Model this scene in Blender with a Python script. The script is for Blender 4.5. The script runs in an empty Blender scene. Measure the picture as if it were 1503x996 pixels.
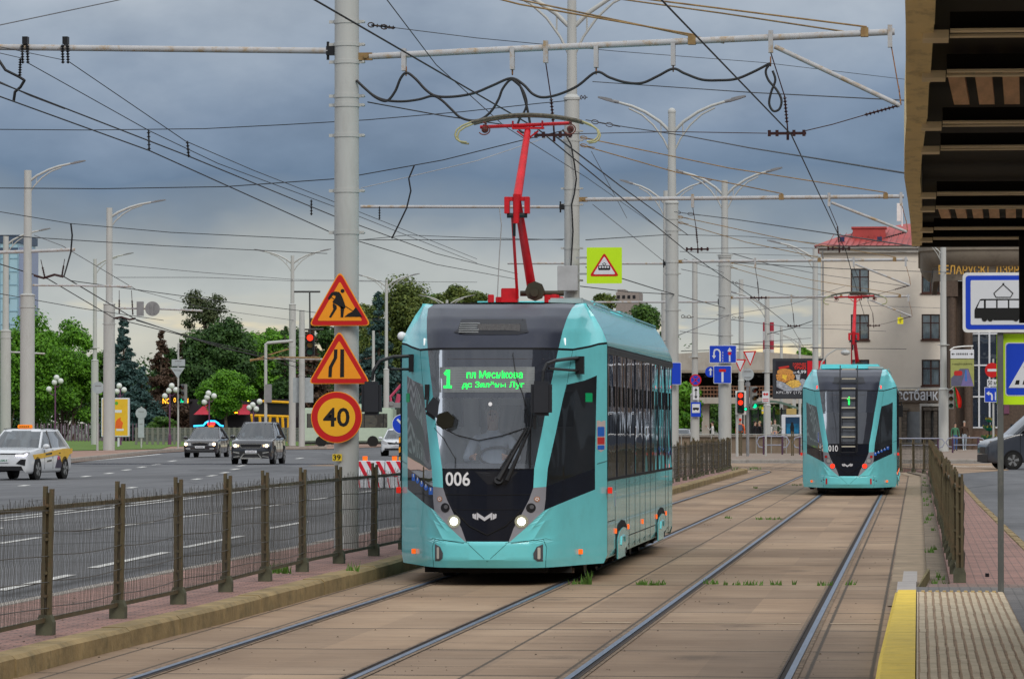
import bpy, bmesh, math, random
import numpy as np
from mathutils import Vector, Matrix
random.seed(7)
SC = bpy.context.scene
COL = SC.collection
R_ = math.radians
# ---------------------------------------------------------------- camera
CZ = 1.78
F = 5960.0                       # focal length in pixels of a 1503 px wide frame
PSI = math.atan(595.5 / F); TH = math.atan(124 / F)
cam = bpy.data.cameras.new('camera'); camo = bpy.data.objects.new('camera', cam); COL.objects.link(camo)
cam.sensor_width = 36; cam.lens = 36 * F / 1503
cam.clip_start = 0.5; cam.clip_end = 9000
camo.location = (0, 0, CZ); camo.rotation_euler = (R_(90) + TH, 0, PSI)
cam.dof.use_dof = True; cam.dof.focus_distance = 47; cam.dof.aperture_fstop = 36
SC.camera = camo
_f = Vector((-math.sin(PSI) * math.cos(TH), math.cos(PSI) * math.cos(TH), math.sin(TH)))
_r = Vector((math.cos(PSI), math.sin(PSI), 0)); _u = _r.cross(_f)
def P(px, py, d):
    """world point seen at photo pixel px,py on the plane Y = d"""
    v = _f * F + _r * (px - 751.5) + _u * (498 - py)
    return Vector((0, 0, CZ)) + v * (d / v.y)
def G(px, py, z=0.0):
    """world point of height z seen at photo pixel px,py"""
    v = _f * F + _r * (px - 751.5) + _u * (498 - py)
    return Vector((0, 0, CZ)) + v * ((z - CZ) / v.z)
def XD(px, d): return P(px, 622, d).x
def ZD(py, d, px=1000): return P(px, py, d).z
# ---------------------------------------------------------------- world, sun, exposure
SUN_EL, SUN_AZ = R_(36), R_(152)          # azimuth clockwise from +Y
w = bpy.data.worlds.new('World'); SC.world = w; w.use_nodes = True
nt = w.node_tree; nt.nodes.clear()
def nd(nt, typ, ins=None, **kw):
    n = nt.nodes.new(typ)
    for k, v in kw.items(): setattr(n, k, v)
    for k, v in (ins or {}).items():
        s = n.inputs[k]
        if isinstance(v, bpy.types.NodeSocket): nt.links.new(v, s)
        else: s.default_value = v
    return n
def ma(nt, op, a, b=None, c=None, clamp=False):
    ins = {0: a}
    if b is not None: ins[1] = b
    if c is not None: ins[2] = c
    return nd(nt, 'ShaderNodeMath', ins, operation=op, use_clamp=clamp).outputs[0]
def ramp(nt, fac, stops, interp='LINEAR'):
    n = nd(nt, 'ShaderNodeValToRGB', {0: fac}); cr = n.color_ramp; cr.interpolation = interp
    while len(cr.elements) < len(stops): cr.elements.new(0.5)
    for e, (p, c) in zip(cr.elements, stops):
        e.position = p; e.color = (*c, 1) if len(c) == 3 else c
    return n.outputs[0]
def s2l(r, g, b):
    def f(c):
        c /= 255
        return c / 12.92 if c <= 0.04045 else ((c + .055) / 1.055) ** 2.4
    return (f(r), f(g), f(b))
def mix(nt, fac, a, b, mode='MIX'):
    return nd(nt, 'ShaderNodeMix', {0: fac, 6: a, 7: b}, data_type='RGBA', blend_type=mode).outputs[2]
tc = nd(nt, 'ShaderNodeTexCoord').outputs['Generated']
sep = nd(nt, 'ShaderNodeSeparateXYZ', {0: tc})
mp = nd(nt, 'ShaderNodeMapping', {'Vector': tc, 'Scale': (10, 10, 20)}).outputs[0]
n1 = nd(nt, 'ShaderNodeTexNoise', {'Vector': mp, 'Scale': 1.1, 'Detail': 5, 'Roughness': .5}).outputs[0]
mp2 = nd(nt, 'ShaderNodeMapping', {'Vector': tc, 'Scale': (20, 20, 38), 'Location': (3, 1, 2)}).outputs[0]
n2 = nd(nt, 'ShaderNodeTexNoise', {'Vector': mp2, 'Scale': 1.0, 'Detail': 6, 'Roughness': .55}).outputs[0]
mp3 = nd(nt, 'ShaderNodeMapping', {'Vector': tc, 'Scale': (30, 30, 150), 'Location': (7, 4, 2)}).outputs[0]
n3 = nd(nt, 'ShaderNodeTexNoise', {'Vector': mp3, 'Scale': 1.0, 'Detail': 4, 'Roughness': .5}).outputs[0]
zz = ma(nt, 'ADD', sep.outputs[2], ma(nt, 'MULTIPLY', ma(nt, 'SUBTRACT', n1, .5), .05))
zz = ma(nt, 'ADD', zz, ma(nt, 'MULTIPLY', ma(nt, 'SUBTRACT', n2, .5), .018))
fz = ma(nt, 'DIVIDE', zz, .125, clamp=True)
K = 10.0
def c10(*c): return s2l(*c)
low = ramp(nt, fz, [(0.0, c10(186, 187, 178)), (.13, c10(196, 196, 186)), (.21, c10(178, 184, 184)), (.33, c10(172, 178, 180)),
                    (.41, c10(128, 143, 160)), (.50, c10(100, 122, 150)), (.64, c10(122, 140, 165)), (.80, c10(156, 168, 184)), (1.0, c10(180, 188, 198))])
# darker and lighter wisps in the cloud deck
low = mix(nt, 1.0, low, ramp(nt, n2, [(.28, (.80, .81, .83)), (.5, (1, 1, 1)), (.72, (1.20, 1.18, 1.15))]), 'MULTIPLY')
# warm break in the clouds low over the horizon
glow = ma(nt, 'MULTIPLY', ramp(nt, ma(nt, 'DIVIDE', sep.outputs[2], .05, clamp=True), [(.0, (1, 1, 1)), (.40, (1, 1, 1)), (.64, (0, 0, 0))]),
          ramp(nt, n3, [(.50, (0, 0, 0)), (.62, (1, 1, 1))]))
low = mix(nt, glow, low, (*c10(252, 232, 186), 1))
hi = ramp(nt, sep.outputs[2], [(.10, (1, 1, 1)), (.25, (1.5, 1.45, 1.4)), (.75, (2.4, 2.3, 2.15)), (1.0, (2.7, 2.55, 2.4))])
cl = mix(nt, 1.0, low, hi, 'MULTIPLY')
cl = mix(nt, 1.0, cl, (K, K, K, 1), 'MULTIPLY')
sky = nd(nt, 'ShaderNodeTexSky', sky_type='NISHITA', sun_disc=False, sun_elevation=SUN_EL, sun_rotation=SUN_AZ)
cl = mix(nt, .06, cl, sky.outputs[0])
bg = nd(nt, 'ShaderNodeBackground', {'Color': cl, 'Strength': 0.1})
nt.links.new(bg.outputs[0], nd(nt, 'ShaderNodeOutputWorld').inputs[0])
sun = bpy.data.lights.new('sun', 'SUN'); sun.energy = 1.5; sun.angle = R_(25); sun.color = (1, .93, .83)
suno = bpy.data.objects.new('sun', sun); COL.objects.link(suno)
suno.rotation_euler = (R_(90) - SUN_EL, 0, R_(180) - SUN_AZ + R_(0))
suno.rotation_euler = Vector((math.sin(SUN_AZ) * math.cos(SUN_EL), math.cos(SUN_AZ) * math.cos(SUN_EL), math.sin(SUN_EL))).to_track_quat('Z', 'Y').to_euler()
SC.view_settings.view_transform = 'Standard'; SC.view_settings.look = 'None'
SC.view_settings.exposure = 0.0; SC.view_settings.gamma = 1.0
SC.view_settings.use_curve_mapping = False
SC.cycles.max_bounces = 8; SC.cycles.transparent_max_bounces = 16
# ---------------------------------------------------------------- materials
MATS = {}
def mat(name, col=None, rough=.6, metal=0.0, var=.12, vs=3.0, dirt=0.0, dirtcol=(.05, .04, .03), bump=0.0, bs=20.0, emit=0.0, coat=0.0, spec=.3, ecol=None, stretch=(1, 1, 1)):
    if name in MATS: return MATS[name]
    m = bpy.data.materials.new(name); MATS[name] = m; m.use_nodes = True
    t = m.node_tree; b = t.nodes['Principled BSDF']
    b.inputs['Roughness'].default_value = rough; b.inputs['Metallic'].default_value = metal
    b.inputs['Specular IOR Level'].default_value = spec
    b.inputs['Coat Weight'].default_value = coat
    o = nd(t, 'ShaderNodeTexCoord').outputs['Object']
    o = nd(t, 'ShaderNodeMapping', {'Vector': o, 'Scale': stretch}).outputs[0]
    n = nd(t, 'ShaderNodeTexNoise', {'Vector': o, 'Scale': vs, 'Detail': 6, 'Roughness': .6}).outputs[0]
    c = mix(t, 1.0, (*col, 1), ramp(t, n, [(.3, (1 - var,) * 3), (.7, (1 + var,) * 3)]), 'MULTIPLY')
    if dirt:
        n2 = nd(t, 'ShaderNodeTexNoise', {'Vector': o, 'Scale': vs * 3.1, 'Detail': 8, 'Roughness': .7}).outputs[0]
        c = mix(t, ma(t, 'MULTIPLY', ramp(t, n2, [(.5, (0, 0, 0)), (.68, (1, 1, 1))]), dirt), c, (*dirtcol, 1))
    t.links.new(c, b.inputs['Base Color'])
    if bump:
        n3 = nd(t, 'ShaderNodeTexNoise', {'Vector': o, 'Scale': bs, 'Detail': 5}).outputs[0]
        t.links.new(nd(t, 'ShaderNodeBump', {'Height': n3, 'Strength': bump, 'Distance': .02}).outputs[0], b.inputs['Normal'])
    if emit:
        b.inputs['Emission Color'].default_value = (*(ecol or col), 1); b.inputs['Emission Strength'].default_value = emit
    return m
def glass(name, tint=(.6, .62, .62), trans=.6, body=(.02, .02, .022), rough=.02, wav=0.0, ws=3.0, stretch=(1, 1, 1)):
    if name in MATS: return MATS[name]
    m = bpy.data.materials.new(name); MATS[name] = m; m.use_nodes = True
    t = m.node_tree; t.nodes.clear()
    o = nd(t, 'ShaderNodeTexCoord').outputs['Object']
    o = nd(t, 'ShaderNodeMapping', {'Vector': o, 'Scale': stretch}).outputs[0]
    n = nd(t, 'ShaderNodeTexNoise', {'Vector': o, 'Scale': ws, 'Detail': 2}).outputs[0]
    bp = nd(t, 'ShaderNodeBump', {'Height': n, 'Strength': wav, 'Distance': .05}).outputs[0]
    df = nd(t, 'ShaderNodeBsdfDiffuse', {'Color': (*body, 1)}).outputs[0]
    tr = nd(t, 'ShaderNodeBsdfTransparent', {'Color': (*tint, 1)}).outputs[0]
    gl = nd(t, 'ShaderNodeBsdfGlossy', {'Color': (.95, .97, 1, 1), 'Roughness': rough, 'Normal': bp}).outputs[0]
    a = nd(t, 'ShaderNodeMixShader', {0: trans, 1: df, 2: tr}).outputs[0]
    fr = nd(t, 'ShaderNodeFresnel', {'IOR': 1.55, 'Normal': bp}).outputs[0]
    fr = ma(t, 'MULTIPLY_ADD', fr, 1.25, .03, clamp=True)
    s = nd(t, 'ShaderNodeMixShader', {0: fr, 1: a, 2: gl}).outputs[0]
    t.links.new(s, nd(t, 'ShaderNodeOutputMaterial').inputs[0])
    return m
# ---------------------------------------------------------------- objects
def tag(o, label=None, cat=None, group=None, kind=None):
    if label: o['label'] = label
    if cat: o['category'] = cat
    if group: o['group'] = group
    if kind: o['kind'] = kind
    return o
def thing(name, label, cat, loc=(0, 0, 0), rz=0.0, group=None):
    o = bpy.data.objects.new(name, None); COL.objects.link(o); o.empty_display_size = .2
    o.location = loc; o.rotation_euler = (0, 0, rz)
    return tag(o, label, cat, group)
def copy_tree(o, parent=None, loc=None, rz=None, label=None):
    kids = [c for c in bpy.data.objects if c.parent == o]
    c = o.copy(); COL.objects.link(c); c.parent = parent
    if loc is not None: c.location = loc
    if rz is not None: c.rotation_euler = (0, 0, rz)
    if label: c['label'] = label
    for k in kids: copy_tree(k, c)
    return c
class MB:
    def __init__(s): s.v = []; s.f = []; s.mi = []; s.cur = 0
    def add(s, vs, fs):
        b = len(s.v); s.v += [tuple(x) for x in vs]
        for f in fs: s.f.append(tuple(b + i for i in f)); s.mi.append(s.cur)
        return s
    def box(s, x0, x1, y0, y1, z0, z1):
        return s.add([(x0, y0, z0), (x1, y0, z0), (x1, y1, z0), (x0, y1, z0), (x0, y0, z1), (x1, y0, z1), (x1, y1, z1), (x0, y1, z1)],
                     [(0, 3, 2, 1), (4, 5, 6, 7), (0, 1, 5, 4), (1, 2, 6, 5), (2, 3, 7, 6), (3, 0, 4, 7)])
    def cb(s, c, sx, sy, sz): return s.box(c[0] - sx / 2, c[0] + sx / 2, c[1] - sy / 2, c[1] + sy / 2, c[2] - sz / 2, c[2] + sz / 2)
    def tube(s, pts, r, n=8, cap=True):
        pts = [Vector(p) for p in pts]; k = len(pts)
        rs = r if isinstance(r, (list, tuple)) else [r] * k
        vs = []; prev = None
        for i, p in enumerate(pts):
            t = (pts[min(i + 1, k - 1)] - pts[max(i - 1, 0)])
            t = t.normalized() if t.length > 1e-9 else Vector((0, 0, 1))
            if prev is None:
                a = Vector((0, 0, 1)) if abs(t.z) < .9 else Vector((1, 0, 0))
                u = t.cross(a).normalized()
            else:
                u = (prev - t * prev.dot(t)); u = u.normalized() if u.length > 1e-6 else t.orthogonal().normalized()
            prev = u; w_ = t.cross(u)
            for j in range(n):
                a = 2 * math.pi * j / n
                vs.append(p + (u * math.cos(a) + w_ * math.sin(a)) * rs[i])
        fs = []
        for i in range(k - 1):
            for j in range(n):
                j2 = (j + 1) % n
                fs.append((i * n + j, i * n + j2, (i + 1) * n + j2, (i + 1) * n + j))
        if cap: fs.append(tuple(range(n))[::-1]); fs.append(tuple((k - 1) * n + j for j in range(n)))
        return s.add(vs, fs)
    def prism(s, poly, y0, y1, axis='y'):
        """poly: 2-D outline; axis y: (x,z) extruded along y; axis x: (y,z) along x; axis z: (x,y) along z"""
        n = len(poly)
        def q(p, t):
            return (p[0], t, p[1]) if axis == 'y' else ((t, p[0], p[1]) if axis == 'x' else (p[0], p[1], t))
        vs = [q(p, y0) for p in poly] + [q(p, y1) for p in poly]
        fs = [tuple(range(n)), tuple(range(2 * n - 1, n - 1, -1))] + [(i, i + n, (i + 1) % n + n, (i + 1) % n) for i in range(n)]
        return s.add(vs, fs)
    def sphere(s, c, r, n=12, m=8, sx=1, sy=1, sz=1):
        vs = []; fs = []
        for i in range(m + 1):
            a = math.pi * i / m
            for j in range(n):
                b = 2 * math.pi * j / n
                vs.append((c[0] + r * sx * math.sin(a) * math.cos(b), c[1] + r * sy * math.sin(a) * math.sin(b), c[2] + r * sz * math.cos(a)))
        for i in range(m):
            for j in range(n):
                j2 = (j + 1) % n
                fs.append((i * n + j, i * n + j2, (i + 1) * n + j2, (i + 1) * n + j))
        return s.add(vs, fs)
    def grid(s, rows, close=False):
        n = len(rows[0]); vs = [p for r in rows for p in r]; fs = []
        for i in range(len(rows) - 1):
            for j in range(n if close else n - 1):
                j2 = (j + 1) % n
                fs.append((i * n + j, i * n + j2, (i + 1) * n + j2, (i + 1) * n + j))
        return s.add(vs, fs)
    def xf(s, mtx, start=0):
        for i in range(start, len(s.v)): s.v[i] = tuple(mtx @ Vector(s.v[i]))
        return s
    def build(s, name, mats, parent=None, w=False, smooth=None, bevel=0, recalc=True, merge=False):
        me = bpy.data.meshes.new(name)
        vs = s.v
        if w and parent is not None:
            root = parent
            while root.parent: root = root.parent
            l = root.location; vs = [(a - l.x, b - l.y, c - l.z) for a, b, c in vs]
        me.from_pydata(vs, [], s.f)
        if not isinstance(mats, (list, tuple)): mats = [mats]
        for m in mats: me.materials.append(m)
        if any(s.mi): me.polygons.foreach_set('material_index', s.mi)
        if recalc or bevel or merge:
            bm = bmesh.new(); bm.from_mesh(me)
            if merge: bmesh.ops.remove_doubles(bm, verts=bm.verts, dist=1e-4)
            if bevel:
                bmesh.ops.bevel(bm, geom=[e for e in bm.edges if e.is_manifold and e.calc_face_angle(0) > .5], offset=bevel, segments=2, affect='EDGES', clamp_overlap=True)
            if recalc: bmesh.ops.recalc_face_normals(bm, faces=bm.faces)
            bm.to_mesh(me); bm.free()
        if smooth:
            me.polygons.foreach_set('use_smooth', [True] * len(me.polygons))
            me.set_sharp_from_angle(angle=R_(smooth))
        me.update()
        o = bpy.data.objects.new(name, me); COL.objects.link(o)
        if parent is not None: o.parent = parent
        return o
def text_mesh(s, bold=False):
    cu = bpy.data.curves.new('txt', 'FONT'); cu.body = s; cu.size = 1; cu.resolution_u = 3; cu.extrude = 0
    if bold: cu.offset = .018
    ob = bpy.data.objects.new('txt', cu); COL.objects.link(ob)
    dg = bpy.context.evaluated_depsgraph_get(); dg.update()
    me = bpy.data.meshes.new_from_object(ob.evaluated_get(dg)); me.calc_loop_triangles()
    vs = [v.co.copy() for v in me.vertices]; fs = [tuple(p.vertices) for p in me.loop_triangles]
    bpy.data.objects.remove(ob); bpy.data.curves.remove(cu); bpy.data.meshes.remove(me)
    return vs, fs
def text(mb, s, x0, z0, wd, ht, y, bold=False, mtx=None):
    """writing facing -Y, fitted into width wd and height ht with its lower left corner at x0,z0"""
    vs, fs = text_mesh(s, bold)
    ax = min(v.x for v in vs); bx = max(v.x for v in vs); ay = min(v.y for v in vs); by = max(v.y for v in vs)
    kx = wd / (bx - ax) if wd else ht / (by - ay); kz = ht / (by - ay)
    out = [Vector((x0 + (v.x - ax) * kx, y, z0 + (v.y - ay) * kz)) for v in vs]
    if mtx is not None: out = [mtx @ p for p in out]
    mb.add(out, fs)
    return mb
def circ(cx, cz, r, n=28, a0=0, a1=360): return [(cx + r * math.cos(R_(a0 + (a1 - a0) * i / (n if a1 - a0 == 360 else n - 1))), cz + r * math.sin(R_(a0 + (a1 - a0) * i / (n if a1 - a0 == 360 else n - 1)))) for i in range(n)]
def rrect(x0, x1, z0, z1, r, n=4):
    out = []
    for cx, cz, a in ((x1 - r, z1 - r, 0), (x0 + r, z1 - r, 90), (x0 + r, z0 + r, 180), (x1 - r, z0 + r, 270)):
        out += [(cx + r * math.cos(R_(a + 90 * i / n)), cz + r * math.sin(R_(a + 90 * i / n))) for i in range(n + 1)]
    return out
def rtri(cx, cz, half, h, r, flip=False):
    """rounded triangle, base at cz, apex at cz+h (or pointing down)"""
    pts = [(-half, 0), (half, 0), (0, h)]
    out = []
    for i in range(3):
        p = Vector(pts[i]); a = (Vector(pts[i - 1]) - p).normalized(); b = (Vector(pts[(i + 1) % 3]) - p).normalized()
        t = r / math.tan(a.angle(b) / 2)
        p0 = p + a * t; p1 = p + b * t
        for k in range(5):
            u = k / 4; out.append(((1 - u) ** 2 * p0 + 2 * u * (1 - u) * p + u * u * p1))
    return [(cx + q.x, cz + (h - q.y if flip else q.y)) for q in out]
def stroke(pts, wd):
    """thick polyline as one 2-D outline"""
    V = [Vector(p) for p in pts]; L = []; Rr = []
    for i, p in enumerate(V):
        d = [(b - a).normalized() for a, b in ((V[i - 1], p) if i else (p, V[1]), (p, V[i + 1]) if i < len(V) - 1 else (V[-2], p))]
        n = [Vector((-q.y, q.x)) for q in d]; m_ = (n[0] + n[1]).normalized(); k = wd / 2 / max(.35, m_.dot(n[0]))
        L.append(tuple(p + m_ * k)); Rr.append(tuple(p - m_ * k))
    return [L + Rr[::-1]]
# common materials
WHITEP = mat('white_paint', (.72, .72, .70), .45, dirt=.25, dirtcol=(.35, .33, .3), vs=2)
POLEM = mat('pole_grey_paint', (.43, .435, .42), .5, var=.06, vs=1.5, dirt=.3, dirtcol=(.30, .29, .27), stretch=(1, 1, .25))
PIPEM = mat('pipe_paint', (.40, .40, .41), .45, var=.1, vs=2, dirt=.85, dirtcol=(.32, .20, .07))
RUST = mat('rust', (.26, .12, .05), .85, var=.4, vs=12)
RUSTY = mat('rusty_paint', (.26, .17, .075), .8, var=.4, vs=6, dirt=.7, dirtcol=(.18, .07, .03))
BLACKM = mat('black_plastic', (.012, .012, .014), .4, var=.2)
WIREM = mat('wire_black', (.015, .015, .017), .55)
WIREG = mat('wire_grey', (.10, .10, .11), .5)
RUBBER = mat('rubber', (.012, .012, .012), .8)
INSUL = mat('insulator_brown', (.035, .012, .012), .3)
STEEL = mat('galvanised', (.38, .40, .41), .4, metal=.5, var=.12, vs=8)
DKSTEEL = mat('dark_steel', (.06, .06, .06), .5, metal=.3)
CHROME = mat('chrome', (.6, .6, .6), .15, metal=1)
SKIN = mat('skin', (.48, .29, .21), .55)
HAIRD = mat('hair_dark', (.02, .014, .01), .6)
HAIRG = mat('hair_grey', (.25, .23, .2), .7)
def fold_wave(i): return math.sin(i * 12.9898) * 43758.5453 % 1
# ---------------------------------------------------------------- ground materials
def slab_mat():
    m = bpy.data.materials.new('concrete_slabs'); m.use_nodes = True; t = m.node_tree; b = t.nodes['Principled BSDF']
    o = nd(t, 'ShaderNodeTexCoord').outputs['Object']; s = nd(t, 'ShaderNodeSeparateXYZ', {0: o})
    X, Y = s.outputs[0], s.outputs[1]
    def line(v, off, per, wd):
        f = ma(t, 'FRACT', ma(t, 'DIVIDE', ma(t, 'SUBTRACT', v, off), per))
        return ma(t, 'LESS_THAN', ma(t, 'ABSOLUTE', ma(t, 'SUBTRACT', f, .5)), wd / per / 2)
    n = nd(t, 'ShaderNodeTexNoise', {'Vector': o, 'Scale': 60, 'Detail': 3}).outputs[0]
    wob = ma(t, 'MULTIPLY', ma(t, 'SUBTRACT', n, .5), .05)
    Xw = ma(t, 'ADD', X, wob); Yw = ma(t, 'ADD', Y, wob)
    cross = line(Yw, 31.9 - 1.6, 3.25, .07)
    lon = None
    for x in (-6.12, -5.6, -3.88, -3.2, -2.52, -.78, -.33):
        l = ma(t, 'LESS_THAN', ma(t, 'ABSOLUTE', ma(t, 'SUBTRACT', Xw, x)), .014)
        lon = l if lon is None else ma(t, 'MAXIMUM', lon, l)
    # short setts outside the outer rail
    inset = ma(t, 'MULTIPLY', line(Yw, 0, 1.08, .03), ma(t, 'MAXIMUM', ma(t, 'GREATER_THAN', X, -.82), ma(t, 'MULTIPLY', ma(t, 'LESS_THAN', X, -2.52), ma(t, 'GREATER_THAN', X, -3.9))))
    jo = ma(t, 'MAXIMUM', ma(t, 'MAXIMUM', cross, lon), inset)
    # per slab tone
    ci = nd(t, 'ShaderNodeCombineXYZ', {0: ma(t, 'FLOOR', ma(t, 'DIVIDE', X, 1.57)), 1: ma(t, 'FLOOR', ma(t, 'DIVIDE', ma(t, 'SUBTRACT', Y, 31.9), 3.25)), 2: 0.0}).outputs[0]
    wn = nd(t, 'ShaderNodeTexWhiteNoise', {'Vector': ci}, noise_dimensions='3D').outputs['Value']
    big = nd(t, 'ShaderNodeTexNoise', {'Vector': o, 'Scale': .35, 'Detail': 6, 'Roughness': .6}).outputs[0]
    st = nd(t, 'ShaderNodeMapping', {'Vector': o, 'Scale': (.6, 2.6, 1)}).outputs[0]
    streak = nd(t, 'ShaderNodeTexNoise', {'Vector': st, 'Scale': 1.8, 'Detail': 6, 'Roughness': .65}).outputs[0]
    c = ramp(t, big, [(.25, (.185, .120, .074)), (.5, (.272, .188, .122)), (.75, (.36, .26, .175))])
    c = mix(t, 1, c, ramp(t, streak, [(.3, (.86, .86, .86)), (.5, (1, 1, 1)), (.72, (1.13, 1.12, 1.11))]), 'MULTIPLY')
    c = mix(t, 1, c, ramp(t, wn, [(0, (.84, .84, .85)), (1, (1.14, 1.13, 1.11))]), 'MULTIPLY')
    # brown rust dust near each rail
    rd = None
    for x in (-5.46, -3.93, -2.43, -.91):
        l = ma(t, 'ABSOLUTE', ma(t, 'SUBTRACT', X, x)); rd = l if rd is None else ma(t, 'MINIMUM', rd, l)
    rn = ma(t, 'ADD', rd, ma(t, 'MULTIPLY', ma(t, 'SUBTRACT', big, .5), .5))
    c = mix(t, ramp(t, rn, [(.06, (.3,) * 3), (.34, (0, 0, 0))]), c, (.15, .095, .06, 1))
    sp = nd(t, 'ShaderNodeTexNoise', {'Vector': o, 'Scale': 9, 'Detail': 9, 'Roughness': .75}).outputs[0]
    c = mix(t, ramp(t, sp, [(.57, (0, 0, 0)), (.72, (.6,) * 3)]), c, (.10, .075, .055, 1))
    vo = nd(t, 'ShaderNodeTexVoronoi', {'Vector': nd(t, 'ShaderNodeMapping', {'Vector': o, 'Scale': (1, .6, 1)}).outputs[0], 'Scale': .8}).outputs[0]
    c = mix(t, ma(t, 'MULTIPLY', ramp(t, ma(t, 'ADD', vo, ma(t, 'MULTIPLY', ma(t, 'SUBTRACT', sp, .5), .5)), [(.05, (1, 1, 1)), (.20, (0, 0, 0))]), .55), c, (.075, .052, .036, 1))
    c = mix(t, ma(t, 'MULTIPLY', jo, .9), c, (.055, .042, .03, 1))
    t.links.new(c, b.inputs['Base Color']); b.inputs['Roughness'].default_value = .75; b.inputs['Specular IOR Level'].default_value = .18
    h = ma(t, 'SUBTRACT', ma(t, 'MULTIPLY', sp, .35), jo)
    t.links.new(nd(t, 'ShaderNodeBump', {'Height': h, 'Strength': .5, 'Distance': .012}).outputs[0], b.inputs['Normal'])
    return m
def brick_mat(name, c1, c2, mortar, bw, bh, scale=1.0, rot=0.0, msize=.006, vert=False, rough=.85, stain=.5):
    m = bpy.data.materials.new(name); m.use_nodes = True; t = m.node_tree; b = t.nodes['Principled BSDF']
    o = nd(t, 'ShaderNodeTexCoord').outputs['Object']
    v = nd(t, 'ShaderNodeMapping', {'Vector': o, 'Rotation': ((R_(90) if vert else 0), 0, rot)}).outputs[0]
    if vert:
        s = nd(t, 'ShaderNodeSeparateXYZ', {0: o}); v = nd(t, 'ShaderNodeCombineXYZ', {0: s.outputs[0], 1: s.outputs[2], 2: 0.0}).outputs[0]
    br = nd(t, 'ShaderNodeTexBrick', {'Vector': v, 'Color1': (*c1, 1), 'Color2': (*c2, 1), 'Mortar': (*mortar, 1), 'Scale': scale, 'Mortar Size': msize, 'Brick Width': bw, 'Row Height': bh})
    n = nd(t, 'ShaderNodeTexNoise', {'Vector': o, 'Scale': 1.3, 'Detail': 8, 'Roughness': .7}).outputs[0]
    c = mix(t, 1, br.outputs[0], ramp(t, n, [(.28, (1 - stain,) * 3), (.55, (1, 1, 1)), (.8, (1.2, 1.2, 1.2))]), 'MULTIPLY')
    t.links.new(c, b.inputs['Base Color']); b.inputs['Roughness'].default_value = rough
    t.links.new(nd(t, 'ShaderNodeBump', {'Height': ma(t, 'SUBTRACT', 1.0, br.outputs['Fac']), 'Strength': .5, 'Distance': .008}).outputs[0], b.inputs['Normal'])
    return m
def asphalt_mat():
    m = bpy.data.materials.new('asphalt'); m.use_nodes = True; t = m.node_tree; b = t.nodes['Principled BSDF']
    o = nd(t, 'ShaderNodeTexCoord').outputs['Object']
    st = nd(t, 'ShaderNodeMapping', {'Vector': o, 'Scale': (1.0, .06, 1)}).outputs[0]
    n = nd(t, 'ShaderNodeTexNoise', {'Vector': st, 'Scale': .8, 'Detail': 6, 'Roughness': .6}).outputs[0]
    n2 = nd(t, 'ShaderNodeTexNoise', {'Vector': o, 'Scale': .25, 'Detail': 8, 'Roughness': .7}).outputs[0]
    n3 = nd(t, 'ShaderNodeTexNoise', {'Vector': o, 'Scale': 40, 'Detail': 4}).outputs[0]
    c = ramp(t, n, [(.3, (.085, .086, .092)), (.7, (.138, .139, .145))])
    c = mix(t, 1, c, ramp(t, n2, [(.3, (.8,) * 3), (.7, (1.2,) * 3)]), 'MULTIPLY')
    c = mix(t, 1, c, ramp(t, n3, [(.3, (.8,) * 3), (.7, (1.2,) * 3)]), 'MULTIPLY')
    vo = nd(t, 'ShaderNodeTexVoronoi', {'Vector': mix(t, .5, o, n2, 'ADD'), 'Scale': .11}, feature='DISTANCE_TO_EDGE').outputs[0]
    c = mix(t, ramp(t, vo, [(.0, (.75,) * 3), (.012, (0, 0, 0))]), c, (.03, .03, .032, 1))
    v2 = nd(t, 'ShaderNodeTexVoronoi', {'Vector': nd(t, 'ShaderNodeMapping', {'Vector': o, 'Scale': (.28, .07, 1)}).outputs[0], 'Scale': 1.0}, distance='CHEBYCHEV')
    c = mix(t, 1, c, ramp(t, nd(t, 'ShaderNodeSeparateXYZ', {0: v2.outputs['Color']}).outputs[0], [(.78, (1, 1, 1)), (.80, (.80, .80, .80))]), 'MULTIPLY')
    t.links.new(c, b.inputs['Base Color']); b.inputs['Roughness'].default_value = .75; b.inputs['Specular IOR Level'].default_value = .18
    t.links.new(nd(t, 'ShaderNodeBump', {'Height': n3, 'Strength': .4, 'Distance': .006}).outputs[0], b.inputs['Normal'])
    return m
SLAB = slab_mat(); ASPH = asphalt_mat()
BRICKP = brick_mat('pink_paving', (.32, .165, .13), (.25, .14, .115), (.075, .055, .045), .2, .1, rot=0.0, msize=.007)
GREYP = brick_mat('grey_paving', (.17, .15, .14), (.13, .12, .115), (.05, .045, .04), .2, .1, rot=0, msize=.007)
KERBM = mat('kerb_stone', (.25, .18, .085), .85, var=.35, vs=1.6, dirt=.6, dirtcol=(.10, .085, .045), bump=.5, bs=15)
KERBG = mat('kerb_grey', (.30, .27, .24), .85, var=.2, vs=2, dirt=.4, dirtcol=(.12, .1, .08))
LINEW = mat('road_paint', (.62, .61, .58), .7, var=.15, vs=5, dirt=.5, dirtcol=(.2, .2, .2))
YELK = mat('yellow_kerb_paint', (.72, .50, .04), .65, var=.12, vs=4, dirt=.35, dirtcol=(.38, .24, .03))
GRASS = mat('lawn', (.085, .15, .02), .9, var=.35, vs=1.2, bump=.6, bs=30)
DIRTM = mat('dirt_strip', (.16, .125, .09), .95, var=.4, vs=3, bump=.7, bs=14)
RAILTOP = mat('rail_polished', (.11, .145, .21), .42, metal=.6, var=.25, vs=6, stretch=(4, .3, 1))
RAILSIDE = mat('rail_side', (.05, .035, .028), .8, var=.3)
GROOVE = mat('rail_groove', (.028, .02, .016), .9, var=.4, vs=20)
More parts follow.
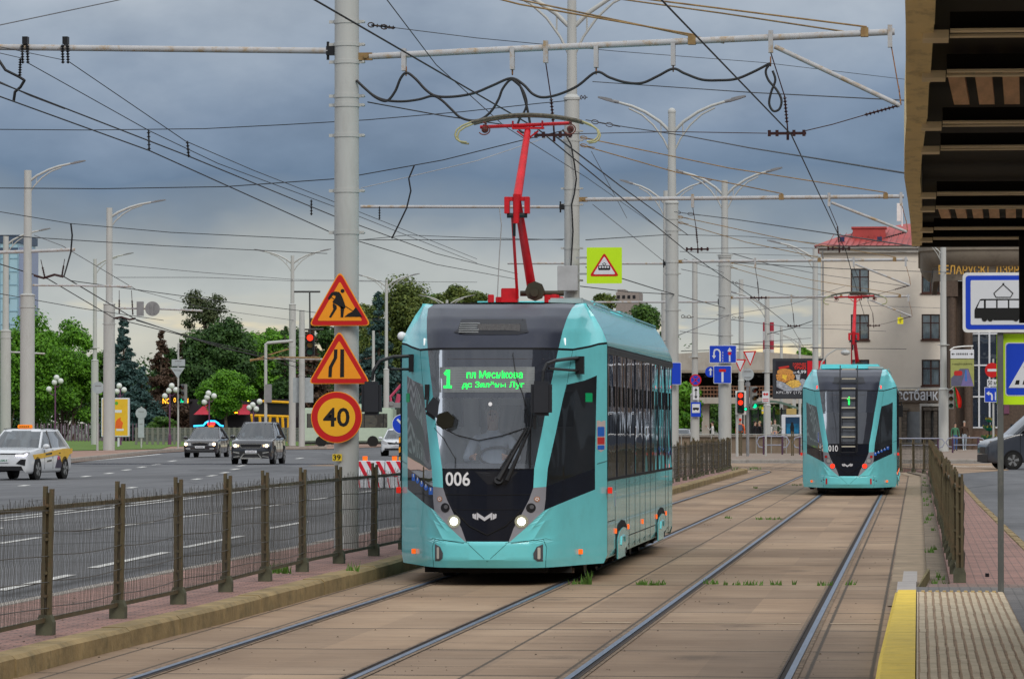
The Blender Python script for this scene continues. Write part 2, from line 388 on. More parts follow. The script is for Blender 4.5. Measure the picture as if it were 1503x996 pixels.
RAILEDGE = mat('rail_mortar', (.20, .145, .10), .95, var=.55, vs=9, dirt=.8, dirtcol=(.09, .06, .04), bump=.8, bs=25)
def st(mb, name, m, **k):
    o = mb.build(name, m, **k); tag(o, kind='structure'); return o
def sheet(name, poly, z, m, th=None):
    mb = MB()
    if th: mb.prism(poly, z - th, z, 'z')
    else: mb.add([(x, y, z) for x, y in poly], [tuple(range(len(poly)))])
    return st(mb, name, m)
sheet('ground', [(-900, -40), (900, -40), (900, 5000), (-900, 5000)], -.03, mat('far_ground', (.10, .10, .08), .95, vs=.05))
# track bed: straight part, then the wide square where the tracks bend left
sheet('track_bed', [(-6.33, 3), (.10, 3), (.10, 140), (3.5, 158), (3.5, 186), (-26, 186), (-26, 172), (-14, 163), (-8.1, 157), (-6.33, 150)], 0.0, SLAB)
# rails
def track(cx, R, y1):
    out = []
    for g in (-.765, .765):
        pts = [(cx + g, 3 + (y1 - 3) * i / 40) for i in range(41)]
        for k in range(1, 25):
            a = R_(90 * k / 24); rr = R + g
            pts.append((cx - R + rr * math.cos(a), y1 + rr * math.sin(a)))
        pts.append((cx - R - 45, y1 + R + g)); out.append(pts)
    return out
def ribbon(mb, pts, o0, o1, z0, z1=None):
    L = []; Rr = []
    for i, p in enumerate(pts):
        a = Vector(pts[max(i - 1, 0)]); b = Vector(pts[min(i + 1, len(pts) - 1)]); t = (b - a).normalized(); n = Vector((t.y, -t.x))
        L.append((p[0] + n.x * o0, p[1] + n.y * o0)); Rr.append((p[0] + n.x * o1, p[1] + n.y * o1))
    if z1 is None:
        mb.grid([[(*a, z0), (*b, z0)] for a, b in zip(L, Rr)])
    else:
        mb.grid([[(*a, z0), (*a, z1), (*b, z1), (*b, z0)] for a, b in zip(L, Rr)])
for ti, (cx, R, y1) in enumerate(((-4.70, 27, 150), (-1.67, 30, 150))):
    for gi, pts in enumerate(track(cx, R, y1)):
        s = 1 if gi == 0 else -1
        mb = MB()
        ribbon(mb, pts, -.022, .024, 0.001, .010)
        mb.cur = 1
        a, b = sorted((s * .027, s * .062)); ribbon(mb, pts, a, b, .003)
        mb.cur = 2
        a, b = sorted((s * .062, s * .075)); ribbon(mb, pts, a, b, .001, .010)
        mb.cur = 3
        a, b = sorted((-s * .028, -s * .065)); ribbon(mb, pts, a, b, .006)
        a, b = sorted((s * .076, s * .105)); ribbon(mb, pts, a, b, .006)
        o = mb.build('tram_rail', [RAILTOP, GROOVE, RAILSIDE, RAILEDGE], recalc=True); tag(o, kind='structure')
# median strip on the left
def arcpts(cx, cy, r, a0, a1, n): return [(cx + r * math.cos(R_(a0 + (a1 - a0) * i / n)), cy + r * math.sin(R_(a0 + (a1 - a0) * i / n))) for i in range(n + 1)]
med = [(-6.55, 3), (-6.55, 30), (-6.42, 36), (-6.40, 44), (-6.40, 148)] + arcpts(-7.35, 148, .95, 0, 180, 10) + [(-8.15, 140), (-8.15, 3)]
sheet('median_paving', med, .15, BRICKP, th=.12)
inner = [(-6.55, 3), (-6.55, 30), (-6.42, 36), (-6.40, 44), (-6.40, 90), (-6.40, 148)] + arcpts(-7.35, 148, .95, 0, 180, 12) + [(-8.3, 140), (-8.3, 90), (-8.3, 3)]
def kerb_along(name, pts, w_, z0, z1, m, seg=2.0, jit=.006, gap=.012, side=1):
    """row of kerb stones along a line (one structure object, each stone with its own small offset)"""
    P2 = [Vector(p) for p in pts]; mb = MB(); acc = []
    for a, b in zip(P2, P2[1:]):
        n = max(1, round((b - a).length / seg))
        for k in range(n): acc.append((a.lerp(b, k / n), a.lerp(b, (k + 1) / n)))
    for i, (a, b) in enumerate(acc):
        t = (b - a).normalized(); nn = Vector((t.y, -t.x)) * side
        a2 = a + t * gap; j = (fold_wave(i) - .5) * 2 * jit; j2 = (fold_wave(i + 99) - .5) * 2 * jit
        c = .035
        q = [a2 + nn * j, b + nn * j, b + nn * (j + w_), a2 + nn * (j + w_)]
        q2 = [q[0] + nn * c * .3 + t * .004, q[1] + nn * c * .3 - t * .004, q[2] - nn * c, q[3] - nn * c]
        zt = z1 + j2
        vs = [(*p, z0) for p in q] + [(*p, zt - c * .8) for p in q] + [(*p, zt) for p in q2]
        fs = [(0, 1, 5, 4), (1, 2, 6, 5), (2, 3, 7, 6), (3, 0, 4, 7), (4, 5, 9, 8), (5, 6, 10, 9), (6, 7, 11, 10), (7, 4, 8, 11), (8, 9, 10, 11)]
        mb.add(vs, fs)
    return st(mb, name, m)
kerb_along('kerb', inner[:9 + 5], .24, -.02, .16, KERBM)
kerb_along('kerb', [(-8.15, 3), (-8.15, 140), (-8.2, 147)], .18, -.02, .155, KERBG, side=-1)
# left road
for q in ((-110, -8.3, 3, 190), (-8.3, 3.5, 184, 190), (-110, -20, 190, 420)): sheet('road', [(q[0], q[2]), (q[1], q[2]), (q[1], q[3]), (q[0], q[3])], -.006, ASPH)
mk = MB()
def dash(x0, y0, x1, y1, wd=.13, z=.003):
    a = Vector((x0, y0)); b = Vector((x1, y1)); t = (b - a).normalized(); n = Vector((t.y, -t.x)) * wd / 2
    mk.add([(*(a - n), z), (*(a + n), z), (*(b + n), z), (*(b - n), z)], [(0, 1, 2, 3)])
def gdash(xa, ya, xb, yb, wd=.14):
    a = G(xa, ya, 0); b = G(xb, yb, 0); dash(a.x, a.y, b.x, b.y, wd)
for q in ((0, 866, 104, 843), (135, 833, 244, 810), (270, 803, 355, 786), (395, 775, 450, 765),
          (0, 797, 59, 788), (112, 779, 221, 766), (262, 759, 322, 752), (357, 747, 430, 738), (449, 734, 482, 730), (530, 722, 585, 715)): gdash(*q)
for q in ((0, 764, 240, 736), (240, 736, 420, 713), (420, 713, 560, 697)): gdash(*q, wd=.13)
for q in ((0, 760.5, 240, 733), (240, 733, 420, 710), (420, 710, 560, 694.5)): gdash(*q, wd=.13)
for (x, y) in ((253, 676), (230, 681), (208, 685), (186, 689), (160, 694), (126, 698.5), (35, 712), (354, 683), (345, 688), (330, 693), (311, 697.5), (289, 702.5), (193, 715), (440, 672), (520, 668), (500, 683)):
    gdash(x - 5, y + .9, x + 5, y - .5, .22)
gdash(95, 679.5, 236, 666, .3)
gdash(0, 775, 1, 774, .1)
for y in range(10, 42, 9): dash(-10.2, y, -10.2, y + 4); dash(-13.8, y, -13.8, y + 4)
for x in (-16.9, -17.15): dash(x, 8, x, 74)
st(mk, 'road_marking', LINEW)
mk = MB(); a = G(885, 913.5, 0).y
for x0, x1 in ((-3.0, -2.56), (-2.30, -1.04), (-.78, -.36)): dash(x0, a, x1, a, .10, .004)
st(mk, 'track_marking', mat('pale_stripe', (.48, .36, .24), .8, var=.15, vs=6, dirt=.5, dirtcol=(.3, .21, .14)))
# right strip, road and far pavement
rk = [(1.36, 39.8), (1.38, 52), (1.22, 84), (1.12, 120), (.75, 146), (-.2, 155), (-1.4, 158)]
sheet('sidewalk', [(.33, 39.8)] + rk + [(-1.0, 153), (-.1, 148), (.33, 140)], .13, BRICKP, th=.12)
sheet('dirt_verge', [(.10, 39.8), (.33, 39.8), (.33, 140), (-.1, 148), (-.4, 148), (.10, 138)], .06, DIRTM, th=.05)
sheet('kerb_slab', [(-.30, 39.8), (.10, 39.8), (.10, 138), (-.4, 150), (-.7, 149), (-.30, 138)], .012, mat('kerb_slab_stone', (.27, .20, .13), .8, var=.25, vs=1.5, dirt=.5, dirtcol=(.12, .09, .05)))
kerb_along('kerb', rk, .14, -.02, .14, KERBM, seg=1.0, side=1)
sheet('road', [(1.3, 25), (16, 20), (40, 60), (60, 188.2), (3.5, 188.2), (3.5, 158), (0, 156), (.9, 146), (1.22, 84), (1.4, 52)], -.006, ASPH)
sheet('sidewalk', [(-14, 190), (60, 188.2), (90, 290), (90, 420), (-30, 420), (-30, 250)], .12, mat('far_paving', (.22, .17, .135), .9, var=.15, vs=.7), th=.14)
kerb_along('kerb', [(-14, 189.9), (60, 188.1)], .2, -.02, .14, KERBG, seg=1.5, side=1)
mk = MB()
for xa in (1395, 1432): gdash(xa, 684, xa + 30, 684.6, .5)
dash(4, 178, 11, 178, .25)
st(mk, 'road_marking', LINEW)
# platform: yellow edge, ribbed warning tiles, grey paving
PZ = .20
TACT = mat('tactile_tile', (.50, .40, .27), .8, var=.16, vs=3, dirt=.5, dirtcol=(.22, .17, .11))
TACTG = mat('tactile_groove', (.30, .205, .13), .9, var=.3, vs=8)
mb = MB()
yk = [(-.285, 3), (-.285, 30), (-.245, 36), (-.225, 39.6)]
for i, y in enumerate(np.arange(3, 38.6, 1.0)):
    def xl(yy): return -.285 if yy < 28 else -.285 + (yy - 28) / 11.6 * .055
    c = .03
    y2 = min(y + 1.0, 39.6) - .012
    a, b = xl(y), xl(y2)
    mb.add([(a, y, -.02), (b, y2, -.02), (b + .015, y2, PZ - c), (a + .015, y, PZ - c), (a + .045, y, PZ), (b + .045, y2, PZ), (-.02, y2, PZ + .002), (-.02, y, PZ + .002), (-.02, y, -.02), (-.02, y2, -.02)],
           [(0, 1, 2, 3), (3, 2, 5, 4), (4, 5, 6, 7), (7, 6, 9, 8), (0, 3, 4, 7, 8), (1, 9, 6, 5, 2)])
st(mb, 'platform_kerb', YELK)
mb = MB(); mb.box(-.012, 0.0, 3, 38.6, .12, PZ - .001)
mb.cur = 1; mb.box(-.012, .80, 3, 38.6, .05, PZ - .004)
mb.cur = 0
for k in range(12):
    x = .012 + k * .0665
    for y in np.arange(6, 38.3, .5):
        j = (fold_wave(k * 31 + int(y * 2)) - .5) * .006
        mb.box(x + j, x + .044 + j, y + .006, y + .494, PZ - .013, PZ + .004 + j * .3)
mb.cur = 2
for k in range(11): mb.box(.03 + k * .0665, .062 + k * .0665, 38.4, 38.6, PZ - .01, PZ + .012)
st(mb, 'tactile_strip', [TACT, TACTG, mat('tactile_end', (.40, .27, .10), .8, var=.2)])
sheet('platform', [(.80, 3), (9, 3), (9, 39.8), (.80, 39.8)], PZ - .006, GREYP, th=.2)
sheet('platform', [(-.02, 38.61), (.80, 38.61), (.80, 39.9), (-.02, 39.9)], PZ - .008, GREYP, th=.2)
sheet('platform', [(.05, 39.9), (1.3, 39.9), (1.3, 41.6), (.1, 41.6)], .155, brick_mat('worn_paving', (.25, .155, .12), (.18, .12, .10), (.07, .05, .04), .2, .1, msize=.008), th=.1)
# sloping end blocks of the platform
mb = MB(); mb.prism([(38.62, -.02), (41.3, -.02), (41.3, PZ - .01), (38.62, PZ - .005)], -.205, -.02, 'x'); st(mb, 'platform_kerb', mat('end_block_grey', (.33, .30, .28), .8, var=.15, vs=3))
mb = MB(); mb.prism([(41.32, -.02), (45.6, -.02), (45.6, .14), (41.32, PZ - .01)], -.16, -.01, 'x'); st(mb, 'platform_kerb', mat('end_block_grey', (.33, .30, .28)))
mb = MB(); mb.add([(-.008, 39.9, 0), (.10, 45.6, 0), (.10, 45.6, .17), (-.008, 39.9, .19), (.0, 39.9, 0), (.13, 45.4, 0), (.13, 45.4, .17), (.0, 39.9, .19)], [(0, 1, 2, 3), (4, 5, 6, 7), (3, 2, 6, 7), (0, 3, 7, 4), (1, 2, 6, 5)])
st(mb, 'platform_kerb', mat('olive_retaining', (.15, .12, .05), .85, var=.3, vs=4))
# cast iron cap on the pavement, storm grate
mb = MB(); p = G(1449, 846, .13); mb.tube([(p.x, p.y, .13), (p.x, p.y, .17)], .022, 8); tag(mb.build('marker_peg', BLACKM), 'short black peg sticking out of the pink paving beside the fence', 'peg')
# grass tufts
def tuft_field(mb, pts, h=.10, n=14, spread=.12):
    for (x, y, z) in pts:
        for k in range(n):
            a = random.random() * 6.28; r = random.random() * spread; hh = h * random.uniform(.5, 1.2)
            bx, by = x + r * math.cos(a), y + r * math.sin(a) * .5
            dx, dy = random.uniform(-.5, .5) * hh, random.uniform(-.5, .5) * hh; w_ = random.uniform(.006, .012)
            mb.add([(bx - w_, by, z), (bx + w_, by, z), (bx + dx + w_ * .3, by + dy, z + hh)], [(0, 1, 2)])
mb = MB(); L = []
for x0, x1, y, n in ((840, 870, 857, 4), (938, 975, 858, 10), (1035, 1060, 857, 4), (1062, 1165, 858, 11), (1240, 1250, 858, 2), (1060, 1072, 760, 3), (1112, 1150, 762, 8), (1205, 1225, 859, 3), (1105, 1112, 716, 3), (1160, 1185, 712, 5)):
    for k in range(n):
        p = G(random.uniform(x0, x1), y + random.uniform(-.5, .5), 0); L.append((p.x, p.y, 0))
tuft_field(mb, L, .06, 6, .06)
tuft_field(mb, [tuple(G(863, 857, 0))], .15, 22, .08)
L = [tuple(G(random.uniform(395, 420), random.uniform(838, 842), .15)) for _ in range(7)] + [tuple(G(random.uniform(505, 520), 838, .15)) for _ in range(2)]
tuft_field(mb, L, .11, 9, .10)
L = [(random.uniform(.12, .3), random.uniform(42, 130), .06) for _ in range(26)]; tuft_field(mb, L, .07, 7, .05)
L = [(-6.1 + random.uniform(-.5, .4), random.uniform(143, 149), .15) for _ in range(7)]; tuft_field(mb, L, .12, 8, .15)
tag(mb.build('grass_tufts', mat('weed_green', (.07, .15, .02), .7, var=.4, vs=9), recalc=False), 'small green weeds growing in the slab joints and along the kerbs', 'weeds', kind='stuff')
# crumbs and dry leaves
mb = MB()
for k in range(500):
    x = random.choice([random.uniform(-6.3, .1), random.uniform(-8, -6.4), random.choice([-5.3, -3.8, -2.3, -.8]) + random.uniform(-.2, .2)]); y = 29 + random.random() ** 1.6 * 60; s = random.uniform(.004, .012)
    z = .152 if x < -6.42 else .002
    mb.add([(x - s, y - s, z), (x + s, y - s * .6, z), (x, y + s, z), (x, y, z + s * .8)], [(0, 1, 3), (1, 2, 3), (2, 0, 3)])
tag(mb.build('debris', mat('crumbs', (.07, .05, .035), .9), recalc=False), 'brown grit and crumbs scattered over slabs and paving', 'debris', kind='stuff')
# far park on the left
sheet('grass', [G(60, 663)[:2], G(236, 659.5)[:2], G(250, 655.5)[:2], G(440, 655)[:2], (-55, 420), (-130, 420), (-130, 250)], .06, GRASS)
sheet('sidewalk', [(-60, 140), G(103, 679.5)[:2], G(236, 664.5)[:2], G(300, 660.5)[:2], G(480, 659)[:2], (-40, 420), (-140, 420), (-140, 140)], .03, mat('far_pink_paving', (.27, .17, .13), .9, var=.12, vs=.6))
kerb_along('kerb', [G(20, 690)[:2], G(103, 679)[:2], G(236, 664)[:2], G(300, 660)[:2], G(480, 658.7)[:2]], .25, -.02, .2, KERBG, seg=2, side=-1)
# ---------------------------------------------------------------- trams
TURQ = mat('turquoise_paint', (.165, .63, .67), .22, var=.06, vs=1.2, coat=.5, dirt=.22, dirtcol=(.13, .38, .38), bump=.03, bs=3)
ROOFD = mat('roof_dark', (.028, .032, .050), .33, var=.15, vs=2, dirt=.3, dirtcol=(.05, .05, .06))
GLOSSB = mat('gloss_black', (.010, .012, .020), .10, var=.1, spec=.3)
LIGHTG = mat('lamp_panel_grey', (.26, .26, .29), .3, var=.05, coat=.3)
GAPM = mat('gap_black', (.004, .004, .005), .8)
GCLEAR = glass('windscreen_glass', (.95, .97, 1), .86, (.24, .27, .32))
GMASK = glass('masked_glass', (.2, .2, .2), .0, (.030, .034, .047), .06, .03, 2)
GSIDE = glass('side_glass_dark', (.55, .52, .48), .7, (.012, .011, .011), .02, .02, 1.3, (1, .5, .3))
GBODY = glass('saloon_glass', (.2, .2, .2), .35, (.008, .010, .013), .012, .16, 1.2, (1, .9, .22))
ORANGE = mat('orange_glow', (.8, .12, .01), .3, emit=.8)  # emission added so the unlit reflectors glow as if catching light
REDL = mat('red_lens', (.55, .01, .01), .25)
REDGLOW = mat('red_lamp_lit', (.9, .02, .01), .4, emit=1.5, ecol=(1, .035, .01))
HEADGLOW = mat('headlamp_lit', (1, 1, .9), .4, emit=9, ecol=(1, 1, .86))
GREENLED = mat('green_led', (0, .8, .1), .5, emit=1.6, ecol=(.02, 1, .12))
DISPG = mat('display_grey', (.20, .22, .23), .5, var=.05)
DISPL = mat('display_line', (.12, .13, .14), .5)
INTERIOR = mat('cab_interior', (.62, .63, .66), .7)
INTDARK = mat('cab_dark', (.05, .05, .055), .7)
WHITEM = mat('white_marking', (.75, .75, .77), .4, var=.03)
BLUEM = mat('blue_sign', (.01, .07, .45), .4, var=.03)
REDP = mat('pantograph_red', (.55, .012, .02), .38, var=.15, vs=6, dirt=.25, dirtcol=(.15, .01, .01))
UNDER = mat('underframe', (.018, .016, .014), .8)
STRIPM = mat('carbon_strip', (.11, .10, .075), .6, var=.6, vs=25, dirt=.8, dirtcol=(.03, .03, .03))
HORNM = mat('horn_yellow', (.40, .38, .20), .5, var=.2, dirt=.4)

def _mk():
    X = [0, .15, .30, .45, .55, .65, .75, .90, 1.0, 1.07, 1.14, 1.18]
    Y = [0, .008, .03, .07, .12, .25, .50, .98, 1.28, 1.50, 1.70, 1.85]
    gx = np.linspace(-1.18, 1.18, 237); gy = np.interp(np.abs(gx), X, Y); k = np.hanning(19); k /= k.sum(); g2 = np.convolve(np.pad(gy, 9, mode='reflect', reflect_type='odd'), k, 'valid'); h = gx >= -1e-9; return gx[h], g2[h]
_GX, _GYS = _mk()
def gY(x): return float(np.interp(abs(x), _GX, _GYS))
ROWS = [  # (x of 7 columns, z of 7 columns, lean at centre, lean weight per column)
 ([0, .28, .55, .68, .90, 1.05, 1.15], [.20] * 7, .05),
 ([0, .28, .55, .68, .92, 1.07, 1.18], [.29] * 7, -.012),
 ([0, .22, .42, .56, .90, 1.07, 1.18], [.47] * 7, -.012),
 ([0, .12, .235, .25, .88, 1.07, 1.18], [.49, .49, .49, .49, .55, .55, .55], 0.0),
 ([0, .16, .29, .42, .87, 1.07, 1.18], [.63, .63, .64, .64, .75, .80, .82], 0.0),
 ([0, .22, .38, .61, .87, 1.07, 1.18], [.78, .78, .80, .83, .95, 1.04, 1.10], 0.0),
 ([0, .24, .455, .625, .87, 1.07, 1.18], [.94, .94, .95, .96, 1.08, 1.17, 1.22], 0.0),
 ([0, .26, .50, .63, .88, 1.07, 1.18], [1.07, 1.07, 1.08, 1.09, 1.20, 1.28, 1.32], 0.0),
 ([0, .27, .51, .645, .89, 1.07, 1.18], [1.29, 1.29, 1.29, 1.29, 1.36, 1.42, 1.45], .0),
 ([0, .30, .58, .715, .92, 1.075, 1.18], [1.68] * 7, .07),
 ([0, .33, .64, .775, .95, 1.08, 1.18], [2.07, 2.07, 2.07, 2.05, 2.05, 2.05, 2.05], .15),
 ([0, .35, .68, .81, .97, 1.085, 1.18], [2.30, 2.30, 2.30, 2.22, 2.27, 2.33, 2.35], .19),
 ([0, .38, .73, .86, 1.01, 1.10, 1.18], [2.60, 2.60, 2.60, 2.60, 2.64, 2.675, 2.69], .24),
 ([0, .385, .735, .865, 1.01, 1.10, 1.18], [2.625, 2.625, 2.625, 2.625, 2.665, 2.70, 2.715], .26),
 ([0, .40, .765, .885, .99, 1.055, 1.12], [2.82, 2.82, 2.82, 2.83, 2.84, 2.85, 2.86], .42),
 ([0, .42, .795, .905, .975, 1.0, 1.03], [2.97, 2.97, 2.98, 3.0, 3.0, 3.01, 3.02], .68),
 ([0, .44, .82, .915, .94, .945, .95], [3.08, 3.08, 3.09, 3.12, 3.13, 3.13, 3.13], 1.0),
 ([0, .44, .82, .92, .93, .94, .945], [3.13, 3.13, 3.13, 3.15, 3.15, 3.15, 3.15], 1.35),
 ([0, .44, .82, .92, .93, .94, .945], [3.15, 3.15, 3.15, 3.16, 3.16, 3.16, 3.16], 1.85)]
def row_pt(r, c):
    xs, zs, lean = ROWS[r]
    x = xs[c]; z = zs[c]
    if r < 13:
        y = gY(x); wgt = max(0, 1 - (abs(x) / 1.18) ** 2)
        y += lean * wgt if lean > 0 else lean * max(0, 1 - abs(x) / 1.18)
    else:
        ycorner = 1.85
        base = [gY(xx) for xx in ROWS[12][0]][c]
        wgt = max(0, 1 - (abs(ROWS[12][0][c]) / 1.18) ** 2)
        y = base + lean * (wgt if r < 14 else (1.0 - .0 * c))
        if r >= 14:
            k = (r - 13) / 5
            y = min(ycorner, base + .24 * wgt + (lean - .24) * (1 if c < 4 else 1 - (c - 3) / 4))
            if c == 3: y = max(y, .55 + lean * .75 - .1)
            y = min(y, ycorner)
        if c == 6: y = ycorner
    return Vector((x, y, z))
NS = 5
def fine_half():
    """subdivided half nose: bilinear in x,z, the plan curve re-applied in y"""
    out = []
    for r in range(len(ROWS) - 1):
        for v in range(NS if r < len(ROWS) - 2 else NS + 1):
            row = []
            for c in range(6):
                q = [row_pt(r, c), row_pt(r, c + 1), row_pt(r + 1, c + 1), row_pt(r + 1, c)]; o = [p.y - gY(p.x) for p in q]
                for u in range(NS if c < 5 else NS + 1):
                    fu, fv = u / NS, v / NS; w_ = ((1 - fu) * (1 - fv), fu * (1 - fv), fu * fv, (1 - fu) * fv)
                    x = sum(a * p.x for a, p in zip(w_, q)); z = sum(a * p.z for a, p in zip(w_, q))
                    row.append(Vector((x, gY(x) + sum(a * b for a, b in zip(w_, o)), z)))
            out.append(row)
    return out
FH = fine_half()
# material id per (row interval, column interval 0..5)
def cellmat(i, j):
    if i <= 2: return 'T'
    if i <= 6: return 'K' if j <= 1 else ('G' if j == 2 else ('T' if (i <= 4 or j == 5) else 'B'))
    if i == 7: return 'K' if j <= 1 else ('T' if j == 2 or j == 5 else 'S')
    if i <= 9: return 'W' if j <= 1 else ('T' if j == 2 or j == 5 else 'S')
    if i == 10: return 'M' if j <= 1 else ('T' if j == 2 or j == 5 else 'S')
    if i == 11: return 'M' if j <= 1 else 'T'
    if i == 12: return 'X'
    return 'R' if j <= 1 else 'T'
_T = np.array([[FH[r][c], FH[r + i][c + j], FH[r + 1][c + 1]] for r in range(len(FH) - 1) for c in range(len(FH[0]) - 1) for i, j in ((0, 1), (1, 0))])
_D = (_T[:, 1, 2] - _T[:, 2, 2]) * (_T[:, 0, 0] - _T[:, 2, 0]) + (_T[:, 2, 0] - _T[:, 1, 0]) * (_T[:, 0, 2] - _T[:, 2, 2]); _k = np.abs(_D) > 1e-10; _T = _T[_k]; _D = _D[_k]
def surf_at(x, z):
    """front surface y for local x,z"""
    ax = abs(x); T_ = _T
    l0 = ((T_[:, 1, 2] - T_[:, 2, 2]) * (ax - T_[:, 2, 0]) + (T_[:, 2, 0] - T_[:, 1, 0]) * (z - T_[:, 2, 2])) / _D
    l1 = ((T_[:, 2, 2] - T_[:, 0, 2]) * (ax - T_[:, 2, 0]) + (T_[:, 0, 0] - T_[:, 2, 0]) * (z - T_[:, 2, 2])) / _D; l2 = 1 - l0 - l1
    k = (l0 > -1e-3) & (l1 > -1e-3) & (l2 > -1e-3)
    if not k.any(): return 0.0
    return float((l0 * T_[:, 0, 1] + l1 * T_[:, 1, 1] + l2 * T_[:, 2, 1])[k].min())
def drape(mb, poly, off=.004, th=.0):
    """place an outline (x,z) on the nose surface, a few millimetres proud"""
    cx = sum(p[0] for p in poly) / len(poly); cz = sum(p[1] for p in poly) / len(poly); fine = []
    for (a, b), (c, d) in zip(poly, poly[1:] + poly[:1]):
        m_ = max(1, int(math.hypot(c - a, d - b) / .08)); fine += [(a + (c - a) * i / m_, b + (d - b) * i / m_) for i in range(m_)]
    n = len(fine); vs = []
    for f in (1, .66, .33): vs += [(cx + (x - cx) * f, cz + (z - cz) * f) for x, z in fine]
    vs = [(x, surf_at(x, z) - off, z) for x, z in vs + [(cx, cz)]]
    fs = [(k * n + i, k * n + (i + 1) % n, (k + 1) * n + (i + 1) % n, (k + 1) * n + i) for k in (0, 1) for i in range(n)] + [(2 * n + i, 2 * n + (i + 1) % n, 3 * n) for i in range(n)]
    mb.add(vs, fs)
def drape_text(mb, s, x0, z0, wd, ht, off=.005, bold=False):
    vs, fs = text_mesh(s, bold)
    ax = min(v.x for v in vs); bx = max(v.x for v in vs); ay = min(v.y for v in vs); by = max(v.y for v in vs)
    out = []
    for v in vs:
        x = x0 + (v.x - ax) / (bx - ax) * wd; z = z0 + (v.y - ay) / (by - ay) * ht
        out.append((x, surf_at(x, z) - off, z))
    mb.add(out, fs)
def seg_line(mb, pts, wd=.008, off=.003):
    fine = []
    for a, b in zip(pts, pts[1:]):
        for k in range(7): fine.append((a[0] + (b[0] - a[0]) * k / 6, a[1] + (b[1] - a[1]) * k / 6))
    mb.tube([(x, surf_at(x, z) - off * .2, z) for x, z in fine], wd / 2, 5)

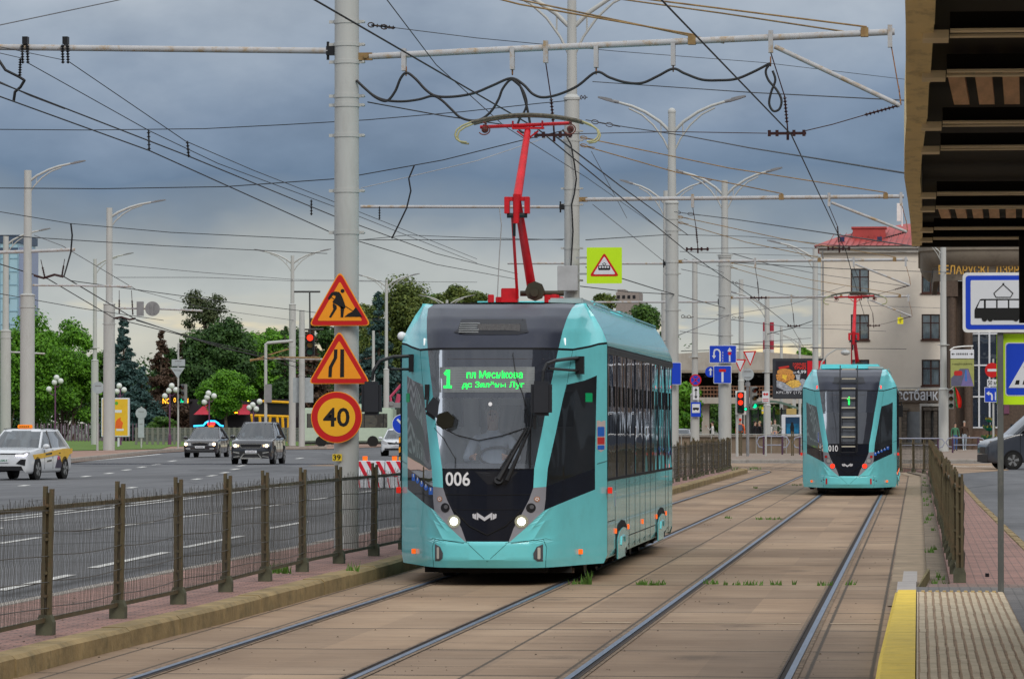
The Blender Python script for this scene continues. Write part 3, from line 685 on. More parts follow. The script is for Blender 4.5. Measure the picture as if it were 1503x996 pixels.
def make_person(T, J, r, shirt, trousers, skin=SKIN, hair=HAIRD, belt=None, name='body', shoe=None):
    pass
def build_tram(label, ox, oy, rear=False, number='006'):
    """oy = world Y of the end that faces the camera"""
    T = thing('tram', label, 'tram', (ox, oy, 0), group=None)
    L = 16.0
    mats = {'T': (TURQ, 'nose_panel'), 'K': (GLOSSB, 'black_panel'), 'G': (LIGHTG, 'light_panel'), 'B': (GLOSSB, 'window_trim'), 'S': (GSIDE, 'corner_window'),
            'W': (GCLEAR, 'windscreen'), 'M': (GMASK, 'windscreen_mask'), 'X': (GAPM, 'panel_gap'), 'R': (ROOFD, 'roof_fairing')}
    parts = {}
    for end in (0, 1):
        groups = {}
        for i in range(len(FH) - 1):
            for c in range(len(FH[0]) - 1):
                k = cellmat(min(i // NS, len(ROWS) - 2), c // NS)
                for sg in (-1, 1):
                    key = (k, ('L' if sg < 0 else 'R') if k in 'GBS' else '')
                    groups.setdefault(key, []).append([Vector((sg * p.x, p.y, p.z)) for p in (FH[i][c], FH[i][c + 1], FH[i + 1][c + 1], FH[i + 1][c])])
        for (k, sd), cells in groups.items():
            mb = MB()
            for c in cells:
                q = [Vector(p) for p in c]
                if end: q = [Vector((p.x, L - p.y, p.z)) for p in q]
                mb.add(q, [(0, 1, 2), (0, 2, 3)])
            mm, nm = mats[k]
            if k == 'W' and (rear or end): mm = glass('rear_glass', (.5, .5, .52), .35, (.035, .037, .05), .05, .03, 2)
            o = mb.build(nm, mm, T, smooth=32, merge=True, recalc=False)
            parts[(k, sd, end)] = o
    # body shell
    hw = 1.183
    y0, y1 = 1.85, L - 1.85
    sec = [(1.0, .22), (hw - .03, .24), (hw, .33), (hw, 1.15)]
    for s in (-1, 1):
        mb = MB()
        mb.grid([[(s * x, y, z) for x, z in sec] for y in np.linspace(y0, y1, 14)])
        mb.grid([[(s * x, y, z) for x, z in [(hw, 2.66), (hw, 2.70), (1.12, 2.86), (1.03, 3.02), (.945, 3.155), (.5, 3.17), (0, 3.175)]] for y in np.linspace(y0, y1, 14)])
        mb.build('side_panel', TURQ, T, smooth=30)
        mb = MB(); mb.box(s * hw - .012, s * hw + .012, y0 + .02, y1 - .02, 2.585, 2.655)
        o = mb.build('vent_strip', mat('vent_strip', (.05, .055, .06), .5), T)
        mb = MB()
        for k in range(60): y = y0 + .1 + k * .2; mb.box(s * hw - .02, s * hw + .014, y, y + .12, 2.60, 2.64)
        mb.build('louvre', BLACKM, o)
        mb = MB(); mb.box(s * hw - .02, s * hw + .004, y0, y1, 1.13, 1.16); mb.box(s * hw - .02, s * hw + .003, y0, y1, 2.66, 2.672); mb.build('window_rail', GAPM, T)
        # windows
        nW = 8; ww = (y1 - y0 - .1) / nW
        for k in range(nW):
            a = y0 + .05 + k * ww
            mb = MB(); mb.box(s * (hw - .012) - .006, s * (hw - .012) + .006, a + .012, a + ww - .012, 1.16, 2.585)
            o = mb.build('side_window', GBODY, T)
            mb = MB(); yy = a + ww * .25; mb.box(s * hw - .006, s * hw + .006, yy, yy + .05, 1.98, 2.22); mb.box(s * hw - .006, s * hw + .006, yy + .7, yy + .74, 1.98, 2.22); mb.build('window_latch', GAPM, o)
            mb = MB(); mb.box(s * hw - .02, s * hw + .002, a - .012, a + .012, 1.16, 2.585); mb.build('window_post', GLOSSB, T)
        # seams of the skirt panels
        mb = MB()
        for yy in (3.05, 4.9, 5.35, 6.4, 7.3, 8.3, 9.3, 10.4, 12.55, 13.2): mb.box(s * hw - .006, s * hw + .0025, yy, yy + .012, .27, 1.14)
        mb.box(s * hw - .006, s * hw + .0025, 5.3, 10.4, .415, .425)
        mb.box(s * hw - .006, s * hw + .0025, 1.9, 3.05, .66, .668)
        mb.build('seam', GAPM, T)
        for ya in (3.1, 10.55):
            arch = [(ya + .05, .22), (ya + .05, .50), (ya + .35, .60), (ya + .9, .64), (ya + 1.45, .62), (ya + 1.85, .54), (ya + 1.85, .22)]
            mb = MB(); mb.prism(arch, s * hw - .004, s * hw + .004, 'x'); mb.build('wheel_arch', GAPM, T)
            mb = MB(); cov = [(ya + .12, .19), (ya + .10, .43), (ya + .4, .52), (ya + .95, .56), (ya + 1.45, .54), (ya + 1.72, .45), (ya + 1.70, .30), (ya + 1.3, .28), (ya + 1.3, .19)]
            mb.prism(cov, s * (hw + .006), s * (hw + .022), 'x'); o = mb.build('wheel_cover', TURQ, T, bevel=.008, smooth=40)
            mb = MB(); mb.tube([(s * (hw + .024), ya + .55, .35), (s * (hw + .026), ya + .62, .44), (s * (hw + .026), ya + 1.1, .45), (s * (hw + .024), ya + 1.2, .38)], .012, 6); mb.build('cover_rib', TURQ, o)
            for yy in (ya - .06, ya + 2.0):
                mb = MB(); mb.box(s * hw - .01, s * hw + .018, yy, yy + .05, .50, .56); mb.build('side_reflector', ORANGE, T, bevel=.004)
        mb = MB(); mb.box(s * hw - .01, s * hw + .018, 7.7, 7.75, .50, .56); mb.build('side_reflector', ORANGE, T)
        # bogies
        for yb in (3.9, 11.4):
            mb = MB(); mb.box(s * .75 - .25, s * .75 + .25, yb - 1.1, yb + 1.1, .2, .42)
            for yy in (yb - .85, yb + .85):
                mb.box(s * .98 - .05, s * .98 + .05, yy - .12, yy + .12, .12, .3)
                mb.tube([(s * 1.03, yy - .3, .2), (s * 1.03, yy + .3, .2)], .05, 8)
            o = mb.build('bogie', UNDER, T)
            for yy in (yb - .85, yb + .85):
                mb = MB(); mb.tube([(s * .70, yy, .305), (s * .83, yy, .305)], .30, 24); mb.build('wheel', DKSTEEL, o)
    mb = MB(); mb.box(-1.0, 1.0, 2.0, L - 2.0, .24, .34); mb.box(-.6, .6, .5, 2.0, .13, .22); mb.box(-.8, .85, .9, 1.0, .12, .2); mb.box(-.9, .9, 5.5, 9.8, .14, .3); mb.build('underframe', UNDER, T)
    mb = MB(); mb.box(.2, .86, 1.15, 1.18, .11, .165); mb.build('lifeguard_bar', mat('worn_wood_bar', (.16, .11, .08), .8), T)
    # roof gear
    for a in ((5.6, 10.2) if not rear else (2.6, 6.2)): mb = MB(); mb.box(-.75, .75, a, a + 2.5, 3.16, 3.30); mb.build('roof_unit', TURQ, T, bevel=.03)
    mb = MB(); mb.box(.45, .85, 2.5, 5.2, 3.16, 3.24); mb.build('roof_unit', mat('roof_unit_grey', (.35, .38, .38), .6), T, bevel=.02)
    mb = MB()
    mb.tube([(.975, 2.6, 3.17), (.975, 13.6, 3.17)], .012, 6); mb.build('roof_rail', TURQ, T)
    # ---------- details of the end facing the camera
    wall = MB()
    wall.box(-1.12, 1.12, 2.3, 2.34, .4, 2.6); wall.box(-1.1, 1.1, 1.9, 2.3, .60, .66); wall.box(-.5, .5, .5, 1.9, .60, .66); wall.box(-1.1, 1.1, 1.95, 2.3, 2.56, 2.6)
    wall.build('cab_partition', INTERIOR, T)
    mb = MB()      # roof fairing air scoop
    drape(mb, [(-.42, 2.80), (-.38, 2.83), (-.36, 2.95), (.36, 2.95), (.40, 2.83), (.42, 2.80), (.30, 2.77), (-.30, 2.77)], .006)
    o = mb.build('air_scoop', mat('scoop_dark', (.012, .013, .018), .4), T)
    if not rear:
        mb = MB()
        for k in range(5): z = 2.795 + k * .025; mb.box(-.36, -.14, surf_at(.3, z) - .02, surf_at(.3, z), z, z + .012)
        mb.build('louvre', STEEL, o)
        mb = MB(); mb.box(-.15, .32, surf_at(.1, 2.83) - .018, surf_at(.1, 2.86) - .002, 2.805, 2.89)
        mb.build('grille', mat('mesh_grey', (.12, .12, .125), .8, var=.6, vs=150), o)
    mb = MB(); seg_line(mb, [(-.70, 2.50), (0, 2.50), (.70, 2.50)], .006); mb.build('seam', mat('seam_brown', (.06, .045, .045), .5), T)
    mb = MB()
    for s in (-1, 1):
        seg_line(mb, [(s * .66, .50), (s * .60, .60), (s * .27, .475)] if 0 else [(s * .62, .20), (s * .635, .42), (s * .60, .515), (s * .26, .47)], .007)
        seg_line(mb, [(s * .24, .49), (s * 0.0, .27)], .006)
    seg_line(mb, [(-.60, .515), (-.2, .475)], .006); seg_line(mb, [(.60, .515), (.2, .475)], .006)
    for s in (-1, 1): seg_line(mb, [(s * .86, 2.6), (s * .812, 2.24), (s * .775, 2.05)], .007); seg_line(mb, [(s * 1.09, 1.33), (s * 1.178, 1.36)], .010)
    mb.build('seam', mat('seam_teal', (.02, .10, .10), .6), T)
    mb = MB()
    seg_line(mb, [(-.47, 1.005), (0, 1.0), (.47, 1.005)], .010); seg_line(mb, [(-.38, .84), (.38, .84)], .008)
    seg_line(mb, [(-.38, .84), (-.2, .66), (0, .56), (.2, .66), (.38, .84)], .018)
    seg_line(mb, [(-.505, 1.285), (.505, 1.285)], .014)
    mb.build('seam', GAPM, T)
    mb = MB()
    # stylised metal emblem: interlaced M with stepped wings
    for s in (-1, 1):
        drape(mb, [(s * x - .03, z) for x, z in ((0, .755), (.045, .785), (.045, .745), (0, .715))], .008)
        drape(mb, [(s * x - .03, z) for x, z in ((.045, .785), (.085, .81), (.085, .735), (.07, .725), (.07, .76), (.045, .745))], .008)
        drape(mb, [(s * x - .03, z) for x, z in ((.09, .80), (.115, .785), (.115, .80), (.135, .79), (.13, .75), (.09, .73))], .008)
    mb.build('emblem', mat('emblem_silver', (.62, .62, .66), .3, metal=.3), T)
    mb = MB(); drape_text(mb, number, -.47 if not rear else -.50, 1.10, .28 if not rear else .24, .155, .008, True); mb.build('fleet_number', WHITEM, T)
    if not rear:
        mb = MB(); drape(mb, [(-.14, 1.26), (.34, 1.26), (.20, 1.12), (0, 1.12)], .004); mb.build('wiper_recess', mat('recess', (.02, .021, .026), .2), T)
    for s in (-1, 1):
        if not rear:
            p = (s * .375, .71); q = (s * .475, .86); r3 = (s * .54, .955)
            for (cx, cz), rr, mm, nm in ((p, .075, mat('lamp_ring', (.55, .55, .45), .2, metal=.6), 'headlight'), (q, .052, BLACKM, 'headlight'), (r3, .030, mat('indicator_amber', (.45, .2, .1), .3), 'indicator')):
                mb = MB(); drape(mb, circ(cx, cz, rr, 20), .006); o = mb.build(nm, mm, T)
                mb = MB()
                if nm == 'headlight' and rr > .06: drape(mb, circ(cx, cz, rr * .55, 16), .012); mb.build('lamp_bulb', HEADGLOW, o)
                elif nm == 'headlight': drape(mb, circ(cx + .01, cz + .01, rr * .45, 12), .012); mb.build('lens', mat('lens_grey', (.10, .10, .11), .1), o)
                else:
                    for k in range(6): drape(mb, circ(cx + .015 * math.cos(k), cz + .015 * math.sin(k), .007, 6), .011)
                    mb.build('lens', WHITEM, o)
            mb = MB(); drape(mb, [(s * x, z) for x, z in ((.60, .27), (.545, .27), (.505, .30), (.50, .36), (.535, .43), (.60, .46))], .006); o = mb.build('fog_lamp', mat('fog_bezel', (.08, .08, .09), .4), T)
            mb = MB(); drape(mb, rrect(*sorted((s * .545, s * .575)), .295, .425, .012), .014); mb.build('lens', mat('fog_lens', (.5, .47, .42), .2), o)
            mb = MB(); drape(mb, rrect(*sorted((s * .775, s * .765)), 2.68, 2.76, .004), .008); mb.cur = 0
            mb = MB(); mb.cb((s * .79, surf_at(.79, 2.70) - .01, 2.70), .02, .012, .08); mb.build('marker_lamp', mat('marker_white', (.8, .8, .8), .3, emit=.6), T, bevel=.003)
        else:
            for (cx, cz), rr, mm in (((s * .40, .74), .058, REDGLOW), ((s * .50, .87), .055, mat('rear_lens', (.3, .3, .3), .2)), ((s * .56, .97), .03, REDL)):
                mb = MB(); drape(mb, circ(cx, cz, rr * 1.25, 16), .006); o = mb.build('tail_light', mat('lamp_bezel', (.12, .12, .13), .4), T)
                mb = MB(); drape(mb, circ(cx, cz, rr, 16), .011); mb.build('lens', mm, o)
            mb = MB(); drape(mb, rrect(*sorted((s * .53, s * .57)), .29, .43, .015), .008); mb.build('reflector', REDL, T)
            mb = MB(); mb.cb((s * .79, surf_at(.79, 2.70) - .01, 2.70), .04, .012, .08); mb.build('marker_lamp', REDGLOW, T, bevel=.003)
            mb = MB()
            for k in range(2): drape(mb, circ(s * (.62 + k * .06), .40 - k * .03, .016, 8), .008)
            mb.build('socket', BLACKM, T)
        mb = MB(); x = s * .94; mb.cb((x, gY(.94) - .05, .35), .055, .03, .055); mb.build('corner_reflector', ORANGE, T, bevel=.004)
        mb = MB(); x = s * 1.19; mb.box(*sorted((x, x + s * .05)), 1.80, 1.86, .99, 1.06); mb.build('side_marker', mat('side_marker_red', (.6, .02, .01), .3, emit=.5), T, bevel=.004)
    # door/route stickers
    mb = MB()
    ss = -1 if not rear else 1
    for k in range(5):
        x = ss * (.66 + k * .075); z = 1.02 + .035 * k + .02
        drape(mb, circ(x, z, .032, 12) if k % 4 else rrect(x - .03, x + .03, z - .04, z + .04, .004), .006)
    o = mb.build('access_sticker', mat('sticker_blue', (.02, .14, .62), .4), T)
    mb = MB()
    for k in range(5): x = ss * (.66 + k * .075); z = 1.04 + .035 * k + .02; drape(mb, rrect(x - .008, x + .008, z - .018, z + .018, .003), .009)
    mb.build('sticker_symbol', WHITEM, o)
    if not rear:
        # destination display behind the upper mask, set proud of the dark glass
        mb = MB(); x0, x1, z0, z1 = -.56, .50, 2.13, 2.41
        drape_rows = []
        for z in np.linspace(z0, z1, 4): drape_rows.append([(x, surf_at(x, z) - .006, z) for x in np.linspace(x0, x1, 14)])
        mb.grid(drape_rows); D = mb.build('route_display', DISPG, T)
        mb = MB()
        for k in range(15):
            z = z0 + .012 + k * .0185
            mb.tube([(x, surf_at(x, z) - .006, z) for x in np.linspace(x0, x1, 12)], .0022, 4)
        mb.build('display_line', DISPL, D)
        def dot_text(mb, s, x0, z0, wd, ht, cols, rows):
            vs, fs = text_mesh(s, True)
            ax = min(v.x for v in vs); bx = max(v.x for v in vs); ay = min(v.y for v in vs); by = max(v.y for v in vs)
            tris = [[(((vs[i].x - ax) / (bx - ax)), ((vs[i].y - ay) / (by - ay))) for i in f] for f in fs]
            hit = set()
            polys = []
            for t in tris:
                if abs((t[1][0] - t[0][0]) * (t[2][1] - t[0][1]) - (t[2][0] - t[0][0]) * (t[1][1] - t[0][1])) < 1e-7: continue
                polys.append((min(p[0] for p in t), max(p[0] for p in t), min(p[1] for p in t), max(p[1] for p in t), t))
            for r in range(rows):
                for c in range(cols):
                    u = (c + .5) / cols; v = (r + .5) / rows
                    for a, b, c_, d, t in polys:
                        if a <= u <= b and c_ <= v <= d:
                            sg = [((t[(k + 1) % len(t)][0] - t[k][0]) * (v - t[k][1]) - (t[(k + 1) % len(t)][1] - t[k][1]) * (u - t[k][0])) for k in range(len(t))]
                            if all(q >= 0 for q in sg) or all(q <= 0 for q in sg): hit.add((r, c)); break
            for r, c in hit:
                x = x0 + (c + .5) / cols * wd; z = z0 + (r + .5) / rows * ht; e = wd / cols * .5; h = ht / rows * .36
                y = surf_at(x, z) - .011
                mb.add([(x - e, y, z - h), (x + e, y, z - h), (x + e, y, z + h), (x - e, y, z + h)], [(0, 1, 2, 3)])
        mb = MB()
        for r in range(13):
            for c in range(8):
                if 3 <= c <= 5 or r < 2 or (r >= 9 and c == r - 10 + 0) or (r in (9, 10) and c in (1, 2)): z = 2.175 + (r + .5) * .0158; x = -.51 + c * .012; y = surf_at(x, z) - .011; mb.add([(x, y, z - .006), (x + .011, y, z - .006), (x + .011, y, z + .006), (x, y, z + .006)], [(0, 1, 2, 3)])
        dot_text(mb, 'пл Мяснікова', -.25, 2.285, .62, .085, 84, 9)
        dot_text(mb, 'дс Зялёны Луг', -.30, 2.165, .69, .085, 88, 9)
        mb.build('led_text', GREENLED, D)
        # wipers
        mb = MB()
        base = Vector((.13, surf_at(.13, 1.2) - .05, 1.17)); tip = Vector((.44, surf_at(.44, 1.72) - .05, 1.74))
        mb.tube([base, base + Vector((0, .04, -.02))], .05, 10)
        mb.tube([base, base.lerp(tip, .3), tip], [.035, .028, .012], 8)
        b2 = base + Vector((.09, 0, -.01)); mb.tube([b2, tip + Vector((.04, 0, .02))], [.028, .010], 8)
        mb.tube([base + Vector((.02, -.02, .12)), tip + Vector((-.02, 0, 0))], .008, 6)
        mb.tube([(.47, surf_at(.47, 1.3) - .03, 1.3), (.47, surf_at(.47, 1.7) - .05, 1.75), (.50, surf_at(.5, 2.1) - .03, 2.08)], .010, 6)
        mb.build('wiper', BLACKM, T)
        mb = MB()      # blade cable lines on the glass
        mb.tube([(x, surf_at(x, z) - .03, z) for x, z in ((-.60, 1.78), (-.35, 1.66), (-.1, 1.60), (.15, 1.65), (.42, 1.74))], .006, 5)
        mb.tube([(x, surf_at(x, z) - .012, z) for x, z in ((-.62, 1.74), (-.50, 1.62), (-.36, 1.40), (-.36, 1.30))], .004, 5)
        mb.tube([(x, surf_at(x, z) - .012, z) for x, z in ((.33, 2.95), (.26, 2.55), (.30, 2.3), (.38, 2.1), (.43, 1.9), (.44, 1.75))], .005, 5)
        mb.build('cable', BLACKM, T)
        mb = MB(); drape(mb, circ(0.02, 2.0, .022, 12), .006); mb.build('camera_ring', WHITEM, T)
        # dashboard, seat, steering wheel
        mb = MB(); mb.box(-.56, .56, .30, 1.0, 1.05, 1.34); mb.build('dashboard', mat('dashboard', (.10, .105, .12), .6), T, bevel=.05)
        mb = MB(); mb.box(-.26, .26, 1.72, 1.86, 1.0, 2.0); mb.box(-.28, .28, 1.25, 1.8, .95, 1.08); mb.build('driver_seat', INTDARK, T, bevel=.05)
        mb = MB(); mb.tube([(.2 * math.cos(a), 1.05 + .04 * math.sin(a), 1.42 + .1 * math.sin(a)) for a in np.linspace(0, 6.28, 20)], .015, 6); mb.build('steering_wheel', BLACKM, T)
        mb = MB()
        for x in (-.62, -.2, .35, .66): mb.box(x - .14, x + .1, 2.28, 2.29, 1.75, 2.15)
        mb.build('cab_cabinet', mat('cabinet_dark', (.10, .11, .12), .6), T)
        # green sticker and city crest on the right corner
        mb = MB(); drape(mb, rrect(.98, 1.045, 2.03, 2.13, .004), .006); mb.build('exit_sticker', mat('sticker_green', (.0, .35, .12), .5), T)
        mb = MB(); drape(mb, rrect(-1.10, -1.04, 2.03, 2.13, .004), .006); mb.build('exit_sticker', mat('sticker_green', (.0, .35, .12), .5), T)
        mb = MB()
        cr = lambda x0, x1, z0, z1: [(x0, z0 + .04), ((x0 + x1) / 2, z0), (x1, z0 + .04), (x1, z1), (x0, z1)]
        drape(mb, cr(1.085, 1.165, 1.46, 1.82), .005); o = mb.build('city_crest', mat('crest_white', (.5, .42, .40), .5), T)
        mb = MB(); drape(mb, rrect(1.093, 1.157, 1.64, 1.75, .01), .009); drape(mb, rrect(1.093, 1.157, 1.49, 1.54, .01), .009); mb.build('crest_shield', mat('crest_blue', (.02, .12, .5), .5), o)
        mb = MB(); drape(mb, rrect(1.093, 1.157, 1.55, 1.63, .006), .009); mb.build('crest_band', mat('crest_red', (.5, .03, .03), .5), o)
        # little marks on the side
        mb = MB(); mb.box(hw + .001, hw + .005, 2.95, 3.1, .82, .98); mb.box(hw + .001, hw + .005, 3.0, 3.06, .98, 1.0); mb.build('side_notice', mat('notice_pink', (.30, .35, .40), .5), T)
    # mirrors
    def mirror(s, y0_, big=True):
        mb = MB()
        y = gY(1.02); x = s * 1.02; z = 2.42
        mb.box(*sorted((x - s * .02, x + s * .09)), y - .06, y + .02, z - .10, z + .12)
        mb.tube([(x, y - .03, z + .08), (x - s * .02, y - .30, z + .06), (x + s * .0, y - .52, z), (x + s * .0, y - .56, z - .14), (x, y - .56, z - .22)], .022, 8)
        mb.tube([(x, y - .03, z - .05), (x - s * .01, y - .30, z - .05), (x, y - .48, z - .03)], .016, 8)
        o = mb.build('mirror_arm', BLACKM, T)
        mb = MB(); mb.box(x - .115, x + .115, y - .62, y - .50, z - .62, z - .20); mb.build('mirror', mat('mirror_shell', (.02, .022, .028), .45), o, bevel=.03, smooth=40)
    if not rear:
        # big mirrors on swan-neck arms, seen 0.4 m out from the corners
        for s, mx, mzs in ((-1, -1.32, 0), (1, .73, 0)):
            mb = MB(); ax = s * 1.0; y = gY(.95) - .02
            ys = surf_at(ax, 2.45); z = 2.44 if s > 0 else 2.47
            if s < 0:
                bx = -1.0; mb.box(bx - .03, bx + .09, ys - .08, ys + .02, z - .10, z + .10)
                mb.tube([(bx, ys - .05, z + .08), (bx - .2, ys - .15, z + .07), (-1.34, ys - .25, z + .02), (mx - .08, ys - .28, z - .08), (mx - .10, ys - .28, z - .2)], .02, 8)
                mb.tube([(bx, ys - .05, z - .07), (bx - .22, ys - .18, z - .07), (-1.24, ys - .22, z - .05)], .015, 8)
                c = Vector((mx - .10, ys - .30, z - .40))
            else:
                bx = .92; ys = surf_at(bx, 2.45)
                mb.box(bx - .05, bx + .06, ys - .10, ys + .02, z - .10, z + .10)
                mb.tube([(bx, ys - .08, z + .08), (.86, .75, z + .07), (.74, .2, z + .04), (.66, -.02, z + .0), (.63, -.08, z - .08), (.62, -.10, z - .22)], .02, 8)
                mb.tube([(bx, ys - .08, z - .06), (.86, .7, z - .06), (.68, .0, z - .05)], .015, 8)
                c = Vector((.61, -.12, z - .38))
            o = mb.build('mirror_arm', BLACKM, T)
            mb = MB(); mb.box(c.x - .115, c.x + .115, c.y - .06, c.y + .06, c.z - .19, c.z + .19); mb.build('mirror', mat('mirror_shell', (.02, .022, .028), .45), o, bevel=.035, smooth=40)
            if s > 0:
                mb = MB(); mb.box(c.x - .09, c.x - .05, c.y - .01, c.y + .03, c.z - .33, c.z - .18); mb.build('sensor', BLACKM, o)
        # small mirror on the left pillar and round convex mirror
        mb = MB(); x = -.72; ys = surf_at(.72, 2.1)
        mb.box(x - .03, x + .02, ys - .06, ys + .01, 2.05, 2.22); mb.tube([(x, ys - .05, 2.08), (x, ys - .1, 1.95), (x + .06, ys - .2, 1.92)], .012, 6)
        o = mb.build('mirror_bracket', BLACKM, T)
        mb = MB(); k0 = len(mb.v); mb.box(-.11, .11, -.06, .06, -.12, .12); mb.xf(Matrix.Translation((x + .13, ys - .22, 1.95)) @ Matrix.Rotation(R_(35), 4, 'Y'), k0)
        mb.build('mirror', mat('mirror_shell', (.02, .022, .028), .45), o, bevel=.035, smooth=40)
        mb = MB(); hexa = [(x + .25 + .11 * math.cos(a + .3), 1.82 + .105 * math.sin(a + .3)) for a in [R_(60 * k) for k in range(6)]]
        mb.prism(hexa, surf_at(.45, 1.75) - .10, surf_at(.45, 1.75) - .06); mb.tube([(x + .13, ys - .2, 1.9), (x + .2, ys - .1, 1.8)], .012, 6)
        mb.build('convex_mirror', mat('mirror_dark', (.03, .028, .02), .08, metal=.3), T, bevel=.02, smooth=40)
        mb = MB(); mb.sphere((-1.19, 1.9, 2.79), .05, 10, 8); mb.tube([(-1.19, 1.9, 2.79), (-1.10, 1.9, 2.79)], .035, 8); mb.build('side_camera', WHITEM, T, smooth=60)
    else:
        mb = MB(); mb.box(1.18, 1.30, 12.6, 12.8, 1.98, 2.30); mb.tube([(1.18, 12.9, 2.35), (1.26, 12.7, 2.4), (1.26, 12.7, 2.3)], .02, 6); mb.build('mirror', BLACKM, T, bevel=.02)
        # ladder with wooden rungs
        mb = MB(); yb = -.03
        lean = [(z, (surf_at(.18, z) - .10)) for z in (1.10, 1.7, 2.1, 2.65)] + [(2.85, surf_at(.18, 2.85) - .16), (3.12, surf_at(.18, 2.97) - .10), (3.24, surf_at(.18, 2.97) + .1)]
        for x in (-.215, .215):
            mb.tube([(x, y, z) for z, y in lean], .016, 6); mb.tube([(x * .86, y - .05, z) for z, y in lean[:4]], .010, 6)
        for x in (-.215, .215):
            for z in (1.35, 1.9, 2.3, 2.6): mb.tube([(x, surf_at(.18, z) - .1, z), (x, surf_at(.18, z) + .01, z)], .012, 5)
        for k in range(9):
            z = 1.08 + k * .26; y = float(np.interp(z, [a for a, b in lean], [b for a, b in lean])); mb.tube([(-.21, y, z), (.21, y, z)], .009, 6)
        o = mb.build('ladder', BLACKM, T)
        for k in range(9):
            mb = MB(); z = 1.21 + k * .24; y = float(np.interp(z, [a for a, b in lean], [b for a, b in lean])); mb.box(-.17, .17, y - .03, y + .0, z, z + .03); mb.build('ladder_rung', mat('rung_wood', (.45, .42, .34), .7), o)
        mb = MB(); yn = surf_at(0, 2.3) - .07; mb.prism([(-.045 + a * .1, 2.26 + b * .2) for a, b in ((.38, 0), (.75, 0), (.75, 1), (.5, 1), (.1, .72), (.1, .52), (.38, .66))], yn, yn + .004); o = mb.build('route_number', GREENLED, T)
    # pantograph
    pb = 4.2 if not rear else 11.0
    Pn = MB(); Pn.box(-.42, .42, pb - .25, pb + .75, 3.17, 3.22)
    for x in (-.38, .38):
        for y in (pb - .2, pb + .7): Pn.tube([(x, y, 3.17), (x, y, 3.33)], .04, 8)
    Pn.box(-.30, -.10, pb + .2, pb + .36, 3.2, 3.42); Pn.box(.22, .40, pb + .25, pb + .42, 3.2, 3.34)
    PG = Pn.build('pantograph', REDP, T, bevel=.008)
    mb = MB(); mb.tube([(-.08, pb + .35, 3.36), (.45, pb + .35, 3.36)], .035, 10); mb.prism(circ(.12, 3.38, .12, 8), pb + .1, pb + .16); mb.prism(circ(.12, 3.36, .05, 10), pb + .05, pb + .1); mb.build('crank', mat('crank_black', (.04, .035, .02), .5), PG)
    kx, ky, kz = -.03, pb - .55, 4.46
    if not rear:
        hx, hz, hy = .01, 5.33, pb + .35
    else:
        hx, hz, hy = 0, 5.22, pb + .35; kz = 4.25
    mb = MB(); mb.tube([(.07, pb + .35, 3.36), (kx, ky, kz)], [.060, .045], 10); mb.build('lower_arm', REDP, PG, smooth=50)
    mb = MB(); mb.tube([(-.10, pb + .2, 3.30), (kx - .06, ky + .02, kz - .18)], .018, 8); mb.build('control_rod', REDP, PG)
    mb = MB(); mb.box(kx - .13, kx + .13, ky - .03, ky + .05, kz - .03, kz + .02)
    for s in (-1, 1): mb.box(kx + s * .12 - .03, kx + s * .12 + .03, ky - .05, ky + .07, kz - .18, kz + .02)
    mb.tube([(kx, ky - .03, kz + .05), (kx - .01, ky - .03, kz - .30)], [.05, .035], 8)
    mb.build('knee_joint', REDP, PG, bevel=.005)
    mb = MB(); mb.tube([(kx - .12, ky, kz - .2), (kx + .12, ky, kz - .2)], .03, 8); mb.tube([(kx - .03, ky - .05, kz - .3), (kx - .03, ky - .05, kz - .45)], .02, 6); mb.build('knee_fitting', BLACKM, PG)
    mb = MB(); mb.tube([(kx, ky, kz), (hx, hy, hz)], [.055, .04], 10); mb.tube([(hx - .13, hy, hz + .0), (hx, hy, hz - .1)], .012, 6); mb.tube([(hx + .13, hy, hz), (hx, hy, hz - .1)], .012, 6); mb.build('upper_arm', REDP, PG, smooth=50)
    mb = MB(); mb.tube([(hx - .58, hy, hz + .05), (hx + .52, hy, hz + .09)], .022, 8); mb.box(hx - .18, hx + .20, hy - .04, hy + .04, hz + .02, hz + .045)
    for x in (-.18, .18): mb.box(hx + x - .008, hx + x + .008, hy - .05, hy + .05, hz + .02, hz + .12)
    mb.build('head_bar', REDP, PG)
    def bow(dy):
        pts = []
        for k in range(21):
            u = -1 + 2 * k / 20; x = u * .67; pts.append((hx + x, hy + dy, hz + .19 - .09 * abs(u) ** 2.0))
        return pts
    mb = MB()
    for dy in (-.13, .13): mb.tube(bow(dy), .020, 8)
    mb.build('contact_strip', STRIPM, PG)
    for dy in (-.13, .13):
        for s in (-1, 1):
            z0 = hz + .08; mb = MB()
            mb.tube([(hx + s * x, hy + dy, z0 + z) for x, z in ((.60, .04), (.68, .02), (.78, -.02), (.85, -.07), (.872, -.13), (.855, -.18), (.815, -.21), (.76, -.22), (.73, -.222))], .012, 7); mb.build('end_horn', HORNM, PG, smooth=60)
    for s in (-1, 1):
        mb = MB(); x = hx + s * .52
        mb.sphere((x, hy, hz + .02), .045, 8, 6); mb.tube([(x, hy - .13, hz + .1), (x, hy + .13, hz + .1)], .012, 6)
        mb.tube([(x + .07 * math.cos(a), hy - .1, hz + .01 + .06 * math.sin(a)) for a in np.linspace(-2.6, 1.8, 12)], .008, 5); mb.build('spring_box', mat('spring_brown', (.16, .05, .04), .6, var=.5, vs=30), PG)
    return T, parts
tram1, tp = build_tram('turquoise tram with fleet number 006 and lit headlights coming towards the viewer', -4.71, 44.4)
tram2, tp2 = build_tram('turquoise tram numbered 010 seen from behind with a black ladder on its back', -1.71, 101.0, rear=True, number='010')
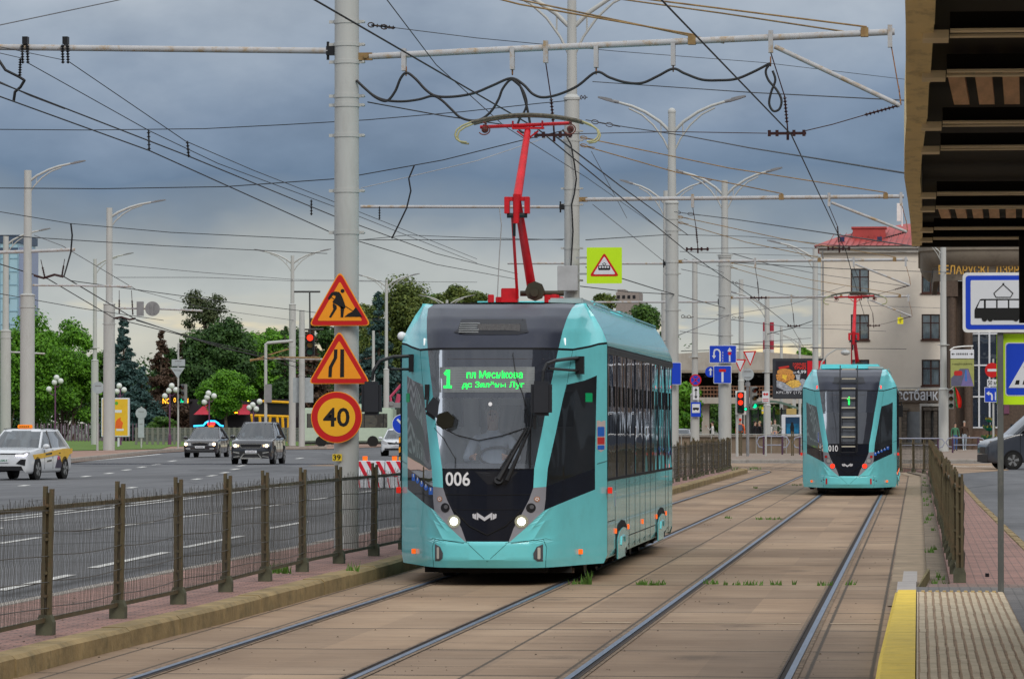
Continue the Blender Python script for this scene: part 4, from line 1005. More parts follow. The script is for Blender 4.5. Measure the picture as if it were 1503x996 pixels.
# ---------------------------------------------------------------- people (skin modifier, one continuous body)
def skin_body(name, joints, edges, parent, zones, mats, w=False, sub=1):
    """joints: {name: (x,y,z,r)}; zones: function(vertex)->material slot"""
    names = list(joints); idx = {n: i for i, n in enumerate(names)}
    me = bpy.data.meshes.new(name); me.from_pydata([joints[n][:3] for n in names], [(idx[a], idx[b]) for a, b in edges], [])
    ob = bpy.data.objects.new(name, me); COL.objects.link(ob)
    md = ob.modifiers.new('s', 'SKIN'); md.use_smooth_shade = True; md.branch_smoothing = .3
    for i, n in enumerate(names):
        r = joints[n][3]; rx = r if isinstance(r, (int, float)) else r[0]; ry = r if isinstance(r, (int, float)) else r[1]
        me.skin_vertices[0].data[i].radius = (rx, ry); me.skin_vertices[0].data[i].use_root = (n == names[0])
    if sub: m2 = ob.modifiers.new('u', 'SUBSURF'); m2.levels = sub; m2.render_levels = sub
    dg = bpy.context.evaluated_depsgraph_get(); dg.update()
    m3 = bpy.data.meshes.new_from_object(ob.evaluated_get(dg)); m3.name = name
    bpy.data.objects.remove(ob); bpy.data.meshes.remove(me)
    for m in mats: m3.materials.append(m)
    for p in m3.polygons:
        p.material_index = zones(p.center); p.use_smooth = True
    o = bpy.data.objects.new(name, m3); COL.objects.link(o)
    if parent is not None: o.parent = parent
    return o
def person(label, x, y, z0, h, rz, top, bottom, hair=HAIRD, shoes=None, stride=0.0, armL=None, armR=None, cat='person', lean=0.0, group=None, bag=None, cap=None, shorthair=True, facing=1):
    """standing or walking person; local front is -Y"""
    T = thing('person', label, cat, (x, y, z0), rz, group)
    k = h / 1.78
    J = {'pelvis': (0, 0, .96, (.145, .11)), 'waist': (0, 0, 1.10, (.135, .10)), 'chest': (0, 0, 1.32, (.165, .115)), 'neckb': (0, 0, 1.47, (.075, .07)), 'neck': (0, -.01, 1.53, .055),
         'jaw': (0, -.03, 1.60, (.062, .075)), 'head': (0, -.01, 1.69, (.078, .095)), 'crown': (0, 0, 1.765, (.055, .065))}
    E = [('pelvis', 'waist'), ('waist', 'chest'), ('chest', 'neckb'), ('neckb', 'neck'), ('neck', 'jaw'), ('jaw', 'head'), ('head', 'crown')]
    for s, n in ((-1, 'l'), (1, 'r')):
        st_ = stride * s
        J['hip' + n] = (s * .09, 0, .90, .09); J['knee' + n] = (s * .10, st_ * .5 - .03, .50, .06); J['ank' + n] = (s * .10, st_ + .02, .09, .042); J['toe' + n] = (s * .11, st_ - .14, .035, .038)
        E += [('pelvis', 'hip' + n), ('hip' + n, 'knee' + n), ('knee' + n, 'ank' + n), ('ank' + n, 'toe' + n)]
        a = (armL if s < 0 else armR) or ((s * .25, .02, 1.12), (s * .26, -.06 - st_ * .4, .88))
        J['sh' + n] = (s * .19, 0, 1.42, .055); J['el' + n] = (*a[0], .042); J['wr' + n] = (*a[1], .028)
        E += [('chest', 'sh' + n), ('sh' + n, 'el' + n), ('el' + n, 'wr' + n)]
        d = (Vector(a[1]) - Vector(a[0])).normalized(); side = Vector((0, 1, 0)).cross(d).normalized() if abs(d.y) < .9 else Vector((1, 0, 0))
        pm = Vector(a[1]) + d * .07; J['palm' + n] = (*pm, (.034, .018)); E.append(('wr' + n, 'palm' + n))
        for q in range(4):
            f = Vector(a[1]) + d * (.14 + (.02 if q in (1, 2) else 0)) + Vector((0, (q - 1.5) * .02, 0)) + side * .015
            J['f%d' % q + n] = (*f, .009); E.append(('palm' + n, 'f%d' % q + n))
        f = Vector(a[1]) + d * .08 + Vector((0, -.05, 0)); J['th' + n] = (*f, .010); E.append(('wr' + n, 'th' + n))
    J = {n: (v[0] * k, (v[1] - lean * max(0, v[2] - .9)) * k, v[2] * k, v[3] if isinstance(v[3], tuple) and False else (v[3] * k if not isinstance(v[3], tuple) else (v[3][0] * k, v[3][1] * k))) for n, v in J.items()}
    shoes = shoes or mat('shoe_dark', (.03, .03, .03), .6)
    wl = Vector(J['wrl'][:3]); wr = Vector(J['wrr'][:3])
    def zone(c):
        if c.z > 1.50 * k: return 0
        if min((c - wl).length, (c - wr).length) < .03 or ((c - wl).length < .2 and (c - wl).dot(wl - Vector(J['ell'][:3])) > 0) or ((c - wr).length < .2 and (c - wr).dot(wr - Vector(J['elr'][:3])) > 0): return 0
        if c.z > .98 * k: return 1
        if c.z < .09 * k: return 3
        if abs(c.x) > .2 * k: return 1
        return 2
    skin_body('body', J, E, T, zone, [SKIN, top, bottom, shoes])
    mb = MB(); ly = -lean * .8 * k
    mb.sphere((0, (.015) * k + ly, 1.715 * k), .092 * k, 12, 8, .92, 1.1, .95)
    vs = []; 
    mb.build('hair', cap or hair, T, smooth=60)
    mb = MB(); mb.sphere((0, -.115 * k + ly, 1.665 * k), .014 * k, 6, 5, 1, 1.3, 1.5)
    mb.build('nose', SKIN, T, smooth=60)
    mb = MB()
    for s in (-1, 1): mb.sphere((s * .03 * k, -.098 * k + ly, 1.69 * k), .010 * k, 6, 5)
    mb.build('eye', HAIRD, T)
    if bag:
        mb = MB(); mb.box(-.14 * k, .14 * k, .10 * k, .24 * k, 1.05 * k, 1.45 * k); b = mb.build('backpack', bag, T, bevel=.03)
        tag(b, None)
    return T
# driver: seated, white-blue shirt, behind the windscreen
def driver(ox, oy):
    T = thing('person', 'driver in a pale blue shirt sitting behind the windscreen of tram 006', 'person', (ox, oy, 1.08))
    J = {'pelvis': (0, 0, .08, (.16, .12)), 'waist': (0, .02, .22, (.15, .11)), 'chest': (0, .02, .46, (.18, .12)), 'neckb': (0, 0, .60, (.08, .07)), 'neck': (0, -.02, .66, .058),
         'jaw': (0, -.045, .72, (.066, .078)), 'head': (0, -.03, .81, (.080, .095)), 'crown': (0, -.01, .885, (.055, .065))}
    E = [('pelvis', 'waist'), ('waist', 'chest'), ('chest', 'neckb'), ('neckb', 'neck'), ('neck', 'jaw'), ('jaw', 'head'), ('head', 'crown')]
    for s, n in ((-1, 'l'), (1, 'r')):
        J['sh' + n] = (s * .20, 0, .54, .065); J['el' + n] = (s * .29, -.14, .30, .05); J['wr' + n] = (s * .20, -.38, .32, .03); J['palm' + n] = (s * .18, -.44, .34, (.035, .02))
        E += [('chest', 'sh' + n), ('sh' + n, 'el' + n), ('el' + n, 'wr' + n), ('wr' + n, 'palm' + n)]
        for q in range(4): J['f%d' % q + n] = (s * (.15 - .0 * q), -.50 + .01 * q, .36 - .022 * q, .010); E.append(('palm' + n, 'f%d' % q + n))
        J['th' + n] = (s * .14, -.42, .37, .011); E.append(('wr' + n, 'th' + n))
        J['kn' + n] = (s * .15, -.42, .06, .075); J['ft' + n] = (s * .15, -.40, -.36, .05)
        E += [('pelvis', 'kn' + n), ('kn' + n, 'ft' + n)]
    def zone(c):
        if c.z > .63: return 0
        if c.y < -.36 and c.z > .2: return 0
        if c.z > .14: return 1
        return 2
    skin_body('body', J, E, T, zone, [SKIN, mat('shirt_pale_blue', (.52, .60, .72), .8), mat('trousers_dark', (.03, .03, .05), .8)], sub=2)
    mb = MB(); mb.sphere((0, 0.005, .835), .094, 14, 10, .9, 1.05, .92); mb.build('hair', HAIRG, T, smooth=60)
    mb = MB(); mb.sphere((0, -.135, .785), .016, 8, 6, 1, 1.2, 1.6); mb.build('nose', SKIN, T, smooth=60)
    mb = MB()
    for s in (-1, 1): mb.sphere((s * .032, -.115, .81), .011, 8, 6)
    mb.build('eye', HAIRD, T)
    mb = MB(); mb.sphere((0, -.122, .74), .02, 8, 6, 1.3, .4, .35); mb.build('mouth', mat('lips', (.35, .12, .1), .6), T)
    return T
driver(-4.77, 44.4 + 1.2)
# ---------------------------------------------------------------- poles, brackets, lamps
def arc_arm(mb, x, y, z, s, L=2.1, rise=.45):
    q = L / 2.1
    up = [(x + s * a * L / 2.1, y, z + b) for a, b in ((.08, -.55), (.35, -.28), (.8, .02), (1.2, .20), (1.65, .33))]
    lo = [(x + s * a * L / 2.1, y, z + b) for a, b in ((.08, -1.15), (.25, -.8), (.55, -.38), (.9, -.06), (1.3, .14))]
    mb.tube(up, [r_ * q * 1.1 for r_ in (.045, .045, .042, .04, .035)], 8); mb.tube(lo, .028 * q, 8)
    mb.tube([(x + s * .33 * L / 2.1, y, z - .28), (x + s * .33 * L / 2.1, y, z - .68)], .02, 6)
def lamp_head(mb, x, y, z, s):
    mb.tube([(x + s * 1.60, y, z + .32), (x + s * 1.78, y, z + .36)], .05, 8)
    p = [(x + s * 1.72, z + .30), (x + s * 1.80, z + .42), (x + s * 2.0, z + .47), (x + s * 2.22, z + .50), (x + s * 2.23, z + .46), (x + s * 2.0, z + .38)]
    mb.prism(p, y - .13, y + .13)
LAMPHEAD = mat('lamp_head_grey', (.20, .20, .21), .5)
def tram_pole(px, d, label, top=11.25, split=8.55, r0=.165, r1=.105, arms=(-1, 1), z0=.15, bands=(), x=None, group='street poles', lampscale=1.0, ball=False):
    X = XD(px, d) if x is None else x
    T = thing('street_pole', label, 'pole', (X, d, z0), group=group)
    h = top - z0; sp = split - z0
    mb = MB(); mb.tube([(0, 0, 0), (0, 0, sp * .5), (0, 0, sp)], [r0, r0 * .985, r0 * .97], 20); mb.tube([(0, 0, sp), (0, 0, sp + .05), (0, 0, sp + .12)], [r0 * 1.06, r0 * 1.06, r1], 20); mb.build('shaft', POLEM, T, smooth=40)
    if r1 > 0:
        mb = MB(); mb.tube([(0, 0, sp + .1), (0, 0, h)], [r1, r1 * .85], 16); mb.build('upper_shaft', POLEM, T, smooth=40)
    if ball: mb = MB(); mb.sphere((0, 0, h + .02), r1 * .95, 10, 8); mb.build('finial', POLEM, T, smooth=60)
    for s in arms:
        mb = MB(); arc_arm(mb, 0, 0, h, s, 2.1 * lampscale); o = mb.build('lamp_arm', POLEM, T, smooth=50)
        mb = MB(); lamp_head(mb, 0, 0, h, s * lampscale); mb.build('lamp_head', LAMPHEAD, o, smooth=30)
    for b in bands:
        mb = MB(); z = b - z0; mb.tube([(0, 0, z - .025), (0, 0, z + .025)], r0 * 1.04, 20)
        mb.box(-r0 - .07, -r0 + .02, -.012, .012, z - .02, z + .02); mb.box(r0 - .02, r0 + .07, -.012, .012, z - .02, z + .02); mb.tube([(r0 + .06, -.05, z), (r0 + .06, .05, z)], .018, 6)
        mb.build('clamp', POLEM, T, smooth=40)
    return T, X
def insulator(mb, a, b, r=.032, n=7):
    a = Vector(a); b = Vector(b); mb.tube([a, b], r * .42, 6)
    for k in range(n):
        c = a.lerp(b, (k + .5) / n); t = (b - a).normalized() * .010
        mb.tube([c - t, c, c + t], [r * .5, r, r * .5], 8)
def chain(mb, a, b, n=3, r=.035):
    a = Vector(a); b = Vector(b); t = (b - a) / n
    for k in range(n):
        c = a + t * (k + .5); u = t.normalized(); v = Vector((0, 0, 1)) if k % 2 == 0 and abs(u.z) < .9 else Vector((0, 1, 0))
        pts = [c + u * math.cos(q) * t.length * .5 + (v - u * v.dot(u)).normalized() * math.sin(q) * r for q in np.linspace(0, 2 * math.pi, 9)]
        mb.tube(pts, .009, 5)
def cross_arm(T, X, d, detail=2, hangers=()):
    """tubular bracket over both tracks; coordinates world"""
    xe = -.29; z = 6.62 if d < 60 else 6.66
    r = .043
    sag = .26 if d < 60 else .03
    def zz(x): return z + sag * (x - X) / (xe - X)
    mb = MB(); mb.tube([(X + .30, d, zz(X)), (X + 2, d, zz(X + 2)), (xe, d, zz(xe))], r, 12)
    A = mb.build('bracket_arm', PIPEM, T, w=True, smooth=50)
    mb = MB(); mb.box(X + .15, X + .34, d - .03, d + .03, z - .05, z + .05); mb.tube([(X + .26, d - .06, z), (X + .26, d + .06, z)], .03, 6); mb.build('hinge', RUSTY, A, w=True)
    zh = z - .5
    def clamp(x):
        mb = MB(); mb.box(x - .03, x + .03, d - .055, d + .055, zz(x) - .20, zz(x) + .09); mb.build('hanger', PIPEM, A, w=True)
    for x in (-4.85, -1.9, -.35): clamp(x)
    # inclined strut near the end, hung on a rod
    a = Vector((-1.85, d, zz(-1.85) - .12)); b = Vector((-.22, d, 5.92))
    mb = MB(); mb.tube([a, b], .032, 10); mb.build('steady_strut', PIPEM, A, w=True, smooth=50)
    mb = MB(); mb.tube([(-.33, d, zz(-.33) - .2), (-.24, d, 6.15)], .008, 5); chain(mb, (-.24, d, 6.17), (-.21, d, 5.93), 3); mb.build('rod', RUST, A, w=True)
    for x, xb in ((-4.85, -4.78), (-1.9, -1.72)):
        zt = zz(x) - .2
        mb = MB(); mb.tube([(x, d, zt), (xb, d, 6.05)], .008, 5); insulator(mb, (xb, d, 6.05), (xb + .03, d, 5.70), .03, 8); chain(mb, (xb + .03, d, 5.72), (xb + .04, d, 5.58), 1, .05)
        mb.box(xb - .22, xb + .28, d - .02, d + .02, 5.55, 5.585); mb.tube([(xb + .04, d, 5.6), (xb + .04, d, 5.48)], .02, 6)
        for q in (-.2, -.1, .12, .25): mb.box(xb + q - .02, xb + q + .02, d - .03, d + .03, 5.53, 5.61)
        mb.build('insulator', INSUL, A, w=True)
    mb = MB(); insulator(mb, (-.24, d, 5.92), (-.68, d, 5.80), .03, 9); mb.tube([(-.68, d, 5.8), (-1.1, d, 5.68), (-1.45, d, 5.60)], .007, 5); mb.tube([(-1.95, d, 5.57), (-3.2, d, 5.60), (-4.5, d, 5.58)], .006, 5); mb.build('steady_wire', INSUL, A, w=True)
    # rusty tie rods from high on the pole
    for x, zt in ((-.65, 8.02), (-2.9, 7.85)):
        mb = MB(); mb.tube([(X + .18, d, zt), ((X + x) / 2, d, (zt + zz(x)) / 2 - .03), (x, d, zz(x) + .08)], .013, 6); mb.box(x - .08, x + .02, d - .05, d + .05, zz(x) - .05, zz(x) + .07); chain(mb, (X + .18, d, zt), (X + .5, d, zt - .06), 2)
        mb.build('tie_rod', RUSTY, T, w=True)
    return A
TA, XA = tram_pole(508.5, 53, 'thick grey pole carrying the orange roadworks and speed signs', top=11.25, split=5.0 + 6.0, r0=.165, r1=.165, arms=(), bands=(7.08, 6.78, 6.55, 6.1, 5.98, 5.58, 4.85, 4.30), group='tramway poles along the left strip')
AA = cross_arm(TA, XA, 53)
mb = MB(); mb.box(-.16, -.10, -.2, -.16, 7.3, 7.35)
TB, XB = tram_pole(839.5, 88, 'grey pole with control cabinet rising behind the front tram roof', top=11.0, split=8.83, r0=.17, r1=.115, arms=(-1, 1), bands=(8.15, 7.95, 6.9, 6.55, 5.6, 4.9, 4.5), group='tramway poles along the left strip'); AB = cross_arm(TB, XB, 88)
TC, XC = tram_pole(986.5, 122, 'tall grey pole with ball finial standing right of the yellow green warning sign', top=11.15, split=8.4, r0=.20, r1=.13, bands=(7.95, 7.6, 6.65, 6.3, 5.2), ball=True, group='tramway poles along the left strip'); AC = cross_arm(TC, XC, 122)
TD, XD_ = tram_pole(1064, 157, 'grey pole carrying the blue lane arrow and dead end signs', top=11.2, split=8.2, r0=.25, r1=.14, bands=(8.3, 8.1, 7.9, 6.75, 6.0, 5.2, 4.8), group='tramway poles along the left strip'); AD = cross_arm(TD, XD_, 157)
# control cabinet and cable on pole B
mb = MB(); z = ZD(405, 88, 835); mb.box(-.30 + .02, .16, -.42, -.17, ZD(427, 88) - .15, ZD(390, 88) - .15); mb.build('control_box', mat('box_grey', (.40, .41, .42), .5), TB, bevel=.01)
mb = MB(); mb.tube([P(x, y, 87.75) for x, y in ((826, 190), (838, 212), (843, 240), (846, 262), (843, 285), (839, 300), (841, 340), (838, 390))], .018, 6); mb.build('feeder_cable', BLACKM, TB, w=True)
# pipe arms on the left side of the tramway poles
def left_arm(T, X, d, x_end, z0, z1, r=.04):
    mb = MB(); mb.tube([(X - .25, d, z0), (x_end, d, z1)], r, 10); A = mb.build('bracket_arm', PIPEM, T, w=True, smooth=50)
    mb = MB(); mb.box(X - .27, X - .16, d - .04, d + .04, z0 - .06, z0 + .06); mb.tube([(X - .25, d, z0 + .12), (X - .25, d, z0 - .12)], .02, 6); mb.build('hinge', BLACKM, A, w=True)
    return A
ALA = left_arm(TA, XA, 53, XA - 6.2, 6.70, 6.82, .042)
left_arm(TB, XB, 88, XD(529, 88), 6.50, 6.53, .035)
left_arm(TC, XC, 122, XD(745, 122), 6.60, 6.63, .035)
left_arm(TD, XD_, 157, XD(860, 157), 6.50, 6.50, .04)
mb = MB()
for px in (36, 95):
    a = P(px, 62, 53); mb.box(a.x - .02, a.x + .05, 52.94, 53.06, a.z - .03, a.z + .07)
    for o in (-.02, .05): insulator(mb, (a.x + o, 52.94, a.z - .04), (a.x + o + .01, 52.94, a.z - .29), .030, 7)
a = P(30, 86, 53); insulator(mb, a, P(29, 112, 53), .03, 7)
mb.build('insulator', BLACKM, ALA, w=True)
# thick festoon cables under the first bracket
def festoon(pts, r=.018):
    mb = MB(); V = [P(x, y, 52.9) for x, y in pts]
    fine = []
    for i in range(len(V) - 1):
        p0 = V[max(i - 1, 0)]; p1 = V[i]; p2 = V[i + 1]; p3 = V[min(i + 2, len(V) - 1)]
        for k in range(5):
            t = k / 5; fine.append(.5 * ((2 * p1) + (-p0 + p2) * t + (2 * p0 - 5 * p1 + 4 * p2 - p3) * t * t + (-p0 + 3 * p1 - 3 * p2 + p3) * t ** 3))
    fine.append(V[-1]); mb.tube(fine, r, 7); return mb.build('feeder_cable', mat('feeder_black', (.018, .018, .02), .5, dirt=.25, dirtcol=(.2, .2, .2), vs=30), AA, w=True, smooth=60)
festoon([(523, 118), (538, 132), (553, 144), (568, 148), (580, 134), (588, 115), (597, 107), (610, 116), (625, 132), (640, 141), (665, 142), (695, 137), (722, 126), (750, 115), (768, 124), (782, 138), (798, 143), (822, 138), (848, 126), (875, 106), (895, 114), (918, 121), (942, 122), (965, 112), (988, 101), (1005, 108), (1030, 117), (1055, 118), (1080, 116), (1105, 106), (1130, 93)])
festoon([(531, 126), (548, 140), (565, 147), (590, 149), (615, 146), (635, 141), (648, 147), (662, 160), (675, 172), (692, 177), (708, 174), (722, 162), (732, 145), (738, 130), (750, 117), (762, 124), (770, 145), (775, 165), (778, 182)], .017)
festoon([(752, 117), (766, 130), (773, 150), (769, 165), (762, 176), (760, 186), (766, 194), (774, 194), (778, 186)], .015)
festoon([(1131, 93), (1124, 104), (1128, 118), (1140, 132), (1147, 147), (1144, 160), (1135, 163), (1129, 152), (1132, 135), (1138, 118), (1134, 104)], .016)
mb = MB()
for px, pyt in ((593, 82), (752, 80), (875, 77), (988, 74)):
    p = P(px, pyt, 53); mb.box(p.x - .028, p.x + .028, 52.93, 53.07, p.z - .20, p.z + .09)
mb.build('hanger', PIPEM, AA, w=True)
mb = MB()
for px, pyt in ((596, 98), (752, 97), (875, 96), (988, 92), (1131, 84)): p = P(px, pyt + 2, 53); chain(mb, p + Vector((0, 0, .02)), p + Vector((0, 0, -.10)), 1, .035)
mb.build('ring', RUST, AA, w=True)
# ---------------------------------------------------------------- other street poles
def simple_pole(px, ytop, ybase, label, r0, r1, frac=.6, arms=(), d=None, lampscale=1.0, group='street lamps along the avenue', name='street_pole', z=.15):
    if d is None: d = G(px, ybase, z).y
    top = ZD(ytop, d, px)
    return tram_pole(px, d, label, top=top, split=z + (top - z) * frac, r0=r0, r1=r1, arms=arms, z0=z, bands=(z + (top - z) * .52,), lampscale=lampscale, group=group)[0], d
# left avenue (photo x, top y, distance)
L1, d1 = simple_pole(40, 250, 0, 'thick two stage lamp pole behind the white taxi, arm to the right', .38, .225, .56, (1,), d=205, lampscale=1.35)
L2, d2 = simple_pole(8, 346, 0, 'lamp pole nearest the left edge in front of the glass tower', .36, .22, .55, (1,), d=265, lampscale=1.35)
L3, d3 = simple_pole(160, 305, 664, 'lamp pole rising in front of the yellow poster box', .37, .22, .6, (1,), d=250, lampscale=1.6)
L4, d4 = simple_pole(139, 380, 0, 'lamp pole just behind the left post of the yellow poster box', .30, .17, .45, (1,), d=320, lampscale=1.4)
L5, d5 = simple_pole(429, 375, 0, 'double armed lamp pole next to the lit red traffic light', .26, .15, .74, (-1, 1), d=300, lampscale=1.3)
L6, d6 = simple_pole(443, 455, 0, 'short blunt grey pole right beside the traffic light', .22, .22, .8, (), d=290)
L7, d7 = simple_pole(567, 410, 0, 'double armed lamp pole in front of the large trees behind the speed sign', .24, .14, .45, (-1, 1), d=335, lampscale=1.25)
L8, d8 = simple_pole(548, 485, 0, 'plain short pole seen between the first mirror and the roadworks signs', .14, .13, .6, (), d=330)
L9, d9 = simple_pole(656, 440, 0, 'distant double armed lamp pole just above the front tram roof', .24, .14, .5, (-1, 1), d=380, lampscale=1.2)
M1, _ = simple_pole(978, 280, 0, 'lamp pole half hidden by the ball topped pole, arms near the thin pipes', .22, .14, .62, (-1, 1), d=175, lampscale=.9)
M2, _ = simple_pole(1020, 380, 0, 'slim grey pole bearing the no stopping and bus stop signs', .19, .13, .33, (), d=170)
M3, _ = simple_pole(1088, 410, 0, 'bare slim pole above the two give way signs', .2, .17, .4, (), d=262)
M4, _ = simple_pole(1126, 438, 0, 'slim pole with a small lamp in front of the red and white chimney', .21, .16, .3, (-1,), d=235, lampscale=1.1)
M5, _ = simple_pole(1147, 478, 0, 'far thin pole above the top left of the burger billboard', .14, .13, .5, (), d=330)
M6, _ = simple_pole(1174, 495, 0, 'far small lamp pole showing above the burger billboard', .13, .12, .5, (-1,), d=380, lampscale=1.2)
M7, _ = simple_pole(1197, 365, 0, 'grey pole left of the beige building with lamp arm above', .23, .17, .32, (-1,), d=225, lampscale=1.2)
M8, _ = simple_pole(1385, 362, 663, 'grey pole on the right pavement near the two walking people', .30, .2, .3, (-1,), d=245, lampscale=.7)
# swan-neck lantern beside the beige building
mb = MB(); d = 222; mb.tube([P(1203, 545, d), P(1206, 532, d), P(1215, 520, d), P(1228, 512, d), P(1242, 512, d)], .05, 6)
p = P(1241, 516, d); o1 = mb.build('side_lantern', POLEM, M7, w=True)
mb = MB(); mb.sphere(p + Vector((0, 0, -.05)), .26, 10, 6, 1, 1, .6); mb.build('lantern_glass', mat('lantern_grey', (.4, .42, .42), .4), o1, w=True)
def extra_arm(T, d, pts, r=.05, name='bracket_arm', m=PIPEM):
    mb = MB(); mb.tube([P(x, y, d) for x, y in pts], r, 8); return mb.build(name, m, T, w=True)
extra_arm(L1, 205, [(-10, 370.5), (40, 369), (110, 366)], .085)
extra_arm(L1, 205, [(48, 418.5), (120, 419), (193, 420.5)], .055)
extra_arm(L3, 250, [(168, 452), (230, 453), (297, 456)], .06)
extra_arm(L2, 265, [(0, 516), (30, 517), (66, 519)], .06)
for (T, d, pts) in ((L1, 205, [(60, 381), (66, 408)]), (L1, 205, [(95, 380), (91, 404)]), (L3, 250, [(175, 426), (175, 460)]), (L3, 250, [(193, 426), (195, 462)])):
    mb = MB(); a, b = [P(x, y, d) for x, y in pts]; insulator(mb, a.lerp(b, .4), b, .10, 5); mb.tube([a, b], .02, 5); mb.build('insulator', INSUL, T, w=True)
for (T, d, pts) in ((L1, 205, [(50, 404), (64, 408), (80, 403), (93, 406)]), (L3, 250, [(168, 467), (178, 465), (190, 469), (199, 467)])):
    mb = MB(); mb.tube([P(x, y, d) for x, y in pts], .07, 6); mb.build('section_clamp', INSUL, T, w=True)
# round and square sign backs hanging from the bracket of the poster pole
mb = MB(); a = P(206, 453, 249.7); mb.box(a.x - .22, a.x + .22, 249.6, 249.7, a.z - .45, a.z + .45); a = P(224, 453, 249.7); mb.prism(circ(a.x, a.z, .46, 20), 249.6, 249.7)
for dx in (-.12, .12): mb.box(a.x + dx - .02, a.x + dx + .02, 249.55, 249.6, a.z - .3, a.z + .3)
o = mb.build('sign_back', mat('sign_back_grey', (.22, .22, .225), .5), L3, w=True)
# mast arm and traffic light left of the signs
SIGB = mat('sign_back_grey', (.22, .22, .225), .5)
def traffic_light(label, px, py0, py1, d, lit=(1, 0, 0), wpx=12, board=None, rz=0.0, pole=None, cat='traffic light', small=False, visor=True):
    T = thing('traffic_light', label, cat, tuple(P(px, py1, d)), rz)
    W = wpx * d / F; H = (py1 - py0) * d / F
    mb = MB(); mb.box(-W / 2, W / 2, 0, .25, 0, H); mb.build('housing', BLACKM if not small else mat('tl_grey', (.2, .2, .19), .6), T, bevel=.02)
    if board: mb = MB(); mb.box(-W / 2 - board, W / 2 + board, .26, .29, -board * .8, H + board * .6); mb.build('backboard', WHITEP, T)
    cols = ((REDGLOW, mat('lens_off_red', (.10, .02, .01), .3)), (REDGLOW, mat('lens_off_amber', (.09, .05, .01), .3)), (mat('green_lamp', (.0, .8, .4), .4, emit=1.1, ecol=(.0, .85, .35)), mat('lens_off_green', (.01, .05, .03), .3)))
    for k in range(3):
        z = H * (5 - 2 * k) / 6
        mb = MB(); mb.prism(circ(0, z, W * .36, 16), -.03, .0); mb.build('lens', cols[k][0] if lit[k] else cols[k][1], T)
        mb = MB(); r = W * .42; mb.grid([[(r * math.cos(a), y, z + r * math.sin(a)) for a in np.linspace(-.3, 3.44, 12)] for y in (-.22, .0)]); mb.build('visor', BLACKM, T)
    if pole: mb = MB(); mb.tube(pole, .07, 8); mb.build('post', POLEM, T, w=False)
    return T
d = 285
T = traffic_light('traffic light with red lamp lit left of the narrowing road sign', 455, 490, 521, d, (1, 0, 0), 13)
extra_arm(L5, 300, [(430, 428), (470, 428)], .07, m=DKSTEEL); extra_arm(L6, 290, [(443, 483.5), (475, 483)], .06, m=DKSTEEL); extra_arm(L5, 299.5, [(454.5, 428), (455, 490)], .06, m=DKSTEEL)
extra_arm(L6, 290, [(367, 528), (400, 526), (480, 527)], .07, m=PIPEM)
extra_arm(L6, 289, [(367, 530), (390, 522), (424, 512)], .05, m=RUSTY); extra_arm(L6, 289, [(367, 528), (410, 524), (470, 525)], .06, m=RUSTY)
mb = MB(); mb.box(*[P(x, 0, 286).x for x in (417, 447)], 290.3, 290.4, ZD(590, 286, 430), ZD(553, 286, 430)); mb.build('sign_back', mat('board_back', (.36, .40, .42), .5), L6, w=True)
# mast with curved arm (photo x 390)
p = G(390, 655, .05); d = 285
T = thing('camera_mast', 'light grey mast with horizontal arm left of the double armed lamp', 'mast', (XD(390, d), d, 0))
mb = MB(); mb.tube([P(390, 655, d), P(390, 505, d), P(393, 503, d), P(430, 500, d)], .11, 10); mb.build('shaft', POLEM, T, w=True)
mb = MB(); mb.box(P(391, 0, d).x, P(399, 0, d).x, d - .2, d + .2, ZD(590, d), ZD(563, d)); mb.build('cabinet', SIGB, T, w=True)
# ---------------------------------------------------------------- wires
def wire(label, pts, r=.008, m=None, sag=0.0, name='overhead_wire', seg=8, cat='wire', group=None):
    V = [P(*p) for p in pts]; fine = []
    if pts[0][0] < 0 or pts[0][1] < 0: V.insert(0, V[0] + (V[0] - V[1]).normalized() * 28)
    for a, b in zip(V, V[1:]):
        for k in range(seg):
            t = k / seg; q = a.lerp(b, t); q.z -= sag * 4 * t * (1 - t); fine.append(q)
    fine.append(V[-1]); mb = MB(); mb.tube(fine, r, 6)
    o = mb.build(name, m or WIREM, smooth=60); tag(o, label, cat, group); return o
wire('black contact wire running over the roof of the front tram', [(455, -4, 36.5), (790, 190, 53), (1012, 372, 88), (1112, 441, 122), (1163, 481, 157), (1180, 510, 185)], .0095)
wire('black contact wire crossing the upper right and leading down to the rear tram', [(967, -4, 36.2), (1161, 197, 53), (1241, 367, 88), (1262, 441, 122), (1274, 480, 157)], .0095)
wire('trolley wire entering at the left edge, upper one of the close pair', [(-5, 120, 45.6), (276, 229, 56), (490, 317, 72), (640, 372, 100), (760, 402, 130)], .009)
wire('trolley wire entering at the left edge, lower one of the close pair', [(-5, 140, 47.5), (219, 221, 56), (490, 343, 76), (640, 388, 100), (760, 410, 130)], .009)
wire('thin suspension wire from the first bracket insulator down to the left pair', [(40, 92, 53), (219, 192, 56), (320, 240, 60), (490, 303, 72), (700, 386, 110)], .006)
wire('thin suspension wire from the second bracket insulator to the right', [(103, 92, 53), (272, 207, 56), (372, 250, 62), (490, 296, 72), (700, 380, 110)], .006)
wire('thin wire reaching the first bracket insulator from the left edge', [(-5, 68, 50), (92, 88, 53)], .005)
wire('lower thin wire reaching the bracket insulator from the left edge', [(-5, 77, 50), (34, 86, 53)], .005)
wire('purple grey wire crossing the top left corner', [(-5, 38, 45), (185, -2, 50)], .007, WIREG)
wire('long level wire crossing left of the thick pole below the bracket', [(-5, 190, 60), (130, 191, 60), (300, 189, 60), (420, 183, 60), (540, 176, 60), (680, 164, 60), (790, 152, 60), (832, 148, 60)], .007)
